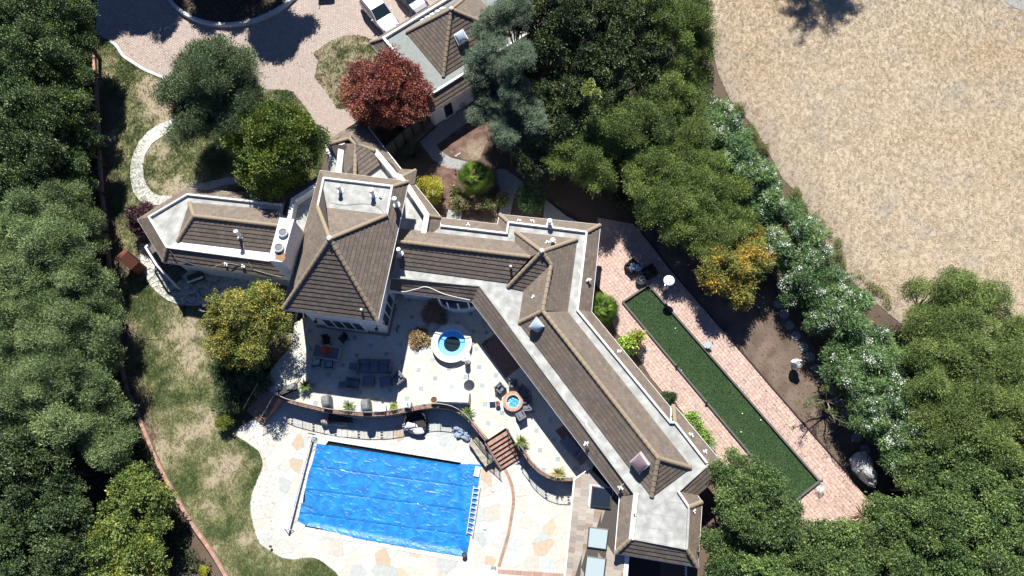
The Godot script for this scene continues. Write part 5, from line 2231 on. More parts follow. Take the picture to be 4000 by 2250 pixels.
func wicker_chair(called: String, label: String, cat: String, at: Vector3, turn: float, group: String, w := 0.8, d := 0.8, wm: Material = null, cm: Material = null) -> Node3D:
	if wm == null: wm = M.wicker
	if cm == null: cm = M.cushion
	var t := thing(called, label, cat, at, turn, group)
	cbox(t, "base", Vector3(0, 0.05, 0), w, d, 0.27, wm)
	cbox(t, "backrest", Vector3(0, 0.05, -d * 0.5 + 0.06), w - 0.02, 0.13, 0.7, wm)
	for s in [-1.0, 1.0]:
		cbox(t, "arm", Vector3(s * (w * 0.5 - 0.055), 0.05, 0.03), 0.12, d - 0.1, 0.55, wm)
	seat_cushion(t, Vector3(0, 0.32, 0.07), w - 0.25, d - 0.16, 0.13, cm, "seat_cushion")
	seat_cushion(t, Vector3(0, 0.4, -d * 0.5 + 0.2), w - 0.26, 0.16, 0.3, cm, "back_cushion")
	for sx in [-1.0, 1.0]:
		for sz in [-1.0, 1.0]:
			var b := MB.new()
			b.tube([Vector3(sx * (w * 0.5 - 0.05), 0.0, sz * (d * 0.5 - 0.05)), Vector3(sx * (w * 0.5 - 0.05), 0.07, sz * (d * 0.5 - 0.05))], 0.022, 0.022, 6)
			put("foot", b, M.iron, t)
	return t


func dining_chair(label: String, at: Vector3, turn: float, cush: Material) -> void:
	var t := thing("dining_chair", label, "chair", at, turn, "chairs round the dining table")
	for sx in [-1.0, 1.0]:
		for sz in [-1.0, 1.0]:
			var b := MB.new()
			b.tube([Vector3(sx * 0.27, 0, sz * 0.27), Vector3(sx * 0.25, 0.42, sz * 0.25)], 0.02, 0.022, 6)
			put("leg", b, M.dark_wicker, t)
	cbox(t, "seat", Vector3(0, 0.4, 0), 0.58, 0.56, 0.06, M.dark_wicker)
	var bk := MB.new()
	for i in 6:
		for j in 5:
			var q := []
			for k in [[0, 0], [1, 0], [1, 1], [0, 1]]:
				var x: float = (i + k[0]) / 6.0 - 0.5
				var y: float = (j + k[1]) / 5.0
				q.append(Vector3(x * 0.56, 0.45 + y * 0.5, -0.28 - y * 0.12 + 0.1 * x * x))
			bk.quad(q[0], q[1], q[2], q[3])
			bk.quad(q[0] + Vector3(0, 0, -0.035), q[3] + Vector3(0, 0, -0.035), q[2] + Vector3(0, 0, -0.035), q[1] + Vector3(0, 0, -0.035))
	put("backrest", bk, M.dark_wicker, t)
	for s in [-1.0, 1.0]:
		var b := MB.new()
		b.tube([Vector3(s * 0.29, 0.66, -0.3), Vector3(s * 0.31, 0.65, 0.0), Vector3(s * 0.29, 0.62, 0.24), Vector3(s * 0.27, 0.42, 0.27)], 0.022, 0.02, 6)
		put("arm", b, M.dark_wicker, t)
	seat_cushion(t, Vector3(0, 0.46, 0.02), 0.52, 0.52, 0.1, cush, "seat_cushion")


# feather palm in a pot
func palm_pot(label: String, at: Vector3, fronds: int, length: float, tint: Color, pot_r: float, potm: Material, group := "potted palms on the terrace", called := "potted_palm") -> void:
	var t := thing(called, label, "potted plant", at, rng.randf() * TAU, group)
	var b := MB.new()
	b.lathe(Vector3.ZERO, [[0.0, 0.0], [pot_r * 0.72, 0.0], [pot_r * 0.98, pot_r * 1.3], [pot_r * 1.1, pot_r * 1.3], [pot_r * 1.1, pot_r * 1.5], [pot_r * 0.92, pot_r * 1.5], [pot_r * 0.9, pot_r * 1.35]], 20)
	put("pot", b, potm, t)
	b = MB.new()
	b.lathe(Vector3.ZERO, [[pot_r * 0.91, pot_r * 1.36], [0.0, pot_r * 1.42]], 20)
	put("soil", b, M.soil, t)
	b = MB.new()
	var y := pot_r * 1.4
	for i in fronds:
		var a := TAU * i / fronds + rng.randf_range(-0.25, 0.25)
		var rise := rng.randf_range(0.25, 1.15)
		var l := length * rng.randf_range(0.75, 1.1)
		var d := Vector3(cos(a), 0, sin(a))
		var s := Vector3(-sin(a), 0, cos(a))
		b.col = tint * rng.randf_range(0.65, 1.3)
		var prev := Vector3(0, y, 0)
		for k in range(1, 8):
			var u := k / 7.0
			var p := Vector3(0, y, 0) + d * l * u * cos(rise * 0.8) + Vector3(0, l * (u * sin(rise) - 0.55 * u * u), 0)
			var w := 0.075 * length * sin(PI * (0.12 + 0.84 * u)) * 1.6
			# leaflets on both sides
			for sgn in [-1.0, 1.0]:
				b.tri(prev, p, (prev + p) * 0.5 + s * sgn * w + d * w * 0.7 + Vector3(0, -w * 0.3, 0))
				b.tri(prev.lerp(p, 0.5), p.lerp(prev, 0.1), p + s * sgn * w * 0.9 + d * w * 0.5 + Vector3(0, -w * 0.25, 0))
			b.tri(prev - s * 0.006, prev + s * 0.006, p)
			prev = p
	put("fronds", b, M.leaf, t)


func heater(label: String, at: Vector3, turn: float) -> void:
	var t := thing("patio_heater", label, "patio heater", at, turn, "patio heaters")
	var b := MB.new()
	b.lathe(Vector3.ZERO, [[0.0, 0.0], [0.24, 0.0], [0.26, 0.04], [0.22, 0.08], [0.215, 0.12]], 24)
	put("foot", b, M.iron, t)
	b = MB.new()
	b.lathe(Vector3.ZERO, [[0.21, 0.1], [0.21, 0.78], [0.19, 0.83], [0.05, 0.86], [0.0, 0.86]], 24)
	put("tank_housing", b, M.steel, t)
	b = MB.new()
	b.lathe(Vector3.ZERO, [[0.033, 0.85], [0.033, 1.78]], 12)
	put("pole", b, M.steel, t)
	b = MB.new()
	b.lathe(Vector3.ZERO, [[0.04, 1.76], [0.11, 1.8], [0.12, 2.1], [0.09, 2.14], [0.0, 2.15]], 16)
	put("burner", b, M.steel, t)
	b = MB.new()
	b.lathe(Vector3.ZERO, [[0.42, 2.14], [0.425, 2.16], [0.4, 2.19], [0.3, 2.25], [0.18, 2.29], [0.17, 2.33], [0.1, 2.35], [0.0, 2.355]], 28)
	put("reflector", b, M.white_plastic, t)


func build_deck_things() -> void:
	# ---- spa
	var sp := U(SPA[0], SPA[1], DECK + 0.45)
	var spa := thing("hot_tub", "raised round blue hot tub with a wide pale stone rim", "hot tub", Vector3(sp.x, DECK, sp.z))
	var b := MB.new()
	b.col = Color(0.4, 0.24, 0.18)
	b.lathe(Vector3.ZERO, [[1.5, -0.05], [1.5, 0.4]], 64)
	var skirt := put("skirt", b, M.brick, spa)
	for i in 76:
		b = MB.new()
		b.col = brick_colour()
		var a := TAU * i / 76.0
		var d := Vector3(cos(a), 0, sin(a))
		b.box(d * 1.51 + Vector3(0, 0.12, 0), Vector3(-d.z, 0, d.x) * 0.055, d * 0.02, 0.27)
		put("brick", b, M.brick, skirt)
	for i in 26:
		b = MB.new()
		b.col = Color(0.66, 0.64, 0.58) * rng.randf_range(0.92, 1.05)
		var a0 := TAU * i / 26.0 + 0.004
		var a1 := TAU * (i + 1) / 26.0 - 0.004
		var pl := PackedVector2Array()
		for k in 4:
			var a := lerpf(a0, a1, k / 3.0)
			pl.push_back(Vector2(cos(a), sin(a)) * 1.59)
		for k in 4:
			var a := lerpf(a1, a0, k / 3.0)
			pl.push_back(Vector2(cos(a), sin(a)) * 1.09)
		b.prism(pl, 0.39, 0.46 + rng.randf_range(-0.003, 0.003))
		put("rim_stone", b, M.stone, spa)
	b = MB.new()
	b.lathe(Vector3.ZERO, [[0.62, 0.0], [0.66, 0.16], [1.0, 0.18], [1.07, 0.24], [1.09, 0.42]], 48)
	put("shell", b, M.spa_shell, spa)
	b = MB.new()
	b.lathe(Vector3.ZERO, [[0.635, 0.05], [0.0, 0.05]], 40)
	put("water", b, M.dark_water, spa)
	# ---- heaters
	heater("white topped patio heater standing beside the round hot tub", Vector3(U(1826.7, 1417, DECK).x, DECK, U(1826.7, 1417, DECK).z), 0.0)
	heater("white topped patio heater standing beside the green turf lane", Vector3(U(2596, 1131, DECK).x, DECK, U(2596, 1131, DECK).z), 0.6)
	# ---- dining set
	var q0 := U(1229.5, 1341, DECK + 0.75)
	var q1 := U(1333, 1357, DECK + 0.75)
	var q2 := U(1319, 1410, DECK + 0.75)
	var q3 := U(1217, 1393, DECK + 0.75)
	var tc := (q0 + q1 + q2 + q3) * 0.25
	var tl := (q1 - q0).length()
	var tw := (q3 - q0).length()
	var tt := -atan2((q1 - q0).z, (q1 - q0).x)
	var tab := thing("dining_table", "rectangular stone topped dining table with a pale frame on the terrace", "table", Vector3(tc.x, DECK, tc.z), tt)
	cbox(tab, "frame", Vector3(0, 0.68, 0), tl, tw, 0.07, M.light_frame, 0.015)
	cbox(tab, "table_top", Vector3(0, 0.7, 0), tl - 0.14, tw - 0.14, 0.056, M.table_stone, 0.004)
	for sx in [-1.0, 1.0]:
		for sz in [-1.0, 1.0]:
			cbox(tab, "leg", Vector3(sx * (tl * 0.5 - 0.1), 0, sz * (tw * 0.5 - 0.1)), 0.09, 0.09, 0.68, M.light_frame, 0.01)
	var par := thing("parasol", "closed red parasol standing through the dining table", "parasol", Vector3(tc.x + 0.1, DECK, tc.z + 0.02))
	b = MB.new()
	b.tube([Vector3(0, 0, 0), Vector3(0, 2.65, 0)], 0.022, 0.022, 8)
	put("pole", b, M.aluminium, par)
	b = MB.new()
	for i in 16:
		var a0 := TAU * i / 16.0
		var a1 := TAU * (i + 1) / 16.0
		var r0 := 1.0 if i % 2 == 0 else 0.55
		var r1 := 0.55 if i % 2 == 0 else 1.0
		var prof := [[0.3, 1.05], [0.27, 1.4], [0.2, 1.8], [0.1, 2.3], [0.02, 2.62]]
		for k in prof.size() - 1:
			var p := [prof[k][0], prof[k][1], prof[k + 1][0], prof[k + 1][1]]
			b.quad(Vector3(cos(a0) * p[0] * r0, p[1], sin(a0) * p[0] * r0), Vector3(cos(a1) * p[0] * r1, p[1], sin(a1) * p[0] * r1), Vector3(cos(a1) * p[2] * r1, p[3], sin(a1) * p[2] * r1), Vector3(cos(a0) * p[2] * r0, p[3], sin(a0) * p[2] * r0))
	put("folded_canopy", b, M.red_cloth, par)
	dining_chair("dark wicker chair tucked at the dining table by the red parasol", at_top(1272, 1330, DECK, 0.6), turn_px(1272, 1330, 3, 40), M.dark_wicker)
	dining_chair("dark wicker chair pulled out at an angle near the sliding door", at_top(1338, 1320, DECK, 0.6), turn_px(1338, 1320, -30, 28), M.dark_wicker)
	dining_chair("dining chair with a dirty pale cushion beside the yellow weed", at_top(1237, 1416, DECK, 0.5), turn_px(1237, 1416, 3, -40), M.pale_cushion)
	dining_chair("dining chair with a pale blue cushion at the table", at_top(1285, 1423, DECK, 0.5), turn_px(1285, 1423, 3, -40), M.blue_cloth)
	# ---- lounge set
	var so := at_top(1461, 1428, DECK, 0.5)
	var sofa := thing("sofa", "long grey wicker sofa with three seat cushions on the terrace", "sofa", so, turn_px(1461, 1428, -4, 40))
	cbox(sofa, "base", Vector3(0, 0.05, 0), 2.62, 0.95, 0.27, M.wicker)
	cbox(sofa, "backrest", Vector3(0, 0.05, -0.41), 2.6, 0.13, 0.68, M.wicker)
	for s in [-1.0, 1.0]:
		cbox(sofa, "arm", Vector3(s * 1.24, 0.05, 0.03), 0.15, 0.84, 0.56, M.wicker)
	for i in 3:
		seat_cushion(sofa, Vector3((i - 1) * 0.78, 0.32, 0.09), 0.76, 0.78, 0.14, M.cushion, "seat_cushion")
		seat_cushion(sofa, Vector3((i - 1) * 0.78, 0.4, -0.26), 0.76, 0.18, 0.32, M.cushion, "back_cushion")
	wicker_chair("armchair", "grey wicker armchair beside a small side table and square ottoman", "armchair", at_top(1374, 1497, DECK, 0.5), turn_px(1374, 1497, 40, 5), "grey wicker lounge chairs", 0.92, 0.92)
	wicker_chair("armchair", "grey wicker armchair turned at an angle across the shadow edge", "armchair", at_top(1555, 1476, DECK, 0.5), turn_px(1555, 1476, -26, 22), "grey wicker lounge chairs", 0.86, 0.86)
	for o in [[1437, 1488, 40, 2, "square grey wicker ottoman between armchair and the turned ottoman"], [1504, 1490, 40, -7, "grey wicker ottoman turned slightly askew beside the angled armchair"]]:
		var ot := thing("ottoman", o[4], "ottoman", at_top(o[0], o[1], DECK, 0.42), turn_px(o[0], o[1], o[2], o[3]), "grey wicker ottomans")
		cbox(ot, "base", Vector3(0, 0.04, 0), 0.82, 0.92, 0.3, M.wicker)
		seat_cushion(ot, Vector3(0, 0.34, 0), 0.8, 0.9, 0.1, M.cushion)
	for o in [[1379, 1428, "small grey wicker side table at the end of the sofa"], [1338, 1503, "small grey wicker side table beside the armchair"]]:
		var sd := thing("side_table", o[2], "side table", at_top(o[0], o[1], DECK, 0.48), turn_px(o[0], o[1], 40, 5), "wicker side tables")
		cbox(sd, "body", Vector3(0, 0.0, 0), 0.42, 0.6, 0.44, M.wicker)
		cbox(sd, "table_top", Vector3(0, 0.44, 0), 0.45, 0.63, 0.03, M.cushion, 0.008)
	# ---- along the terrace edge
	for o in [[1274, 1568, "grey covered grill standing left of the small potted palm"], [1428, 1584, "grey covered grill standing beside the low white table"]]:
		var gr := thing("covered_grill", o[2], "grill", at_top(o[0], o[1], DECK, 0.7), turn_px(o[0], o[1], 3, 40), "covered grills along the railing")
		b = MB.new()
		var rings := [[0.36, 0.5, 0.02], [0.37, 0.52, 0.3], [0.34, 0.49, 0.75], [0.3, 0.42, 1.02], [0.22, 0.3, 1.12], [0.0, 0.0, 1.14]]
		for i in rings.size() - 1:
			for k in 24:
				var qs := []
				for e in [[i, k], [i, k + 1], [i + 1, k + 1], [i + 1, k]]:
					var a: float = TAU * e[1] / 24.0
					var rg: Array = rings[e[0]]
					var p := Vector3(signf(cos(a)) * pow(absf(cos(a)), 0.5) * rg[0], rg[2], signf(sin(a)) * pow(absf(sin(a)), 0.5) * rg[1])
					qs.append(p * (1.0 + 0.05 * noise_b.get_noise_3dv(p * 3.0)))
				b.quad(qs[0], qs[3], qs[2], qs[1])
		put("fabric_cover", b, M.grey_cover, gr)
		b = MB.new()
		for s in [-1.0, 1.0]:
			b.lathe(Vector3(s * 0.28, 0.0, 0.3), [[0.0, 0.0], [0.05, 0.0], [0.05, 0.06], [0.0, 0.06]], 8)
			b.lathe(Vector3(s * 0.28, 0.0, -0.3), [[0.0, 0.0], [0.05, 0.0], [0.05, 0.06], [0.0, 0.06]], 8)
		put("castors", b, M.iron, gr)
	var lt := thing("low_table", "low white slatted table beside the terrace railing", "table", at_top(1483, 1592, DECK, 0.4), turn_px(1483, 1592, -5, 40))
	for i in 7:
		cbox(lt, "slat", Vector3((i - 3) * 0.137, 0.37, 0), 0.125, 0.55, 0.03, M.white_plastic, 0.006)
	for sx in [-1.0, 1.0]:
		for sz in [-1.0, 1.0]:
			cbox(lt, "leg", Vector3(sx * 0.42, 0, sz * 0.22), 0.05, 0.05, 0.37, M.white_plastic, 0.008)
	var ped := thing("pedestal", "square pale stone pedestal by the terrace railing", "pedestal", at_top(1592, 1580, DECK, 0.5), turn_px(1592, 1580, 40, 5))
	cbox(ped, "plinth", Vector3.ZERO, 0.5, 0.5, 0.45, M.pale_concrete)
	b = MB.new()
	b.tube([Vector3(0, 0.45, 0), Vector3(0.02, 0.6, 0.02), Vector3(0.1, 0.66, 0.04)], 0.04, 0.02, 6)
	put("tap", b, M.iron, ped)
	# covered bench: a cream sheet over a long box
	var cb := thing("covered_bench", "long bench under a smooth cream cover beside the terracotta pot", "bench", at_top(1770, 1551, DECK, 0.85), turn_px(1770, 1551, -3, 40))
	b = MB.new()
	var gx := 24
	var gz := 10
	var cf := func(i: int, j: int) -> Vector3:
		var x := (float(i) / gx - 0.5) * 2.0
		var z := (float(j) / gz - 0.5) * 2.0
		var e := maxf(absf(x), absf(z))
		var inn := 0.86
		var y := 0.86
		var px := x * 1.22 / inn
		var pz := z * 0.4 / inn
		if e > inn:
			y = lerpf(0.86, 0.06, (e - inn) / (1.0 - inn))
			px = clampf(px, -1.22, 1.22) * (1.0 + 0.02 * (e - inn) / (1 - inn))
			pz = clampf(pz, -0.4, 0.4) * (1.0 + 0.06 * (e - inn) / (1 - inn))
		var p := Vector3(px, y, pz)
		return p + Vector3(0.02, 0.02, 0.02) * noise_b.get_noise_3dv(p * 3.0)
	for i in gx:
		for j in gz:
			b.quad(cf.call(i, j), cf.call(i + 1, j), cf.call(i + 1, j + 1), cf.call(i, j + 1))
	put("fabric_cover", b, M.white_cloth, cb)
	var tp := thing("terracotta_pot", "empty terracotta pot of dry soil beside the covered bench", "pot", at_top(1695, 1562, DECK, 0.45))
	b = MB.new()
	b.lathe(Vector3.ZERO, [[0.0, 0.0], [0.17, 0.0], [0.24, 0.38], [0.28, 0.38], [0.28, 0.46], [0.23, 0.46], [0.225, 0.36]], 24)
	put("body", b, M.pale_pot, tp)
	b = MB.new()
	b.lathe(Vector3.ZERO, [[0.228, 0.37], [0.0, 0.4]], 24)
	put("soil", b, M.soil, tp)
	var green := Color(0.075, 0.12, 0.025)
	palm_pot("large potted sago palm at the tip of the house shadow", at_top(1192, 1508, DECK, 0.4), 26, 0.85, green, 0.3, M.pale_pot)
	palm_pot("small potted sago palm between the two covered grills", at_top(1362, 1588, DECK, 0.4), 22, 0.68, green, 0.22, M.pale_pot)
	palm_pot("bright yellow-green potted plant beside the white low table", at_top(1536, 1587, DECK, 0.4), 30, 0.5, Color(0.17, 0.24, 0.03), 0.24, M.pale_pot)
	palm_pot("potted sago palm by the railing beside the cream covered bench", at_top(1827, 1613, DECK, 0.4), 24, 0.72, green, 0.24, M.pale_pot)
	palm_pot("potted sago palm at the head of the brick stairs", at_top(2037, 1726, DECK, 0.4), 22, 0.78, Color(0.1, 0.14, 0.03), 0.28, M.pale_pot)
	palm_pot("wilting yellow potted palm near the sunroom railing", at_top(2180, 1850, DECK, 0.4), 22, 0.78, Color(0.24, 0.22, 0.05), 0.2, M.pale_pot)
	# iron log rack at the west end
	var rk := thing("iron_rack", "black iron rack with folded cloth near the west stairs", "rack", at_top(1124, 1522, DECK, 0.5), turn_px(1124, 1522, 12, 40))
	for sx in [-1.0, 1.0]:
		for sz in [-1.0, 1.0]:
			cbox(rk, "leg", Vector3(sx * 0.72, 0, sz * 0.25), 0.04, 0.04, 0.75, M.iron, 0.006)
	for y in [0.3, 0.7]:
		cbox(rk, "shelf", Vector3(0, y, 0), 1.48, 0.54, 0.03, M.iron, 0.006)
	b = MB.new()
	b.lump(Vector3(0.35, 0.8, 0), Vector3(0.3, 0.1, 0.2), noise_b, 0.8, 4.0, 10, 16)
	put("cloth", b, M.grey_cover, rk)
	# ---- fire pit and its chairs
	var fp := at_top(2003.6, 1567, DECK, 0.45)
	var pit := thing("fire_pit", "round brick fire pit filled with turquoise glass", "fire pit", fp)
	b = MB.new()
	b.col = Color(0.4, 0.24, 0.18)
	b.lathe(Vector3.ZERO, [[0.72, -0.02], [0.72, 0.36], [0.7, 0.38], [0.54, 0.38], [0.52, 0.36], [0.52, 0.1]], 40)
	var pb := put("pit_wall", b, M.brick, pit)
	for i in 44:
		b = MB.new()
		b.col = Color(0.52, 0.33, 0.25) * rng.randf_range(0.9, 1.12)
		var a := TAU * i / 44.0
		var d := Vector3(cos(a), 0, sin(a))
		b.box(d * 0.665 + Vector3(0, 0.37, 0), Vector3(-d.z, 0, d.x) * 0.042, d * 0.115, 0.07)
		put("brick", b, M.brick, pb)
	b = MB.new()
	b.lathe(Vector3.ZERO, [[0.47, 0.1], [0.47, 0.435], [0.55, 0.435], [0.55, 0.36]], 40)
	put("rim", b, M.pale_pot, pit)
	b = MB.new()
	for i in 900:
		var a := rng.randf() * TAU
		var r := sqrt(rng.randf()) * 0.46
		var s := rng.randf_range(0.012, 0.026)
		b.col = [Color(0.05, 0.45, 0.6), Color(0.12, 0.6, 0.68), Color(0.02, 0.28, 0.5), Color(0.4, 0.75, 0.78)][rng.randi() % 4]
		var c := Vector3(cos(a) * r, 0.2 + rng.randf() * 0.03, sin(a) * r)
		var ax := Vector3(rng.randf() - 0.5, rng.randf() - 0.5, rng.randf() - 0.5).normalized()
		var bx := ax.cross(Vector3(0.3, 1, 0.2)).normalized()
		b.box(c, ax * s, bx * s, s * 1.6, ax.cross(bx))
	stuff(put("glass_chips", b, M.fire_glass, pit))
	var spots := [[1954, 1515, 0.6, "wicker chair with pale arms beside the fire pit in full sun"], [2004, 1498, 0.6, "grey wicker chair in shade nearest the brick paving"], [2042, 1524, 0.6, "grey wicker chair in shade turned toward the fire pit"], [2062, 1561, 0.6, "grey wicker chair in the house shadow on the far side of the fire pit"], [2059, 1589, 0.6, "grey wicker chair half in sun joined to its shaded neighbour"], [2035, 1623, 0.6, "pale wicker chair in full sun between fire pit and stairs"]]
	for i in spots.size():
		var s: Array = spots[i]
		var p := at_top(s[0], s[1], DECK, 0.5)
		var tn := atan2(fp.x - p.x, fp.z - p.z)
		if i == 3 or i == 4: tn = turn_px(2060, 1575, -40, 3)
		wicker_chair("fire_pit_chair", s[3], "chair", p, tn, "wicker chairs round the fire pit", 0.66, 0.68, M.wicker, M.cushion)
	var ws := thing("side_table", "small square white side table beside the fire pit", "side table", at_top(1921, 1557, DECK, 0.5), turn_px(1921, 1557, 40, -3))
	cbox(ws, "body", Vector3(0, 0, 0), 0.42, 0.42, 0.46, M.white_plastic)
	cbox(ws, "table_top", Vector3(0, 0.46, 0), 0.46, 0.46, 0.03, M.white_plastic, 0.008)
	var fpot := thing("flower_pot", "small white pot of dark red succulents on the terrace", "potted plant", at_top(1944, 1574, DECK, 0.5))
	b = MB.new()
	b.lathe(Vector3.ZERO, [[0.0, 0.0], [0.12, 0.0], [0.18, 0.4], [0.19, 0.42], [0.15, 0.42], [0.14, 0.36]], 16)
	put("pot", b, M.pale_pot, fpot)
	b = MB.new()
	for i in 26:
		var a := rng.randf() * TAU
		var r := sqrt(rng.randf()) * 0.15
		b.col = Color(0.3, 0.08, 0.09) * rng.randf_range(0.6, 1.5)
		var c := Vector3(cos(a) * r, 0.38 + rng.randf() * 0.08, sin(a) * r)
		for k in 6:
			var a2 := TAU * k / 6.0
			b.tri(c, c + Vector3(cos(a2) * 0.05, 0.03, sin(a2) * 0.05), c + Vector3(cos(a2 + 0.9) * 0.05, 0.03, sin(a2 + 0.9) * 0.05))
	put("succulents", b, M.leaf, fpot)
	# ---- daybed and things by the east wall
	var ch := thing("daybed", "long grey wicker daybed in the shade of the wing eave", "daybed", at_top(2243, 1755, DECK, 0.45), turn_px(2243, 1755, 80, 86))
	cbox(ch, "base", Vector3(0, 0.04, 0), 0.78, 2.3, 0.28, M.wicker)
	seat_cushion(ch, Vector3(0, 0.32, -0.35), 0.76, 1.5, 0.12, M.cushion)
	cbox(ch, "headboard", Vector3(0, 0.3, 0.55), 0.78, 0.3, 0.22, M.wicker)
	var ws2 := thing("wheel_stand", "white round plant stand with spokes beside the daybed", "plant stand", at_top(2285, 1829, DECK, 0.5))
	b = MB.new()
	for i in 20:
		var a0 := TAU * i / 20.0
		var a1 := TAU * (i + 1) / 20.0
		b.tube([Vector3(cos(a0) * 0.27, 0.5, sin(a0) * 0.27), Vector3(cos(a1) * 0.27, 0.5, sin(a1) * 0.27)], 0.025, 0.025, 5)
	for i in 4:
		b.tube([Vector3(cos(PI * i / 4.0) * 0.27, 0.5, sin(PI * i / 4.0) * 0.27), -Vector3(cos(PI * i / 4.0) * 0.27, -0.5, sin(PI * i / 4.0) * 0.27)], 0.02, 0.02, 5)
	put("ring", b, M.white_plastic, ws2)
	for i in 3:
		b = MB.new()
		var a := TAU * i / 3.0
		b.tube([Vector3(cos(a) * 0.27, 0.5, sin(a) * 0.27), Vector3(cos(a) * 0.22, 0.0, sin(a) * 0.22)], 0.02, 0.02, 5)
		put("leg", b, M.white_plastic, ws2)
	# dark brick pads set into the terrace
	for pd in [[[1878, 1344], [1938, 1301], [2033, 1433], [1975, 1476]], [[2169, 1682], [2202, 1659], [2290, 1770], [2262, 1800]]]:
		var poly := P2(pd, DECK + 0.03)
		b = MB.new()
		b.prism(poly, DECK - 0.05, DECK + 0.012)
		var pad := structure("brick_pad", b, M.joint)
		var dk := [Color(0.26, 0.15, 0.12), Color(0.3, 0.175, 0.14), Color(0.24, 0.145, 0.12), Color(0.28, 0.17, 0.14)]
		lay(pad, "brick", pavers(poly, [], 0.215, 0.11, (poly[1] - poly[0]).angle(), dk, 0.006), DECK - 0.03, DECK + 0.03, M.brick, 300, Vector2(-4, -12))
	var pt := thing("small_pot", "small dark round pot on the corner of the brick paving", "pot", at_top(1899, 1335, DECK, 0.3))
	b = MB.new()
	b.lathe(Vector3.ZERO, [[0.0, 0.03], [0.11, 0.03], [0.15, 0.3], [0.17, 0.31], [0.13, 0.31], [0.12, 0.24], [0.0, 0.24]], 16)
	put("body", b, M.grey_wood, pt)
	# ---- below the wall, on the pool terrace
	var db := thing("round_daybed", "round black wicker daybed with rumpled pale cushions below the terrace wall", "daybed", at_top(1626, 1652, 0.0, 0.4))
	b = MB.new()
	b.lathe(Vector3.ZERO, [[0.86, 0.0], [0.9, 0.05], [0.92, 0.36], [0.88, 0.4], [0.0, 0.4]], 32)
	put("base", b, M.dark_wicker, db)
	b = MB.new()
	for i in 12:
		var a0 := PI + PI * i / 12.0
		var a1 := PI + PI * (i + 1) / 12.0
		for s in [[0.86, 0.4, 0.9, 0.9], [0.9, 0.9, 0.8, 0.92], [0.8, 0.92, 0.76, 0.42]]:
			b.quad(Vector3(cos(a0) * s[0], s[1], sin(a0) * s[0]), Vector3(cos(a1) * s[0], s[1], sin(a1) * s[0]), Vector3(cos(a1) * s[2], s[3], sin(a1) * s[2]), Vector3(cos(a0) * s[2], s[3], sin(a0) * s[2]))
	put("backrest", b, M.dark_wicker, db)
	for c in [[-0.35, 0.3, 0.5, 0.34], [0.2, 0.62, 0.46, 0.26], [-0.72, 0.35, 0.3, 0.36]]:
		b = MB.new()
		b.lump(Vector3(c[0], 0.46, c[1]), Vector3(c[2], 0.12, c[3]), noise_b, 0.6, 3.0, 10, 18)
		put("cushion", b, M.pale_cushion, db)
	var cs := thing("covered_sofa", "long sofa under a crumpled tan cover striped by railing shadow", "sofa", at_top(1880, 1764, 0.0, 0.6), turn_px(1880, 1764, 60, 84))
	b = MB.new()
	var cf2 := func(i: int, j: int) -> Vector3:
		var z := (float(i) / 24 - 0.5) * 2.0
		var x := (float(j) / 12 - 0.5) * 2.0
		var e := maxf(absf(x), absf(z))
		var y := 0.5 + 0.24 * smoothstep(0.1, 0.7, x)
		var k := 0.86
		var px := x * 0.42 / k
		var pz := z * 1.12 / k
		if e > k:
			y = lerpf(y, 0.03, (e - k) / (1 - k))
			px = clampf(px, -0.42, 0.42)
			pz = clampf(pz, -1.12, 1.12)
		var p := Vector3(px, y, pz)
		return p + Vector3(1, 1.2, 1) * 0.06 * noise_b.get_noise_3dv(p * 3.2)
	for i in 24:
		for j in 12:
			b.quad(cf2.call(i, j), cf2.call(i + 1, j), cf2.call(i + 1, j + 1), cf2.call(i, j + 1))
	put("fabric_cover", b, M.tan_cover, cs)
	var wb := thing("wooden_bench", "dark wooden bench with a slumped tan cover in wall shadow", "bench", at_top(1330, 1632, 0.0, 0.45), turn_px(1330, 1632, -6, 40))
	for i in 5:
		cbox(wb, "slat", Vector3(0, 0.42, (i - 2) * 0.12), 1.9, 0.105, 0.035, M.dark_wood, 0.008)
	for sx in [-1.0, 1.0]:
		for sz in [-1.0, 1.0]:
			cbox(wb, "leg", Vector3(sx * 0.85, 0, sz * 0.22), 0.08, 0.08, 0.42, M.dark_wood, 0.01)
	var tc2 := thing("tan_cloth", "slumped tan furniture cover on the bench below the wall", "cloth", at_top(1300, 1648, 0.0, 0.3), turn_px(1300, 1648, -4, 40))
	b = MB.new()
	b.lump(Vector3(-0.6, 0.28, -0.02), Vector3(0.42, 0.28, 0.34), noise_b, 0.7, 2.4, 12, 20)
	b.lump(Vector3(0.4, 0.14, 0.1), Vector3(0.95, 0.15, 0.22), noise_b, 0.7, 2.4, 12, 20)
	put("folds", b, M.tan_cover, tc2)
	var bk := thing("blanket", "crumpled blue and white blankets heaped below the wall", "blanket", at_top(1797, 1692, 0.0, 0.25))
	b = MB.new()
	for c in [[0.0, 0.0, 0.5], [0.45, 0.3, 0.42], [-0.3, -0.3, 0.36]]:
		b.lump(Vector3(c[0], 0.12, c[1]), Vector3(c[2], 0.16, c[2] * 0.7), noise_b, 0.9, 3.5, 12, 18)
	put("folds", b, M.blue_cloth, bk)
	# loose poles lying below the wall
	var pl := thing("pool_pole", "long thin aluminium pool pole leaning below the terrace wall", "pole")
	b = MB.new()
	b.tube([U(1200, 1602, 0.1), U(1425, 1636, 0.9)], 0.018, 0.018, 6)
	put("tube", b, M.aluminium, pl)
	# broom leaning on the tower
	var br := thing("broom", "broom leaning against the tower wall beside the window", "broom")
	b = MB.new()
	b.tube([U(1515, 1275, DECK + 1.2), U(1548, 1289, DECK + 0.1)], 0.013, 0.013, 5)
	put("handle", b, M.iron, br)
	b = MB.new()
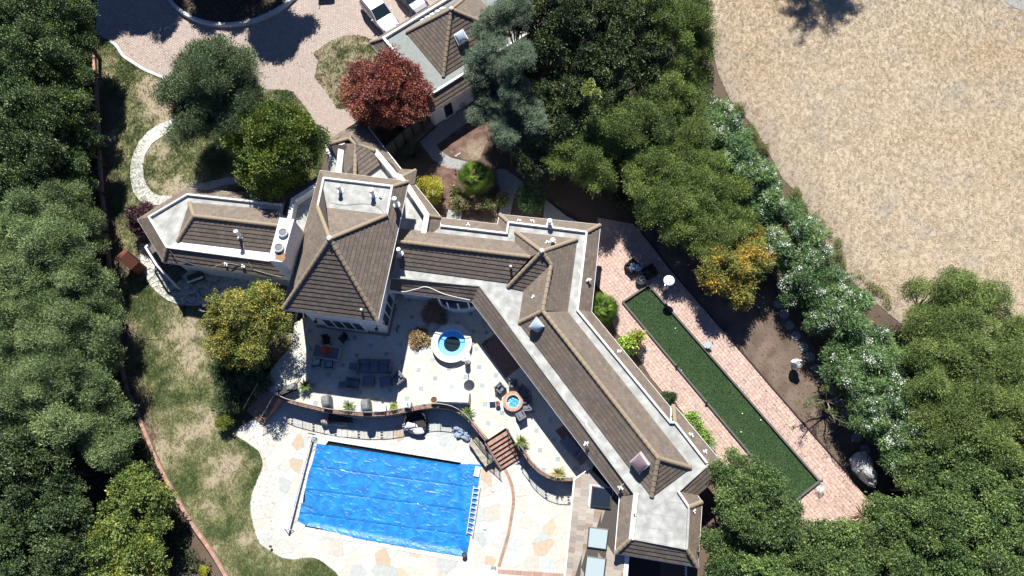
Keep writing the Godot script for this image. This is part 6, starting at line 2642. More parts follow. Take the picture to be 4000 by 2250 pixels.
	b.box(U(1551, 1290, DECK), Vector3(0.04, 0, 0.0), Vector3(0.02, 0, 0.2), 0.12)
	put("head", b, M.iron, br)


# ------------------------------------------------------------------ cars and things in the garden
func loft(b: MB, rings: Array, closed_ends := true) -> void:
	var m: int = rings[0].size()
	for i in rings.size() - 1:
		for k in m:
			var k2 := (k + 1) % m
			b.quad(rings[i][k], rings[i][k2], rings[i + 1][k2], rings[i + 1][k])
	if closed_ends:
		for k in range(1, m - 1):
			b.tri(rings[0][0], rings[0][k + 1], rings[0][k])
			var l: Array = rings[rings.size() - 1]
			b.tri(l[0], l[k], l[k + 1])


# cross-section of a body at station z: half width w, sill y0, top y1, shoulder rounding
func car_ring(z: float, w: float, y0: float, y1: float, tuck: float) -> Array:
	var pts := []
	for s in [[-0.9, 0.0], [-1.0, 0.25], [-1.0, 0.7], [-0.95, 0.9], [-0.8, 1.0], [0.8, 1.0], [0.95, 0.9], [1.0, 0.7], [1.0, 0.25], [0.9, 0.0]]:
		var k: float = s[1]
		pts.append(Vector3(s[0] * (w - tuck * k), lerpf(y0, y1, k), z))
	return pts


func make_car(label: String, at: Vector3, turn: float, paint: Material, l: float, w: float, h: float, suv: bool) -> void:
	var c := thing("parked_car", label, "car", at, turn, "")
	var hw := w * 0.5
	var hl := l * 0.5
	var belt := h * 0.58
	var hood := h * 0.6
	var b := MB.new()
	var st := [[-hl, hw * 0.78, 0.45, belt * 0.8], [-hl + 0.12, hw * 0.93, 0.3, belt * 0.97], [-hl + 0.5, hw, 0.25, belt], [-hl * 0.3, hw, 0.24, belt], [hl * 0.35, hw, 0.24, belt], [hl * 0.42, hw * 0.99, 0.24, hood], [hl - 0.75, hw * 0.97, 0.25, hood * 0.95], [hl - 0.3, hw * 0.9, 0.27, hood * 0.86], [hl - 0.08, hw * 0.78, 0.32, hood * 0.72], [hl, hw * 0.62, 0.4, hood * 0.58]]
	var rings := []
	for s in st:
		rings.append(car_ring(s[0], s[1], s[2], s[3], 0.05))
	loft(b, rings)
	put("body", b, paint, c)
	# cabin: glass all round, painted roof on top
	var back := -hl + (0.35 if suv else 0.9)
	var front := hl * 0.4
	b = MB.new()
	var gl := []
	for s in [[back, hw * 0.86, belt - 0.04], [back + 0.2, hw * 0.76, h - 0.07], [front - 0.85, hw * 0.76, h - 0.05], [front, hw * 0.88, belt - 0.03]]:
		gl.append(s)
	var lo := [Vector3(-gl[0][1], gl[0][2], gl[0][0]), Vector3(gl[0][1], gl[0][2], gl[0][0]), Vector3(gl[3][1], gl[3][2], gl[3][0]), Vector3(-gl[3][1], gl[3][2], gl[3][0])]
	var hi := [Vector3(-gl[1][1], gl[1][2], gl[1][0]), Vector3(gl[1][1], gl[1][2], gl[1][0]), Vector3(gl[2][1], gl[2][2], gl[2][0]), Vector3(-gl[2][1], gl[2][2], gl[2][0])]
	var names := ["rear_window", "side_window", "windscreen", "side_window"]
	for i in 4:
		var j := (i + 1) % 4
		var g := MB.new()
		g.quad(lo[i], hi[i], hi[j], lo[j])
		put(names[i], g, M.car_glass, c)
	b = MB.new()
	var g0 := 8
	for i in g0:
		for j in g0:
			var q := []
			for k in [[0, 0], [1, 0], [1, 1], [0, 1]]:
				var s := float(i + k[0]) / g0
				var t := float(j + k[1]) / g0
				var p: Vector3 = hi[0].lerp(hi[1], s).lerp(hi[3].lerp(hi[2], s), t)
				q.append(p + Vector3(0, 0.02 + 0.05 * sqrt(16.0 * s * (1 - s) * t * (1 - t)), 0))
			b.quad(q[0], q[3], q[2], q[1])
	put("roof", b, paint, c)
	b = MB.new()
	for e in [[lo[3], hi[3]], [lo[2], hi[2]], [lo[0], hi[0]], [lo[1], hi[1]]]:
		b.tube([e[0], e[1] + Vector3(0, 0.02, 0)], 0.045, 0.04, 6)
	for e in [[hi[0], hi[3]], [hi[1], hi[2]]]:
		b.tube([e[0] + Vector3(0, 0.02, 0), e[1] + Vector3(0, 0.02, 0)], 0.04, 0.04, 6)
	var midz := (back + front) * 0.5 - 0.1
	for s in [-1.0, 1.0]:
		b.tube([Vector3(s * hw * 0.87, belt, midz), Vector3(s * hw * 0.765, h - 0.05, midz)], 0.035, 0.035, 5)
	put("pillars", b, paint, c)
	if suv:
		for s in [-1.0, 1.0]:
			b = MB.new()
			b.tube([Vector3(s * hw * 0.68, h - 0.02, back + 0.35), Vector3(s * hw * 0.68, h + 0.07, back + 0.5), Vector3(s * hw * 0.68, h + 0.07, front - 1.15), Vector3(s * hw * 0.68, h - 0.01, front - 1.0)], 0.02, 0.02, 5)
			put("roof_rail", b, M.chrome, c)
		b = MB.new()
		b.tube([Vector3(-hw * 0.68, h + 0.07, -0.3), Vector3(hw * 0.68, h + 0.07, -0.3)], 0.02, 0.02, 5)
		b.tube([Vector3(-hw * 0.68, h + 0.07, -1.1), Vector3(hw * 0.68, h + 0.07, -1.1)], 0.02, 0.02, 5)
		put("cross_bar", b, M.chrome, c)
	for s in [-1.0, 1.0]:
		b = MB.new()
		b.lump(Vector3(s * (hw + 0.1), belt + 0.05, front - 0.35), Vector3(0.13, 0.08, 0.07), noise_a, 0.1, 1.0, 6, 10)
		put("mirror", b, paint if suv else M.black_plastic, c)
		b = MB.new()
		b.lump(Vector3(s * hw * 0.68, hood * 0.72, hl - 0.22), Vector3(0.2, 0.09, 0.16), noise_a, 0.05, 1.0, 6, 10)
		put("headlight", b, M.chrome, c)
		for z in [hl - 0.85, -hl + 0.85]:
			b = MB.new()
			var wl := MB.new()
			var rim := MB.new()
			for i in 20:
				var a0 := TAU * i / 20.0
				var a1 := TAU * (i + 1) / 20.0
				var x0: float = s * (hw - 0.2)
				var x1: float = s * (hw + 0.005)
				var p0 := Vector3(0, 0.34 + cos(a0) * 0.34, z + sin(a0) * 0.34)
				var p1 := Vector3(0, 0.34 + cos(a1) * 0.34, z + sin(a1) * 0.34)
				wl.quad(p0 + Vector3(x0, 0, 0), p1 + Vector3(x0, 0, 0), p1 + Vector3(x1, 0, 0), p0 + Vector3(x1, 0, 0))
				rim.tri(Vector3(x1, 0.34, z), p0 + Vector3(x1, 0, 0), p1 + Vector3(x1, 0, 0))
			var tyre := put("wheel", wl, M.tyre, c)
			put("rim", rim, M.chrome, tyre)
	b = MB.new()
	b.box(Vector3(0, 0.45, hl - 0.06), Vector3(hw * 0.4, 0, 0), Vector3(0, 0, 0.05), 0.16)
	put("grille", b, M.black_plastic, c)
	# wiper cowl
	b = MB.new()
	b.tube([Vector3(-hw * 0.8, belt + 0.01, front + 0.03), Vector3(0, belt + 0.02, front + 0.1), Vector3(hw * 0.8, belt + 0.01, front + 0.03)], 0.03, 0.03, 5)
	put("cowl", b, M.black_plastic, c)


func build_yard_things() -> void:
	# ---- cars nosed up to the garage
	var gw := U(1446, 166, 3.9)
	var gs := U(1673, 448, 3.9)
	var u := (gs - gw).normalized()
	var v := Vector3(-u.z, 0, u.x)
	if v.x < 0: v = -v
	var turn := atan2(u.x, u.z)
	var wb := U(1500, 68, DECK + 1.0)
	var c0 := Vector3(wb.x, DECK, wb.z) - u * 0.95
	make_car("white sport utility car parked nose-in against the garage", c0, turn, M.white_car, 4.7, 1.88, 1.7, true)
	make_car("dark blue car mostly hidden beyond the garage roof edge", c0 + v * 3.35 + u * 0.15, turn, M.blue_car, 4.6, 1.8, 1.45, false)
	# trailer shape standing in for an unclear dark form at the top edge
	var tr := thing("trailer_stand_in", "small black trailer shape standing in for a dark form on the drive", "trailer", U(1276, -8, DECK), 0.05)
	var b := MB.new()
	b.box(Vector3(0, 0.42, -0.4), Vector3(0.78, 0, 0), Vector3(0, 0, 0.75), 0.09)
	put("bed", b, M.iron, tr)
	b = MB.new()
	b.tube([Vector3(-0.6, 0.4, 0.2), Vector3(-0.66, 0.3, 1.0)], 0.035, 0.03, 6)
	b.tube([Vector3(-0.6, 0.4, 0.46), Vector3(0.6, 0.4, 0.46)], 0.03, 0.03, 6)
	put("drawbar", b, M.iron, tr)
	for s in [-1.0, 1.0]:
		b = MB.new()
		for i in 14:
			var a0 := TAU * i / 14.0
			var a1 := TAU * (i + 1) / 14.0
			b.quad(Vector3(s * 0.8, 0.26 + cos(a0) * 0.26, -0.4 + sin(a0) * 0.26), Vector3(s * 0.8, 0.26 + cos(a1) * 0.26, -0.4 + sin(a1) * 0.26), Vector3(s * 0.92, 0.26 + cos(a1) * 0.26, -0.4 + sin(a1) * 0.26), Vector3(s * 0.92, 0.26 + cos(a0) * 0.26, -0.4 + sin(a0) * 0.26))
			b.tri(Vector3(s * 0.92, 0.26, -0.4), Vector3(s * 0.92, 0.26 + cos(a0) * 0.26, -0.4 + sin(a0) * 0.26), Vector3(s * 0.92, 0.26 + cos(a1) * 0.26, -0.4 + sin(a1) * 0.26))
		put("wheel", b, M.tyre, tr)
	# ---- brick boundary wall along the lawn
	var bw := thing("brick_wall", "long low wall with a pink brick coping beside the lawn and trees", "wall")
	var ln := smooth_line(G2([[372, 170], [374, 245], [385, 400], [395, 600], [405, 760], [425, 950], [445, 1150], [470, 1350], [497, 1510], [533, 1593], [575, 1692], [616, 1790], [657, 1873], [709, 1966], [766, 2059], [828, 2147], [890, 2250], [925, 2320]]), 4)
	b = MB.new()
	b.col = Color(0.42, 0.28, 0.22)
	for i in ln.size() - 1:
		var d := ln[i + 1] - ln[i]
		var m := (ln[i] + ln[i + 1]) * 0.5
		b.box(Vector3(m.x, T(m.x, m.y) - 0.4, m.y), Vector3(d.x, 0, d.y) * 0.5, Vector3(-d.y, 0, d.x).normalized() * 0.1, 0.72)
	var wf := put("wall_face", b, M.brick, bw)
	var run := 0.0
	var at := 0.0
	for i in ln.size() - 1:
		var d := ln[i + 1] - ln[i]
		var l := d.length()
		while at < run + l:
			var p := ln[i] + d * ((at - run) / l)
			var t := d / l
			b = MB.new()
			b.col = brick_colour() * 1.1
			b.box(Vector3.ZERO, Vector3(t.x, 0, t.y) * 0.094, Vector3(-t.y, 0, t.x) * 0.13, 0.07)
			put("coping_brick", b, M.brick, wf).position = Vector3(p.x, T(p.x, p.y) + 0.32 + rng.randf_range(-0.003, 0.003), p.y)
			at += 0.2
		run += l
	# ---- garden shed with a red-brown gable
	var sh := thing("garden_shed", "small shed with a red-brown gable roof at the lawn edge", "shed")
	var r0 := U(500, 980, 2.9)
	var r1 := U(461, 1016, 2.9)
	var e0 := U(549, 1020, 2.1)
	var e1 := U(506, 1062, 2.1)
	var o0 := r0 + (r0 - e0) * Vector3(1, 0, 1) + Vector3(0, -0.8, 0)
	var o1 := r1 + (r1 - e1) * Vector3(1, 0, 1) + Vector3(0, -0.8, 0)
	for s in [[r0, e0, e1, r1], [r0, o0, o1, r1]]:
		var dn: Vector3 = (s[1] - s[0])
		for i in 7:
			b = MB.new()
			var p: Vector3 = s[0] + dn * (i / 7.0)
			var q: Vector3 = s[3] + dn * (i / 7.0)
			var n := Vector3(0, 0.03, 0)
			b.quad(p + n, p + dn / 7.0 * 0.98 + n * 1.4, q + dn / 7.0 * 0.98 + n * 1.4, q + n)
			b.quad(p + dn / 7.0 * 0.98 + n * 1.4, p + dn / 7.0 * 0.98 - n * 0.4, q + dn / 7.0 * 0.98 - n * 0.4, q + dn / 7.0 * 0.98 + n * 1.4)
			put("roof_board", b, M.red_wood, sh)
	b = MB.new()
	b.tube([r0 + Vector3(0, 0.03, 0), e0 + Vector3(0, 0.03, 0)], 0.05, 0.05, 4)
	b.tube([r0 + Vector3(0, 0.03, 0), o0 + Vector3(0, 0.03, 0)], 0.05, 0.05, 4)
	b.tube([r1 + Vector3(0, 0.03, 0), e1 + Vector3(0, 0.03, 0)], 0.05, 0.05, 4)
	put("barge_board", b, M.grey_wood, sh)
	b = MB.new()
	var sp := PackedVector2Array([xz(e0), xz(o0), xz(o1), xz(e1)])
	var sp2: PackedVector2Array = Geometry2D.offset_polygon(sp, -0.15)[0]
	b.prism(sp2, 0.0, 2.05)
	put("wall", b, M.red_wood, sh)
	# ---- raised landing and steps of the west wing, with a white balustrade
	var fl := 1.55
	var ld := thing("side_steps", "grey steps with a white balustrade descending beside the west wing", "stairs")
	b = MB.new()
	b.prism(P2([[570, 968], [612, 930], [680, 990], [662, 1010], [614, 1036]], fl), 0.2, fl)
	put("landing", b, M.grey_wood, ld)
	var sa := U(612, 1040, fl)
	var sb := U(668, 1000, fl)
	var sd := U(742, 1073, 0.6) - U(672, 1004, fl)
	sd.y = 0
	for i in 6:
		b = MB.new()
		var y := fl - (i + 1) * 0.17
		var o := sa + sd * (i / 6.0)
		var w2 := (sb - sa)
		w2.y = 0
		b.bevel_box(Vector3(o.x, 0.1, o.z) + w2 * 0.5 + sd / 12.0, w2 * 0.5, Vector3(-w2.z, 0, w2.x).normalized() * sd.length() / 12.0, y - 0.1, 0.015)
		put("step", b, M.grey_wood, ld)
	var rail := [U(567, 964, fl + 0.9), U(612, 1036, fl + 0.9), U(685, 1116, 1.5)]
	for i in 2:
		b = MB.new()
		var a: Vector3 = rail[i]
		var d: Vector3 = rail[i + 1]
		var t := (d - a)
		var s := Vector3(-t.z, 0, t.x).normalized()
		b.quad(a - s * 0.07, a + s * 0.07, d + s * 0.07, d - s * 0.07)
		b.quad(a - s * 0.07, d - s * 0.07, d - s * 0.07 - Vector3(0, 0.07, 0), a - s * 0.07 - Vector3(0, 0.07, 0))
		b.quad(a + s * 0.07, d + s * 0.07, d + s * 0.07 - Vector3(0, 0.07, 0), a + s * 0.07 - Vector3(0, 0.07, 0))
		put("handrail", b, M.white_paint, ld)
		var n := 10
		for k in n + 1:
			var p := a.lerp(d, float(k) / n)
			b = MB.new()
			var w3 := 0.05 if (k == 0 or k == n) else 0.02
			b.box(p - Vector3(0, 0.92, 0), Vector3(w3, 0, 0), Vector3(0, 0, w3), 0.88)
			put("baluster", b, M.white_paint, ld)
	b = MB.new()
	var ra := U(567, 964, fl + 0.9)
	var rb2 := U(600, 942, fl + 0.9)
	b.box((ra + rb2) * 0.5 - Vector3(0, 0.06, 0), (rb2 - ra) * 0.5, Vector3(0.04, 0, 0.06), 0.07)
	put("handrail", b, M.white_paint, ld)
	# grill and ball-shaped pot on the small patio
	var gp := G(776, 1092)
	var gr := thing("gas_grill", "open gas grill with a white control panel in the shade of the wing", "grill", gp, turn_px(776, 1092, 10, 40))
	cbox(gr, "cabinet", Vector3(0, 0.1, 0), 1.15, 0.5, 0.75, M.grey_wood)
	cbox(gr, "grate", Vector3(0, 0.85, -0.02), 1.1, 0.44, 0.04, M.iron, 0.01)
	cbox(gr, "control_panel", Vector3(0, 0.72, 0.31), 1.3, 0.12, 0.14, M.white_plastic, 0.02)
	for i in 5:
		b = MB.new()
		b.lathe(Vector3(-0.42 + i * 0.2, 0.86, 0.32), [[0.035, 0.0], [0.03, 0.03], [0.0, 0.035]], 10)
		put("knob", b, M.iron, gr)
	var po := thing("ceramic_jar", "round pale ceramic jar beside the grill in shade", "jar", G(735, 1122))
	b = MB.new()
	b.lathe(Vector3.ZERO, [[0.0, 0.02], [0.12, 0.03], [0.22, 0.2], [0.2, 0.36], [0.1, 0.42], [0.1, 0.46], [0.06, 0.46], [0.05, 0.4]], 20)
	put("body", b, M.pale_concrete, po)
	# ---- wooden fence between garage and entry
	var fe := thing("wooden_fence", "weathered dark board fence between garage and entry roof", "fence")
	var fa := U(1505, 575, DECK + 1.75)
	var fb := U(1668, 432, DECK + 1.75)
	var ft := fb - fa
	ft.y = 0
	var flen := ft.length()
	ft /= flen
	var fo := Vector3(-ft.z, 0, ft.x)
	if fo.z < 0: fo = -fo
	for i in 11:
		b = MB.new()
		b.box(Vector3((fa.x + fb.x) * 0.5, DECK + 0.05 + i * 0.157, (fa.z + fb.z) * 0.5), ft * flen * 0.5, fo * 0.012, 0.15)
		put("board", b, M.grey_wood, fe)
	for i in 6:
		b = MB.new()
		var p := fa + ft * (flen * i / 5.0) + fo * 0.07
		b.box(Vector3(p.x, DECK - 0.1, p.z), ft * 0.06, fo * 0.06, 1.9)
		put("post", b, M.dark_wood, fe)
	b = MB.new()
	b.box(Vector3((fa.x + fb.x) * 0.5, DECK + 1.79, (fa.z + fb.z) * 0.5), ft * flen * 0.5, fo * 0.07, 0.04)
	put("cap_rail", b, M.grey_wood, fe)
	# ---- court furniture
	wicker_chair("court_chair", "dark wicker armchair holding a crumpled blue blanket on the court", "armchair", Vector3(U(2470, 1042, DECK + 0.3).x, DECK, U(2470, 1042, DECK + 0.3).z), turn_px(2470, 1042, 24, 26), "dark wicker chairs on the court", 0.95, 0.9, M.dark_wicker, M.dark_wicker)
	wicker_chair("court_chair", "empty dark wicker armchair beside the round fire bowl", "armchair", Vector3(U(2538, 1062, DECK + 0.3).x, DECK, U(2538, 1062, DECK + 0.3).z), turn_px(2538, 1062, -30, 14), "dark wicker chairs on the court", 0.95, 0.9, M.dark_wicker, M.dark_wicker)
	var bl := thing("blanket", "crumpled pale blue blanket draped in a dark court chair", "blanket", U(2475, 1043, DECK + 0.5), 0.4)
	b = MB.new()
	b.lump(Vector3(0.0, 0.02, -0.1), Vector3(0.36, 0.16, 0.34), noise_b, 1.1, 4.5, 16, 24)
	b.lump(Vector3(0.18, -0.02, 0.22), Vector3(0.28, 0.16, 0.26), noise_b, 1.1, 4.5, 14, 22)
	put("folds", b, M.blue_cloth, bl)
	var fbowl := thing("fire_bowl", "round black bowl table with a square slate lid", "fire bowl", Vector3(U(2505, 1092, DECK + 0.4).x, DECK, U(2505, 1092, DECK + 0.4).z), 0.5)
	b = MB.new()
	b.lathe(Vector3.ZERO, [[0.3, 0.0], [0.36, 0.04], [0.44, 0.28], [0.46, 0.42], [0.4, 0.44], [0.0, 0.44]], 28)
	put("bowl", b, M.dark_wicker, fbowl)
	cbox(fbowl, "lid", Vector3(0.06, 0.44, -0.08), 0.48, 0.48, 0.03, M.cushion, 0.01)
	for o in [[2766, 1346, "square glass side table in dappled shade beside the turf lane"], [3206, 1909, "square glass side table at the end of the turf lane"]]:
		var p := U(o[0], o[1], DECK + 0.45)
		var gt := thing("glass_table", o[2], "side table", Vector3(p.x, DECK, p.z), 0.6, "glass side tables on the court")
		var pane := MB.new()
		pane.bevel_box(Vector3(0, 0.43, 0), Vector3(0.24, 0, 0), Vector3(0, 0, 0.24), 0.02, 0.005)
		put("table_top", pane, M.blind_glass if o[0] < 3000 else M.pale_glass, gt)
		for sx in [-1.0, 1.0]:
			for sz in [-1.0, 1.0]:
				cbox(gt, "leg", Vector3(sx * 0.2, 0, sz * 0.2), 0.025, 0.025, 0.43, M.steel, 0.004)
	var bn := 0
	for o in [[2543, 1131, 0.8], [2638, 1283, 0.75], [2661, 1447, 0.7], [2900, 1616, 0.7], [2972, 1641, 0.7], [2895, 1688, 0.75]]:
		var ba := thing("lawn_ball", "small white ball on the turf lane, %s from the heater end" % ORD[bn], "ball", U(o[0], o[1], DECK + 0.06), 0.0, "balls on the turf lane")
		b = MB.new()
		bn += 1
		b.lathe(Vector3.ZERO, [[0.0, -0.055], [0.03, -0.047], [0.055, 0.0], [0.03, 0.047], [0.0, 0.055]], 12)
		put("shell", b, M.white_plastic, ba)
	for o in [[2640, 1430, "beside the turf lane opposite the lime shrubs"], [2756, 1572, "beside the turf lane opposite the blue-flowered shrub"], [3203, 1880, "at the far corner of the turf lane"], [1062, 2134, "at the lawn edge of the pool terrace"], [918, 1698, "beside the yellow-green dwarf shrub"], [1780, 672, "on the courtyard mulch beside the concrete walk"]]:
		var p := G(o[0], o[1])
		if o[0] > 2500: p = U(o[0], o[1], DECK)
		var pl := thing("path_light", "small dark path light " + o[2], "path light", p, 0.0, "garden path lights")
		b = MB.new()
		b.tube([Vector3(0, -0.05, 0), Vector3(0, 0.32, 0)], 0.014, 0.014, 6)
		put("stake", b, M.iron, pl)
		b = MB.new()
		b.lathe(Vector3.ZERO, [[0.04, 0.26], [0.11, 0.31], [0.1, 0.34], [0.0, 0.38]], 12)
		put("hood", b, M.iron, pl)
	# ---- round stepping stones beside the flowering hedge
	var sn := 0
	for o in [[3039, 1187], [3062, 1226], [3085, 1270], [3109, 1312], [3140, 1356], [3166, 1394], [3194, 1438], [3222, 1482], [3252, 1528], [3278, 1572], [3302, 1616], [3326, 1664], [3346, 1710], [3380, 1756]]:
		var ss := thing("stepping_stone", "round grey stepping stone beside the hedge, %s from the yellowing trees" % ORD[sn], "stepping stone", G(o[0], o[1]), rng.randf(), "stepping stones along the hedge")
		b = MB.new()
		sn += 1
		b.lathe(Vector3.ZERO, [[0.36, -0.06], [0.36, 0.02], [0.34, 0.035], [0.0, 0.035]], 24)
		put("slab", b, M.concrete, ss)
	# ---- wrapped plants
	var wp := thing("wrapped_sapling", "small sapling wrapped in a white cloth bag on the mulch", "wrapped plant", G(3092, 1432))
	b = MB.new()
	b.lump(Vector3(0, 0.95, 0), Vector3(0.4, 0.5, 0.36), noise_b, 0.5, 2.6, 14, 22)
	b.lump(Vector3(0.22, 1.3, -0.1), Vector3(0.12, 0.3, 0.1), noise_b, 0.5, 3.0, 8, 12)
	put("bag", b, M.white_cloth, wp)
	b = MB.new()
	b.tube([Vector3(0, -0.1, 0), Vector3(0.02, 0.6, 0)], 0.05, 0.04, 6)
	put("stem", b, M.bark, wp)
	var tp := thing("wrapped_bush", "large bush wrapped in wrinkled clear plastic sheeting beside the court", "wrapped plant")
	var oc := [[3316, 1792], [3350, 1764], [3380, 1762], [3400, 1785], [3412, 1830], [3428, 1850], [3425, 1888], [3420, 1908], [3392, 1900], [3360, 1870], [3330, 1835]]
	var ctr := U(3375, 1832, 2.2)
	b = MB.new()
	var ringp := []
	for q in oc:
		ringp.append(U(q[0], q[1], 1.9))
	for lv in 6:
		var k0 := lv / 6.0
		var k1 := (lv + 1) / 6.0
		for i in ringp.size():
			for h in 3:
				var qa := []
				for e in [[h / 3.0, k0], [(h + 1) / 3.0, k0], [(h + 1) / 3.0, k1], [h / 3.0, k1]]:
					var rp: Vector3 = ringp[i].lerp(ringp[(i + 1) % ringp.size()], e[0])
					var p := rp.lerp(ctr, e[1])
					p.y = 1.9 + 0.85 * sin(e[1] * PI * 0.5)
					p += Vector3(0.3, 1.4, 0.3) * 0.16 * noise_b.get_noise_3dv(p * 3.0)
					qa.append(p)
				b.quad(qa[0], qa[1], qa[2], qa[3])
	for i in ringp.size():
		for lv in 4:
			var qa := []
			for e in [[0.0, lv / 4.0], [1.0, lv / 4.0], [1.0, (lv + 1) / 4.0], [0.0, (lv + 1) / 4.0]]:
				var rp: Vector3 = ringp[i].lerp(ringp[(i + 1) % ringp.size()], e[0])
				var p := rp.lerp(Vector3(ctr.x, rp.y, ctr.z), 0.35 * e[1])
				p.y = lerpf(1.9, DECK, e[1])
				if e[1] == 0.0:
					p += Vector3(0.3, 1.4, 0.3) * 0.16 * noise_b.get_noise_3dv(p * 3.0)
				qa.append(p)
			b.quad(qa[0], qa[1], qa[2], qa[3])
	put("plastic_sheet", b, M.plastic_wrap, tp)
	# fallen branch on the lawn
	var fb2 := thing("fallen_branch", "thin pale fallen branch lying on the lawn", "branch")
	b = MB.new()
	b.tube([G(490, 1290, 0.05), G(520, 1303, 0.06), G(550, 1318, 0.05), G(585, 1323, 0.06), G(614, 1326, 0.04)], 0.04, 0.02, 6)
	put("wood", b, M.pale_bark, fb2)
	# ladder-like bracket lying on the west wing roof
	var rl := thing("roof_ladder", "short dark metal ladder lying on the west wing roof", "ladder")
	for e in [[[890, 765], [917, 750]], [[897, 772], [924, 756]]]:
		b = MB.new()
		b.tube([U(e[0][0], e[0][1], 4.75), U(e[1][0], e[1][1], 4.45)], 0.02, 0.02, 5)
		put("rail", b, M.iron, rl)
	for i in 4:
		b = MB.new()
		var p := U(890, 765, 4.75).lerp(U(917, 750, 4.45), i / 3.0)
		var q := U(897, 772, 4.75).lerp(U(924, 756, 4.45), i / 3.0)
		b.tube([p, q], 0.014, 0.014, 5)
		put("rung", b, M.iron, rl)
	# stones in the courtyard bed
	for o in [[1788, 606, "in the middle of the trio"], [1796, 602, "nearest the garage in the trio"], [1782, 611, "nearest the walk in the trio"]]:
		var rk := thing("garden_rock", "small pale rock on the courtyard mulch, " + o[2], "rock", G(o[0], o[1]), rng.randf() * 3.0, "pale rocks on the courtyard mulch")
		b = MB.new()
		b.lump(Vector3(0, 0.03, 0), Vector3(0.12, 0.08, 0.1), noise_b, 0.6, 4.0, 7, 10)
		put("stone", b, M.pale_concrete, rk)


# ------------------------------------------------------------------ plants
var clumps := {}


# a handful of leaves: the unit a crown is built from
func clump(kind: String) -> ArrayMesh:
	if clumps.has(kind):
		return clumps[kind]
	var r := RandomNumberGenerator.new()
	r.seed = hash(kind)
	var b := MB.new()
	var spec: Array = {"broad": [12, 0.17, 0.1, 0.27], "fine": [16, 0.21, 0.042, 0.3], "small": [15, 0.125, 0.08, 0.25], "long": [14, 0.26, 0.05, 0.26], "needle": [24, 0.17, 0.024, 0.27], "tiny": [16, 0.05, 0.03, 0.09], "strap": [9, 0.5, 0.03, 0.1], "flower": [7, 0.07, 0.06, 0.09]}[kind]
	for i in spec[0]:
		var p := Vector3(r.randf_range(-1, 1), r.randf_range(-1, 1), r.randf_range(-1, 1))
		while p.length() > 1.0:
			p = Vector3(r.randf_range(-1, 1), r.randf_range(-1, 1), r.randf_range(-1, 1))
		p *= spec[3]
		if kind == "needle" or kind == "strap":
			p = Vector3(p.x, p.y * 0.35, p.z)
		var d := (p.normalized() * 0.7 + Vector3(r.randf_range(-1, 1), r.randf_range(-0.3, 1.0), r.randf_range(-1, 1))).normalized()
		var n := (Vector3.UP * 0.8 + Vector3(r.randf_range(-1, 1), r.randf_range(-1, 1), r.randf_range(-1, 1))).normalized()
		var s := d.cross(n).normalized()
		var l: float = spec[1] * r.randf_range(0.7, 1.3)
		var w: float = spec[2] * r.randf_range(0.7, 1.3)
		var k := r.randf_range(0.72, 1.2)
		b.col = Color(k, k, k)
		var m := p + d * l * 0.45
		b.tri(p, m + s * w * 0.5, p + d * l)
		b.tri(p, p + d * l, m - s * w * 0.5)
	var mesh := b.mesh(M.petal if kind == "flower" else M.leaf)
	clumps[kind] = mesh
	return mesh


func scatter(called: String, mesh: Mesh, buf: PackedFloat32Array, parent: Node) -> MultiMeshInstance3D:
	var mm := MultiMesh.new()
	mm.transform_format = MultiMesh.TRANSFORM_3D
	mm.use_colors = true
	mm.mesh = mesh
	mm.instance_count = buf.size() / 16
	mm.buffer = buf
	var o := MultiMeshInstance3D.new()
	o.name = called
	o.multimesh = mm
	parent.add_child(o, true)
	stuff(o)
	return o


func push_inst(buf: PackedFloat32Array, p: Vector3, s: float, c: Color) -> void:
	var bs := Basis(Vector3(rng.randf_range(-1, 1), rng.randf_range(-1, 1), rng.randf_range(-1, 1)).normalized(), rng.randf_range(-0.6, 0.6)) * Basis(Vector3.UP, rng.randf() * TAU)
	bs = bs.scaled(Vector3(s, s, s))
	buf.append_array(PackedFloat32Array([bs.x.x, bs.y.x, bs.z.x, p.x, bs.x.y, bs.y.y, bs.z.y, p.y, bs.x.z, bs.y.z, bs.z.z, p.z, c.r, c.g, c.b, 1]))


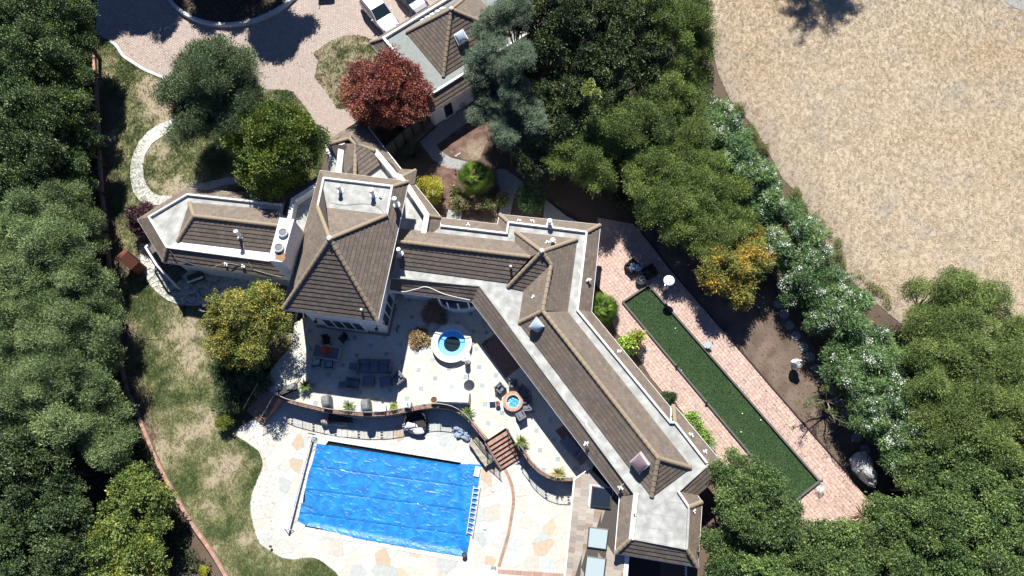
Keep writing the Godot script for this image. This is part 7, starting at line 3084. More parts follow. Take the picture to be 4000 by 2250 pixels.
# a tree or bush: crown of leaf clumps over many lobes, limbs and trunk below it.
# px, py: middle of the crown in the photo, r: its radius in photo pixels, h: height of its middle above ground
func tree(called: String, label: String, cat: String, group: String, px: float, py: float, r: float, h: float, kind: String, c1: Color, c2: Color, opt := {}) -> Node3D:
	var ctr := G(px, py, h)
	if opt.has("base"):
		# px, py name the foot of the trunk instead
		ctr = G(px, py) + Vector3(0, h, 0)
	var ground := T(ctr.x, ctr.z) - 0.06
	var R: float = r * mpp(px, py, ctr.y)
	var own := rng.randf_range(0.86, 1.16)
	var ry: float = opt.get("ry", 0.75)
	var t := thing(called, label, cat, Vector3(ctr.x, ground, ctr.z), 0.0, group)
	var cy := ctr.y - ground
	var RV := minf(R * ry, cy * 0.95)
	var nl: int = opt.get("lobes", clampi(int(R * R * 4.2), 8, 85))
	var lobes := []
	for i in nl:
		var d := Vector3(rng.randf_range(-1, 1), rng.randf_range(-0.55, 1.0), rng.randf_range(-1, 1))
		while d.length() > 1.0 or d.length() < 0.35:
			d = Vector3(rng.randf_range(-1, 1), rng.randf_range(-0.55, 1.0), rng.randf_range(-1, 1))
		var k := rng.randf_range(0.62, 0.92)
		var lr := clampf(R * rng.randf_range(0.13, 0.33), 0.14, 0.95) if R > 1.8 else R * rng.randf_range(0.3, 0.48)
		lobes.append([Vector3(d.x * R * k, cy + d.y * RV * k, d.z * R * k), lr])
	var gap: float = opt.get("thin", 1.0)
	var per: float = opt.get("dense", 34.0) * gap
	var size: float = opt.get("size", 1.0)
	var buf := PackedFloat32Array()
	var c3: Color = opt.get("c3", c1)
	var share3: float = opt.get("share3", 0.0)
	for lb in lobes:
		var lr: float = lb[1]
		var n := int(per * lr * lr * PI * 1.7 / (size * size))
		var tone := rng.randf()
		for i in n:
			var d := Vector3(rng.randfn(), rng.randfn() * 0.9 + 0.35, rng.randfn()).normalized()
			var rad := lr * (0.74 + 0.34 * rng.randf()) * (1.0 + 0.4 * noise_c.get_noise_3dv(lb[0] * 0.7 + d * 0.9))
			var p: Vector3 = lb[0] + Vector3(d.x * rad, d.y * rad * 0.85, d.z * rad)
			if p.y < 0.12:
				continue
			var c := c1.lerp(c2, clampf(0.9 * tone + 0.5 * rng.randf() - 0.2, 0, 1))
			if share3 > 0.0 and noise_b.get_noise_3dv(p * 1.1 + t.position) > 0.42 - share3:
				c = c.lerp(c3, 0.8)
			c = c * (own * rng.randf_range(0.75, 1.3) * float(opt.get("bright", 1.45)))
			push_inst(buf, p, size * rng.randf_range(0.75, 1.3), c)
		# shoots that stand out of the lobe
		if R > 1.0:
			for i in int(opt.get("shoots", 3)):
				var d := Vector3(rng.randfn(), rng.randfn() * 0.7 + 0.45, rng.randfn()).normalized()
				var reach := rng.randf_range(0.25, 0.6)
				for k in 5:
					var p: Vector3 = lb[0] + d * (lr * 0.92 + reach * k / 4.0) + Vector3(rng.randf_range(-1, 1), rng.randf_range(-1, 1), rng.randf_range(-1, 1)) * 0.1
					if p.y > 0.15:
						push_inst(buf, p, size * rng.randf_range(0.45, 0.7), c1.lerp(c2, rng.randf_range(0.2, 1.0)) * (own * rng.randf_range(0.8, 1.2) * float(opt.get("bright", 1.45))))
	# long needled branches that reach out of an open crown
	for i in int(opt.get("sprays", 0)):
		var a := rng.randf() * TAU
		var y := cy + RV * rng.randf_range(-0.6, 0.7)
		var l := R * rng.randf_range(0.7, 1.1)
		for k in int(l * 14.0):
			var u := rng.randf_range(0.3, 1.0)
			var wv := 0.28 * sin(u * 9.0 + i)
			push_inst(buf, Vector3(cos(a) * l * u - sin(a) * wv, y + 0.3 * u + rng.randf_range(-0.1, 0.1), sin(a) * l * u + cos(a) * wv) + Vector3(rng.randf_range(-1, 1), 0, rng.randf_range(-1, 1)) * 0.22, rng.randf_range(0.8, 1.2), c1.lerp(c2, rng.randf()))
	scatter("crown", clump(kind), buf, t)
	if opt.has("flowers"):
		var fb := PackedFloat32Array()
		var nf: int = opt.flowers
		for i in nf:
			var lb: Array = lobes[rng.randi() % lobes.size()]
			var d := Vector3(rng.randfn(), absf(rng.randfn()) + 0.3, rng.randfn()).normalized()
			if noise_b.get_noise_3dv((lb[0] + d * lb[1]) * 0.9 + t.position) < opt.get("flower_cut", -0.1):
				continue
			var fp: Vector3 = lb[0] + Vector3(d.x, d.y * 0.85, d.z) * lb[1] * rng.randf_range(0.98, 1.12)
			for k in rng.randi_range(1, 3):
				push_inst(fb, fp + Vector3(rng.randf_range(-1, 1), rng.randf_range(-0.3, 0.5), rng.randf_range(-1, 1)) * 0.14, opt.get("flower_size", 1.0) * rng.randf_range(0.6, 1.2), opt.get("petal", Color(0.82, 0.82, 0.78)) * rng.randf_range(0.9, 1.1))
		scatter("flowers", clump("flower"), fb, t)
	# wood
	if opt.get("wood", true):
		var b := MB.new()
		var tr: float = opt.get("trunk", clampf(R * 0.055, 0.04, 0.28))
		var fork := Vector3(rng.randf_range(-0.1, 0.1) * R, cy * 0.5, rng.randf_range(-0.1, 0.1) * R)
		b.tube([Vector3(0, -0.1, 0), fork * 0.5 + Vector3(rng.randf_range(-0.1, 0.1), 0, 0), fork], tr * 1.2, tr * 0.8, 8)
		put("trunk", b, M[opt.get("bark", "bark")], t)
		b = MB.new()
		for i in mini(lobes.size(), 11):
			var e: Vector3 = lobes[i][0]
			var m := fork.lerp(e, 0.5) + Vector3(rng.randf_range(-0.12, 0.12), rng.randf_range(-0.1, 0.15), rng.randf_range(-0.12, 0.12)) * R * 0.5
			b.tube([fork, m, e + Vector3(0, lobes[i][1] * 0.3, 0)], tr * 0.55, tr * 0.12, 5, false)
			for k in 3:
				var q: Vector3 = e + Vector3(rng.randf_range(-1, 1), rng.randf_range(-0.4, 0.8), rng.randf_range(-1, 1)) * lobes[i][1] * 0.85
				b.tube([m.lerp(e, 0.6), m.lerp(q, 0.7), q], tr * 0.22, tr * 0.05, 4, false)
		put("limbs", b, M[opt.get("bark", "bark")], t)
	return t


# a tall conifer: whorls of drooping sprays
func conifer(label: String, px: float, py: float, h: float, rad: float, c1: Color, c2: Color, group: String, open := 1.0) -> void:
	var g := G(px, py)
	var t := thing("conifer", label, "tree", Vector3(g.x, g.y - 0.06, g.z), 0.0, group)
	var b := MB.new()
	b.tube([Vector3(0, -0.1, 0), Vector3(0.05, h * 0.5, 0), Vector3(0, h, 0)], h * 0.016, 0.02, 8)
	put("trunk", b, M.bark, t)
	var buf := PackedFloat32Array()
	var br := MB.new()
	var y := h * 0.12
	while y < h:
		var k := 1.0 - (y / h)
		var n := int(7 * open) + 2
		for i in n:
			var a := rng.randf() * TAU
			var l := rad * pow(k, 0.75) * rng.randf_range(0.75, 1.1) + 0.25
			var d := Vector3(cos(a), 0, sin(a))
			var s := Vector3(-sin(a), 0, cos(a))
			var tip := Vector3(0, y, 0) + d * l + Vector3(0, -l * 0.12 + 0.25 * l * k, 0)
			br.tube([Vector3(0, y, 0), Vector3(0, y, 0).lerp(tip, 0.5) + Vector3(0, 0.06 * l, 0), tip], 0.035, 0.008, 4, false)
			var m := int(l * 17.0)
			for j in m:
				var u := rng.randf_range(0.18, 1.04)
				var w := l * 0.3 * (1.1 - u) + 0.12
				var p := Vector3(0, y, 0).lerp(tip, u) + s * rng.randf_range(-1, 1) * w + Vector3(0, rng.randf_range(-0.12, 0.1) + 0.06 * l * sin(PI * u), 0)
				push_inst(buf, p, rng.randf_range(0.8, 1.4), c1.lerp(c2, rng.randf()) * 1.5)
		y += h * 0.028 / open
	scatter("crown", clump("needle"), buf, t)
	put("limbs", br, M.bark, t)


# a fan palm: round pleated leaves on stalks
func fan_palm(label: String, px: float, py: float, h: float, leaf: float, n: int) -> void:
	var g := G(px, py, h)
	var y0 := T(g.x, g.z)
	var t := thing("fan_palm", label, "palm", Vector3(g.x, y0 - 0.06, g.z))
	var b := MB.new()
	b.tube([Vector3(0, -0.1, 0), Vector3(0.04, h * 0.5, 0), Vector3(0, h, 0)], 0.2, 0.15, 9)
	put("trunk", b, M.bark, t)
	for i in n:
		b = MB.new()
		var a := TAU * i / n * 2.4 + rng.randf_range(-0.2, 0.2)
		var lift := lerpf(1.25, -0.5, pow(float(i) / n, 0.8)) + rng.randf_range(-0.1, 0.1)
		var d := Vector3(cos(a) * cos(lift), sin(lift), sin(a) * cos(lift))
		var stalk := leaf * rng.randf_range(0.8, 1.0) * lerpf(0.2, 0.95, float(i) / n)
		var c := Vector3(0, h, 0) + d * stalk
		var s := Vector3(-sin(a), 0, cos(a))
		var up := s.cross(d).normalized()
		if up.y < 0: up = -up
		b.col = Color(0.08, 0.13, 0.03)
		b.tube([Vector3(0, h, 0), c], 0.018, 0.012, 4, false)
		var k := 20
		var tone := Color(0.12, 0.22, 0.04).lerp(Color(0.24, 0.34, 0.06), rng.randf())
		for j in k:
			var a0 := lerpf(-1.35, 1.35, float(j) / k)
			var a1 := lerpf(-1.35, 1.35, float(j + 1) / k)
			var am := (a0 + a1) * 0.5
			var r := leaf * 0.85 * rng.randf_range(0.9, 1.05)
			var f := func(an: float, rr: float, z: float) -> Vector3: return c + (d * cos(an) + s * sin(an)) * rr + up * z - Vector3(0, rr * rr * 0.1, 0)
			b.col = tone * rng.randf_range(0.8, 1.15)
			var v0: Vector3 = f.call(a0, r * 0.45, -0.03)
			var vm: Vector3 = f.call(am, r * 0.5, 0.05)
			var v1: Vector3 = f.call(a1, r * 0.45, -0.03)
			var tip: Vector3 = f.call(am, r, -0.05)
			b.tri(c, v0, vm)
			b.tri(c, vm, v1)
			b.tri(v0, tip, vm)
			b.tri(vm, tip, v1)
		put("frond", b, M.leaf, t)


# sword-leaved clump
func spiky(called: String, label: String, cat: String, px: float, py: float, n: int, l: float, w: float, c1: Color, c2: Color, flat := 0.7) -> void:
	var g := G(px, py, 0.2)
	var t := thing(called, label, cat, Vector3(g.x, T(g.x, g.z) - 0.06, g.z))
	var b := MB.new()
	for i in n:
		var a := rng.randf() * TAU
		var e := rng.randf_range(0.15, 1.4) * flat
		var d := Vector3(cos(a) * cos(e), sin(e), sin(a) * cos(e))
		var s := Vector3(-sin(a), 0, cos(a)) * w
		var ll := l * rng.randf_range(0.7, 1.1)
		b.col = c1.lerp(c2, rng.randf()) * rng.randf_range(0.8, 1.2)
		var p0 := d * 0.06
		var p1 := d * ll * 0.55 + Vector3(0, 0.05, 0)
		var p2 := d * ll - Vector3(0, ll * 0.25 * rng.randf(), 0)
		b.quad(p0 - s, p0 + s, p1 + s, p1 - s)
		b.tri(p1 - s, p1 + s, p2)
	put("leaves", b, M.leaf, t)


func bare_tree(label: String, px: float, py: float, h: float, spread: float, twigs: int, m: Material, leaves: int) -> void:
	var g := G(px, py)
	var t := thing("bare_tree", label, "tree", Vector3(g.x, g.y - 0.06, g.z))
	var b := MB.new()
	var tips := []
	var fork := Vector3(0.05, h * 0.35, 0.05)
	b.tube([Vector3(0, -0.1, 0), Vector3(0.06, h * 0.2, 0), fork], 0.11, 0.08, 7)
	put("trunk", b, m, t)
	b = MB.new()
	for i in twigs:
		var a := TAU * i / twigs + rng.randf_range(-0.3, 0.3)
		var d := Vector3(cos(a), rng.randf_range(0.25, 0.9), sin(a)).normalized()
		var p := fork
		var path := [p]
		for k in 4:
			d = (d + Vector3(rng.randf_range(-0.5, 0.5), rng.randf_range(-0.25, 0.35), rng.randf_range(-0.5, 0.5))).normalized()
			p += d * spread * 0.27
			path.append(p)
			for q in 2:
				var d2 := (d + Vector3(rng.randf_range(-1, 1), rng.randf_range(-0.3, 0.7), rng.randf_range(-1, 1))).normalized()
				var e := p + d2 * spread * 0.3
				b.tube([p, p.lerp(e, 0.5) + Vector3(0, 0.04, 0), e], 0.022, 0.006, 4, false)
				tips.append(e)
				tips.append(p.lerp(e, 0.6))
		b.tube(path, 0.06, 0.012, 5, false)
	put("limbs", b, m, t)
	if leaves > 0:
		var buf := PackedFloat32Array()
		for i in leaves:
			var p: Vector3 = tips[rng.randi() % tips.size()]
			push_inst(buf, p + Vector3(rng.randf_range(-1, 1), rng.randf_range(-1, 1), rng.randf_range(-1, 1)) * 0.18, rng.randf_range(0.4, 0.8), Color(0.07, 0.11, 0.03).lerp(Color(0.15, 0.19, 0.06), rng.randf()))
		scatter("crown", clump("small"), buf, t)


const ORD := ["first", "second", "third", "fourth", "fifth", "sixth", "seventh", "eighth", "ninth", "tenth", "eleventh", "twelfth", "thirteenth", "fourteenth", "fifteenth", "sixteenth", "seventeenth", "eighteenth", "nineteenth", "twentieth", "twenty-first", "twenty-second", "twenty-third", "twenty-fourth", "twenty-fifth", "twenty-sixth"]


# trees that look alike, told apart by their order from a landmark
func row_of(called: String, look: String, from: String, cat: String, group: String, list: Array, kind: String, c1: Color, c2: Color, opt := {}) -> void:
	for i in list.size():
		var s: Array = list[i]
		var o := opt.duplicate()
		if s.size() > 4:
			o["bright"] = s[4]
		tree(called, "%s, %s %s" % [look, ORD[i], from], cat, group, s[0], s[1], s[2], s[3], kind, c1, c2, o)


func build_plants() -> void:
	var og := Color(0.064, 0.104, 0.037)
	var og2 := Color(0.19, 0.25, 0.1)
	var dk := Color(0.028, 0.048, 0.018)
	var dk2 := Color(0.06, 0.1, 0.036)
	var br1 := Color(0.06, 0.1, 0.022)
	var br2 := Color(0.15, 0.19, 0.05)
	# ---- the wood west of the lawn
	var wl := "trees of the wood west of the lawn"
	row_of("oak_tree", "dark green oak at the lawn edge", "along the wall from the drive", "tree", wl, [[230, 60, 140, 6.0], [285, 190, 110, 5.0], [265, 330, 120, 5.0], [250, 455, 130, 5.5], [310, 560, 80, 4.0], [285, 665, 100, 4.5]], "broad", dk, dk2, {"c3": Color(0.14, 0.16, 0.03), "share3": 0.14, "bright": 1.8})
	row_of("oak_tree", "dark green oak deep in the wood", "behind the edge trees from the drive", "tree", wl, [[40, 70, 160, 7.0], [130, 210, 150, 7.0], [30, 330, 150, 7.0], [130, 430, 150, 7.0], [40, 560, 150, 7.0], [150, 640, 140, 6.5], [20, 730, 130, 7.0]], "broad", dk, Color(0.08, 0.115, 0.042), {"c3": Color(0.11, 0.15, 0.05), "share3": 0.12, "bright": 1.75})
	row_of("olive_tree", "pale feathery grey-green tree at the lawn edge", "from the shed end of the wall", "tree", wl, [[270, 800, 130, 5.5], [340, 880, 90, 4.0], [370, 960, 65, 3.5], [340, 1130, 120, 5.0], [395, 1220, 85, 3.8], [330, 1310, 130, 5.5], [425, 1400, 75, 3.5], [370, 1490, 115, 5.0], [455, 1600, 70, 3.5], [430, 1720, 95, 4.0]], "fine", og, og2, {"dense": 36.0})
	row_of("olive_tree", "pale feathery grey-green tree deep in the wood", "behind the lawn-edge trees from the shed", "tree", wl, [[60, 850, 160, 6.5], [200, 950, 160, 6.5], [60, 1040, 160, 6.5], [210, 1120, 160, 6.5], [60, 1220, 160, 6.5], [200, 1290, 160, 6.5], [60, 1400, 160, 6.5], [210, 1470, 150, 6.5], [60, 1560, 150, 6.5], [250, 1620, 130, 6.0], [120, 1690, 120, 6.0]], "fine", og, og2, {"dense": 36.0})
	row_of("dark_oak", "oak coloured dark for shade in the wood's lower corner", "from the pale feathery trees", "tree", wl, [[50, 1790, 150, 6.0], [200, 1840, 120, 5.5], [60, 1960, 150, 6.0], [220, 2010, 130, 5.5], [70, 2120, 150, 6.0], [220, 2180, 140, 5.5], [40, 2260, 140, 6.0], [330, 2080, 90, 4.5]], "broad", Color(0.026, 0.048, 0.018), Color(0.07, 0.105, 0.036), {"dense": 26.0})  # shade of this corner is put into the dark leaf palette
	row_of("laurel_bush", "bright green leafy laurel beside the brick wall", "from its shaded upper part", "tree", wl, [[530, 1890, 85, 3.0], [615, 1965, 75, 2.6], [485, 2000, 105, 4.0], [600, 2070, 75, 2.8], [430, 2140, 120, 4.2], [550, 2190, 100, 3.4], [420, 2260, 110, 4.0]], "broad", br1, br2, {"c3": Color(0.25, 0.25, 0.04), "share3": 0.14})
	# ---- front garden
	var fg := "trees of the front garden"
	tree("olive_tree", "large feathery grey-green tree between the drive and the west wing", "tree", fg, 853, 388, 245, 5.6, "fine", Color(0.045, 0.08, 0.028), Color(0.135, 0.185, 0.078), {"lobes": 95, "dense": 34.0, "ry": 0.85})
	tree("golden_tree", "golden-green leafy tree shading the roof of the west wing", "tree", fg, 1080, 566, 200, 5.0, "broad", Color(0.045, 0.085, 0.016), Color(0.145, 0.175, 0.024), {"lobes": 80, "ry": 0.85, "c3": Color(0.08, 0.14, 0.02), "share3": 0.2})
	tree("maple_tree", "red-leaved maple between garage and entry roof", "tree", fg, 1512, 356, 165, 4.2, "small", Color(0.11, 0.026, 0.024), Color(0.33, 0.1, 0.066), {"lobes": 80, "dense": 34.0, "ry": 0.9, "c3": Color(0.3, 0.13, 0.06), "share3": 0.18})
	tree("garden_tree", "yellow-green tree overhanging the west end of the upper terrace", "tree", fg, 955, 1268, 185, 4.2, "small", Color(0.08, 0.092, 0.02), Color(0.23, 0.21, 0.035), {"lobes": 50, "ry": 0.8, "dense": 32.0, "c3": Color(0.1, 0.15, 0.03), "share3": 0.2, "thin": 0.7})
	# trees round the drive whose crowns stand beyond the frame and shade the paving
	tree("planter_tree", "tall dark tree in the middle of the round planter", "tree", fg, 880, -210, 210, 8.0, "broad", dk, dk2, {"lobes": 40, "base": true})
	tree("planter_tree", "dark tree at the garage side of the round planter", "tree", fg, 1090, -100, 165, 8.0, "broad", dk, dk2, {"base": true})
	tree("roadside_tree", "broad tree beyond the drive whose shadow crosses the paving", "tree", fg, 600, -200, 200, 8.0, "broad", dk, dk2, {"lobes": 40, "base": true})
	tree("roadside_tree", "tree at the mouth of the drive beside the lane", "tree", fg, 430, -190, 170, 8.0, "broad", dk, dk2, {"base": true})
	# ---- wood between garage and field
	var nw := "trees between garage and dry field"
	row_of("redwood", "dense blue-green redwood beside the garage", "from the fence side", "tree", nw, [[1990, 520, 90, 5.0], [1915, 390, 85, 6.0], [2010, 390, 90, 6.5], [1905, 260, 85, 7.5], [1990, 240, 95, 8.5], [1920, 110, 85, 8.0], [2000, 70, 100, 9.0], [2080, 480, 80, 5.5]], "needle", Color(0.03, 0.058, 0.034), Color(0.12, 0.165, 0.1), {"dense": 52.0, "shoots": 9, "ry": 1.0})
	row_of("dark_oak", "deep green oak in the wood", "behind the conifers from the garage side", "tree", nw, [[2090, 40, 130, 7.5], [2140, 200, 110, 7.0], [2230, 80, 120, 8.0], [2260, 230, 110, 7.0], [2370, 60, 130, 7.5], [2380, 200, 110, 7.0], [2480, 110, 110, 7.0], [2470, 260, 100, 6.0], [2360, 340, 110, 6.0], [2240, 370, 100, 6.0], [2150, 390, 90, 5.5], [2170, 520, 110, 5.0], [2090, 620, 75, 4.0], [2330, 480, 80, 5.0], [2560, 250, 90, 6.0]], "broad", Color(0.024, 0.042, 0.017), Color(0.08, 0.108, 0.04), {"dense": 28.0, "c3": Color(0.13, 0.16, 0.06), "share3": 0.1})
	row_of("acacia_tree", "bright feathery yellow-green tree at the field side", "from the top of the wood", "tree", nw, [[2570, 40, 130, 7.0], [2690, 50, 115, 6.0], [2610, 160, 110, 6.0], [2715, 175, 95, 5.0], [2640, 310, 105, 5.0], [2720, 300, 70, 4.0], [2660, 420, 95, 4.5], [2570, 400, 90, 5.0], [2730, 400, 60, 3.0]], "fine", Color(0.045, 0.082, 0.016), Color(0.155, 0.205, 0.045), {"dense": 34.0})
	row_of("acacia_tree", "bright feathery yellow-green tree above the garden walk", "from the conifer side", "tree", nw, [[2240, 600, 110, 4.5], [2330, 590, 100, 4.5], [2330, 690, 95, 4.0], [2420, 480, 120, 5.5], [2510, 500, 120, 5.5], [2490, 620, 90, 4.5], [2500, 720, 95, 4.5], [2570, 660, 90, 4.5], [2650, 620, 80, 4.0], [2620, 760, 100, 4.5], [2540, 810, 80, 4.0], [2700, 720, 85, 4.0], [2710, 830, 100, 4.0], [2620, 880, 95, 3.8], [2720, 920, 85, 3.5], [2800, 830, 70, 3.2]], "fine", Color(0.045, 0.082, 0.016), Color(0.155, 0.205, 0.045), {"dense": 34.0})
	row_of("acacia_tree", "feathery green tree between court bed and hedge", "from the garden walk", "tree", nw, [[2780, 950, 85, 3.4], [2830, 730, 80, 3.4], [2760, 640, 75, 3.6], [2860, 880, 75, 3.0], [2700, 540, 80, 4.0]], "fine", Color(0.045, 0.082, 0.016), Color(0.155, 0.205, 0.045), {"dense": 34.0})
	tree("young_tree", "small pale yellow-green sapling lit within the dark wood", "tree", nw, 2308, 352, 36, 8.5, "small", Color(0.15, 0.2, 0.04), Color(0.26, 0.3, 0.07), {})
	# pine beyond the frame: its branches throw a shadow on the field
	tree("pine_tree", "spreading pine beyond the field whose branches shadow the straw", "tree", nw, 3130, -255, 190, 9.5, "needle", dk, dk2, {"base": true, "lobes": 14, "shoots": 0, "thin": 0.3, "sprays": 46})
	# ---- flowering hedge
	var hg := "oleanders of the flowering hedge"
	var ol := [[2790, 440, 95], [2760, 530, 75], [2840, 540, 90], [2880, 630, 100], [2935, 715, 105], [2900, 790, 80], [2995, 800, 100], [3065, 860, 80], [3100, 950, 95], [3170, 1010, 90], [3150, 1110, 100], [3240, 1140, 110], [3230, 1240, 105], [3320, 1230, 100], [3310, 1350, 110], [3410, 1370, 110], [3370, 1470, 110], [3470, 1500, 115], [3430, 1600, 110], [3540, 1610, 115], [3500, 1710, 105], [3600, 1720, 100], [3540, 1800, 90]]
	for i in ol.size():
		var s: Array = ol[i]
		tree("oleander", "white flowering oleander of the field hedge, %s from the upper end" % ORD[i], "shrub", hg, s[0], s[1], s[2] * (0.95 + 0.3 * fposmod(i * 0.37, 1.0)), 2.2 + 0.9 * fposmod(i * 0.61, 1.0), "long", Color(0.038, 0.085, 0.028), Color(0.115, 0.185, 0.06), {"flowers": int(s[2] * 1.7), "ry": 0.9, "dense": 30.0, "wood": i % 3 == 0, "flower_cut": [-0.25, 0.05, -0.1, 0.2][i % 4], "shoots": 1, "flower_size": 1.25})
	row_of("citrus_tree", "leafy tree tinged yellow and orange by the court", "counting toward the hedge", "tree", "yellowing trees beside the court", [[2830, 1060, 110, 3.0], [2920, 1010, 95, 2.8], [2880, 1130, 70, 2.5], [2985, 930, 75, 2.6]], "long", Color(0.08, 0.1, 0.022), Color(0.2, 0.19, 0.035), {"c3": Color(0.36, 0.22, 0.03), "share3": 0.25, "thin": 0.9})
	# ---- east: feathery trees on the field, oaks below
	var eg := "trees of the eastern wood"
	row_of("tamarisk_tree", "soft feathery green tree on the field's lower edge", "from the open straw", "tree", eg, [[3640, 1170, 105, 3.4], [3750, 1150, 110, 3.6], [3860, 1190, 90, 3.6], [3600, 1290, 95, 3.4], [3710, 1280, 120, 4.0], [3830, 1290, 120, 4.0], [3930, 1310, 90, 4.0], [3640, 1410, 120, 4.4], [3770, 1420, 130, 5.0], [3900, 1430, 130, 5.0], [4000, 1480, 100, 5.0], [3690, 1540, 130, 5.0], [3830, 1570, 140, 5.5], [3970, 1610, 130, 5.5], [3740, 1680, 130, 5.0], [3890, 1720, 140, 5.5], [4010, 1760, 120, 5.5], [3640, 1640, 90, 4.5]], "fine", Color(0.052, 0.088, 0.02), Color(0.155, 0.205, 0.055), {"dense": 38.0})
	row_of("oak_tree", "rounded mid-green oak in the lower wood", "from the feathery trees", "tree", eg, [[3640, 1800, 110, 4.5], [3780, 1830, 120, 5.0], [3930, 1860, 130, 5.5], [3580, 1900, 110, 4.5], [3690, 1930, 130, 5.0], [3830, 1970, 140, 5.5], [3980, 1990, 130, 5.5], [3500, 2010, 100, 4.5], [3610, 2040, 130, 5.0], [3750, 2080, 140, 5.5], [3890, 2120, 150, 5.5], [4010, 2160, 120, 5.5], [3470, 2120, 110, 4.5], [3580, 2170, 130, 5.0], [3720, 2210, 140, 5.5], [3870, 2260, 140, 5.5], [3380, 2130, 90, 4.0], [3460, 2240, 120, 4.5], [3600, 2290, 130, 5.0]], "small", Color(0.03, 0.058, 0.016), Color(0.1, 0.15, 0.04), {"dense": 38.0})
	row_of("oak_tree", "rounded mid-green oak below the turf lane", "from the end of the house", "tree", eg, [[2880, 1850, 115, 4.5], [2850, 1960, 100, 4.5], [2970, 1910, 105, 4.5], [2930, 2030, 120, 5.0], [3040, 2040, 105, 4.5], [2840, 2090, 95, 4.0], [2960, 2150, 120, 4.5], [3080, 2140, 110, 4.5], [3180, 2150, 100, 4.2], [3280, 2150, 105, 4.2], [2870, 2220, 100, 4.0], [3010, 2250, 120, 4.5], [3140, 2260, 120, 4.5], [3290, 2260, 120, 4.5], [2790, 2280, 70, 3.0], [3390, 2290, 110, 4.2]], "small", Color(0.03, 0.058, 0.016), Color(0.1, 0.15, 0.04), {"dense": 38.0})
	bare_tree("gnarled nearly bare tree whose shadow falls on the pink court", 3205, 1575, 3.4, 2.1, 7, M.pale_bark, 260)
	bare_tree("small dead grey shrub beside the patio below the west wing", 838, 1215, 1.3, 0.9, 6, M.pale_concrete, 0)
	# ---- shrubs
	var sg := "garden shrubs"
	tree("purple_shrub", "dark purple rounded shrub at the corner of the west wing", "shrub", sg, 568, 852, 68, 1.3, "small", Color(0.035, 0.014, 0.02), Color(0.11, 0.045, 0.055), {"dense": 60.0, "wood": false})
	tree("gold_shrub", "rounded golden yellow shrub beside the link roof", "shrub", sg, 1688, 748, 60, 1.0, "tiny", Color(0.16, 0.17, 0.02), Color(0.34, 0.31, 0.03), {"dense": 220.0, "size": 1.5, "wood": false})
	tree("dark_shrub", "dark green spreading shrub beside the shaded garden walk", "shrub", sg, 2065, 778, 66, 1.3, "long", Color(0.03, 0.065, 0.022), Color(0.08, 0.13, 0.045), {"dense": 40.0, "wood": false})
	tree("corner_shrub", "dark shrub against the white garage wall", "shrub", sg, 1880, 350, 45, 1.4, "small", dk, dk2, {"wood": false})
	tree("lime_shrub", "lime green shrub at the house wall beside the court", "shrub", sg, 2445, 1345, 42, 1.1, "broad", Color(0.12, 0.2, 0.03), Color(0.27, 0.35, 0.06), {"dense": 40.0, "wood": false})
	tree("lime_shrub", "yellow tipped lime shrub leaning over the pink pavers", "shrub", sg, 2488, 1318, 32, 1.1, "broad", Color(0.16, 0.22, 0.035), Color(0.36, 0.36, 0.06), {"dense": 34.0, "wood": false})
	tree("box_ball", "clipped dark green ball shrub against the wing wall", "shrub", sg, 2614, 1560, 34, 0.6, "tiny", Color(0.02, 0.042, 0.014), Color(0.05, 0.085, 0.025), {"dense": 240.0, "size": 1.3, "wood": false})
	tree("plumbago", "bright green shrub with tiny pale blue flowers by the wing", "shrub", sg, 2692, 1650, 46, 0.8, "small", Color(0.1, 0.18, 0.03), Color(0.26, 0.36, 0.07), {"dense": 50.0, "wood": false, "flowers": 40, "petal": Color(0.6, 0.7, 0.85), "flower_size": 0.6})
	tree("plumbago", "bright green trailing shrub at the lower wing corner", "shrub", sg, 2742, 1718, 40, 0.7, "small", Color(0.1, 0.18, 0.03), Color(0.24, 0.34, 0.07), {"dense": 50.0, "wood": false, "flowers": 20, "petal": Color(0.6, 0.7, 0.85), "flower_size": 0.6})
	tree("hydrangea", "round tan and green flowered hydrangea beside the hot tub", "shrub", sg, 1640, 1322, 45, 0.8, "tiny", Color(0.16, 0.15, 0.04), Color(0.3, 0.22, 0.1), {"dense": 110.0, "size": 1.6, "wood": false, "lobes": 26, "flowers": 420, "flower_cut": -1.0, "petal": Color(0.42, 0.29, 0.16), "flower_size": 1.25})
	tree("hydrangea", "dark shaded hydrangea against the house wall by the bow window", "shrub", sg, 1700, 1218, 52, 0.9, "tiny", Color(0.14, 0.14, 0.05), Color(0.27, 0.19, 0.11), {"dense": 110.0, "size": 1.6, "wood": false, "lobes": 26, "flowers": 380, "flower_cut": -1.0, "petal": Color(0.4, 0.27, 0.18), "flower_size": 1.25})
	for s in [[1688, 1412, 33, "low daisy bush with white flowers under the hot tub rim"], [1640, 1388, 28, "low shaded daisy bush at the foot of the tan hydrangea"]]:
		tree("daisy_bush", s[3], "shrub", sg, s[0], s[1], s[2], 0.4, "small", Color(0.05, 0.1, 0.02), Color(0.13, 0.2, 0.04), {"dense": 46.0, "size": 0.8, "wood": false, "flowers": 70, "flower_cut": -1.0, "flower_size": 0.45})
	tree("herb_bush", "small leafy green bush at the east side of the hot tub", "shrub", sg, 1864, 1376, 23, 0.5, "small", Color(0.06, 0.11, 0.022), Color(0.16, 0.22, 0.05), {"dense": 60.0, "size": 0.8, "wood": false})
	row_of("shade_shrub", "low dark shrub in the bed behind the hot tub", "from the wing wall", "shrub", "shrubs in the shaded bed behind the hot tub", [[1890, 1262, 50, 0.4], [1875, 1310, 32, 0.4], [1855, 1235, 38, 0.4], [1625, 1265, 20, 0.4]], "small", dk, dk2, {"wood": false})
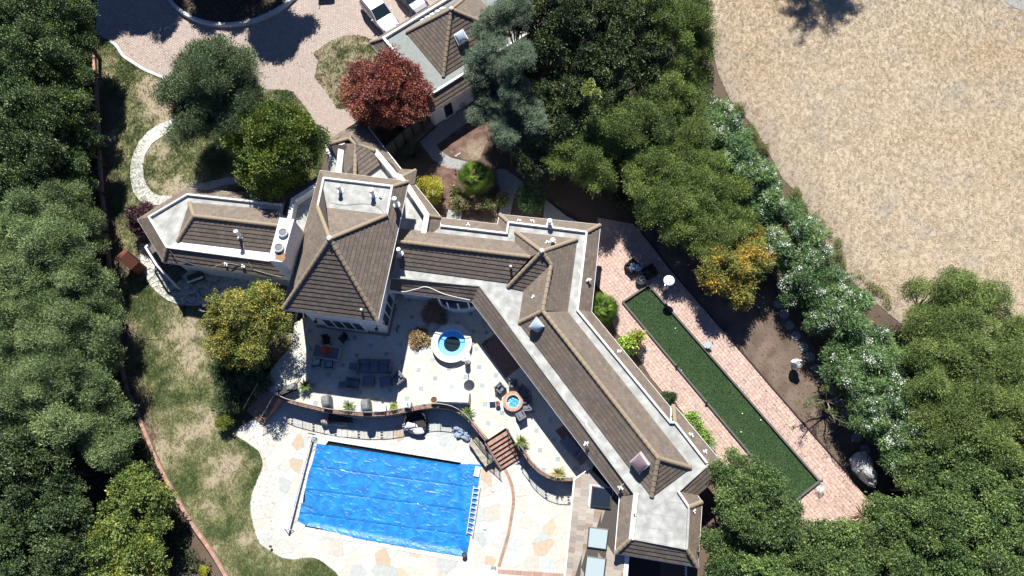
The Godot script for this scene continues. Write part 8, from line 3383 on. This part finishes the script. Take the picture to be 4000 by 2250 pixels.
	for s in [[905, 1560, 75, 1.0, "dark shrub in the bed beside the tree-shaded stairs"], [985, 1480, 70, 1.1, "dark shrub under the overhanging garden tree"], [1010, 1420, 50, 1.0, "leafy shrub between garden tree and terrace edge"], [880, 1430, 60, 1.0, "dark shrub at the lawn side of the planting bed"]]:
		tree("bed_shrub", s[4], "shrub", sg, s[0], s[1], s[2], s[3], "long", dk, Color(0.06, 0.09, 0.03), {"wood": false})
	tree("conifer_shrub", "yellow-green dwarf shrub at the lawn corner of the pool terrace", "shrub", sg, 880, 1640, 36, 0.8, "tiny", Color(0.11, 0.14, 0.02), Color(0.24, 0.26, 0.035), {"dense": 200.0, "size": 1.4, "wood": false})
	tree("weed", "small bright yellow-green plant beside the lower brick wall", "shrub", sg, 798, 2225, 24, 0.35, "tiny", Color(0.25, 0.26, 0.02), Color(0.4, 0.38, 0.03), {"dense": 160.0, "wood": false})
	fan_palm("bright green fan palm in the courtyard bed", 1852, 684, 1.9, 1.15, 32)
	fan_palm("bright green fan palm against the wing wall by the court", 2352, 1200, 1.6, 1.05, 28)
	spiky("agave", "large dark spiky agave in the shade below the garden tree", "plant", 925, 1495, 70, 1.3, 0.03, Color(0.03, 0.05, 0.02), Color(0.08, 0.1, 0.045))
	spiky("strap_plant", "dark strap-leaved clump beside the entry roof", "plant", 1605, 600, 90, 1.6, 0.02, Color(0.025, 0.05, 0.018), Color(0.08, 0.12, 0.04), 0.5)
	spiky("flax_clump", "brown and green flax clump at the lower end of the court", "plant", 3375, 2015, 90, 1.3, 0.018, Color(0.1, 0.085, 0.03), Color(0.25, 0.18, 0.08), 0.8)
	row_of("courtyard_shrub", "low mixed shrub round the courtyard palm", "from the golden shrub", "shrub", "shrubs round the courtyard palm", [[1775, 745, 26, 0.5], [1800, 790, 40, 0.5], [1895, 800, 45, 0.5], [1965, 780, 28, 0.5]], "small", Color(0.06, 0.075, 0.02), Color(0.14, 0.15, 0.05), {"wood": false, "c3": Color(0.26, 0.17, 0.12), "share3": 0.25})
	row_of("fence_shrub", "mottled shrub under the red maple", "along the fence from the entry roof", "shrub", "shrubs under the red maple", [[1500, 545, 32, 0.6], [1480, 505, 40, 0.6], [1545, 470, 45, 0.6], [1600, 430, 36, 0.6]], "small", Color(0.06, 0.05, 0.03), Color(0.2, 0.16, 0.09), {"wood": false})
	# small shrubs and weeds where the hedge meets the field
	var fs := [[2885, 430, 26], [2915, 500, 28], [2945, 555, 34], [2980, 580, 22], [3108, 765, 36], [3090, 815, 30], [3134, 822, 26], [3155, 862, 20], [3186, 840, 10], [3212, 870, 11], [3236, 912, 14], [3270, 952, 17], [3268, 996, 20], [3288, 1032, 18], [3352, 1068, 8], [3370, 1082, 9], [3395, 1112, 13], [3420, 1128, 15], [3440, 1138, 12], [3460, 1160, 10], [3462, 1185, 12]]
	for i in fs.size():
		var s: Array = fs[i]
		tree("field_shrub", "straggly green wild shrub at the bare field edge, %s from the wood" % ORD[i], "shrub", "wild shrubs along the field edge", s[0], s[1], s[2], maxf(0.12, s[2] * 0.01), "fine", Color(0.09, 0.11, 0.03), Color(0.22, 0.22, 0.08), {"size": 0.75, "dense": 30.0, "wood": false, "ry": 0.55})
	# ground cover in the round planter
	var buf := PackedFloat32Array()
	var c0 := planter_c
	for i in 2600:
		var a := rng.randf() * TAU
		var r := sqrt(rng.randf()) * 6.8
		push_inst(buf, Vector3(c0.x + cos(a) * r, DECK + 0.28 + rng.randf() * 0.12, c0.z + sin(a) * r), rng.randf_range(0.5, 0.9), Color(0.05, 0.05, 0.025).lerp(Color(0.16, 0.14, 0.06), rng.randf()))
	var gc := scatter("planter_ground_cover", clump("small"), buf, self)
	tag(gc, "dry low ground cover filling the round planter", "ground cover")
	stuff(gc)
	# dark undergrowth added so the floor of the woods reads as shade
	for w in [["undergrowth", "low dark undergrowth added to darken the floor of the western wood", [[-20, -60], [330, -60], [365, 200], [380, 600], [420, 1000], [480, 1480], [640, 1880], [860, 2300], [-60, 2300]], 9000], ["undergrowth", "low dark undergrowth added to darken the floor of the wood beside the garage", [[1990, -60], [2740, -60], [2780, 300], [2760, 700], [2700, 900], [2480, 850], [2200, 700], [2050, 560], [1960, 200]], 7000], ["undergrowth", "low dark undergrowth added to darken the floor of the eastern wood", [[3560, 1350], [4060, 1400], [4060, 2320], [2780, 2320], [2900, 2060], [3300, 2090], [3450, 2000], [3520, 1800]], 8000]]:
		var poly := G2(w[2])
		var bb := bounds(poly)
		var ub := PackedFloat32Array()
		var n := 0
		while n < w[3]:
			var x := rng.randf_range(bb.position.x, bb.end.x)
			var z := rng.randf_range(bb.position.y, bb.end.y)
			if Geometry2D.is_point_in_polygon(Vector2(x, z), poly):
				n += 1
				if noise_b.get_noise_2d(x * 0.6, z * 0.6) > -0.25:
					push_inst(ub, Vector3(x, T(x, z) + rng.randf_range(0.0, 0.5), z), rng.randf_range(0.8, 1.6), Color(0.03, 0.05, 0.02).lerp(Color(0.1, 0.13, 0.05), rng.randf()))
		var uo := scatter(numbered(w[0]), clump("broad"), ub, self)
		tag(uo, w[1], "undergrowth")
	# fallen leaves under the trees beside the lawn
	var lb := PackedFloat32Array()
	for i in 5000:
		var x := rng.randf_range(-46, -20)
		var z := rng.randf_range(-46, 3)
		lb_push(lb, x, z)
	for i in 6000:
		var p := G(rng.randf_range(2400, 3500), rng.randf_range(800, 2000))
		lb_push(lb, p.x, p.z)
	var lit := scatter("leaf_litter", clump("tiny"), lb, self)
	tag(lit, "scattered dry brown leaves on bare soil under the trees", "leaf litter")
	stuff(lit)


func lb_push(buf: PackedFloat32Array, x: float, z: float) -> void:
	push_inst(buf, Vector3(x, T(x, z) - 0.02, z), rng.randf_range(0.5, 1.0), Color(0.16, 0.1, 0.05).lerp(Color(0.36, 0.26, 0.15), rng.randf()))
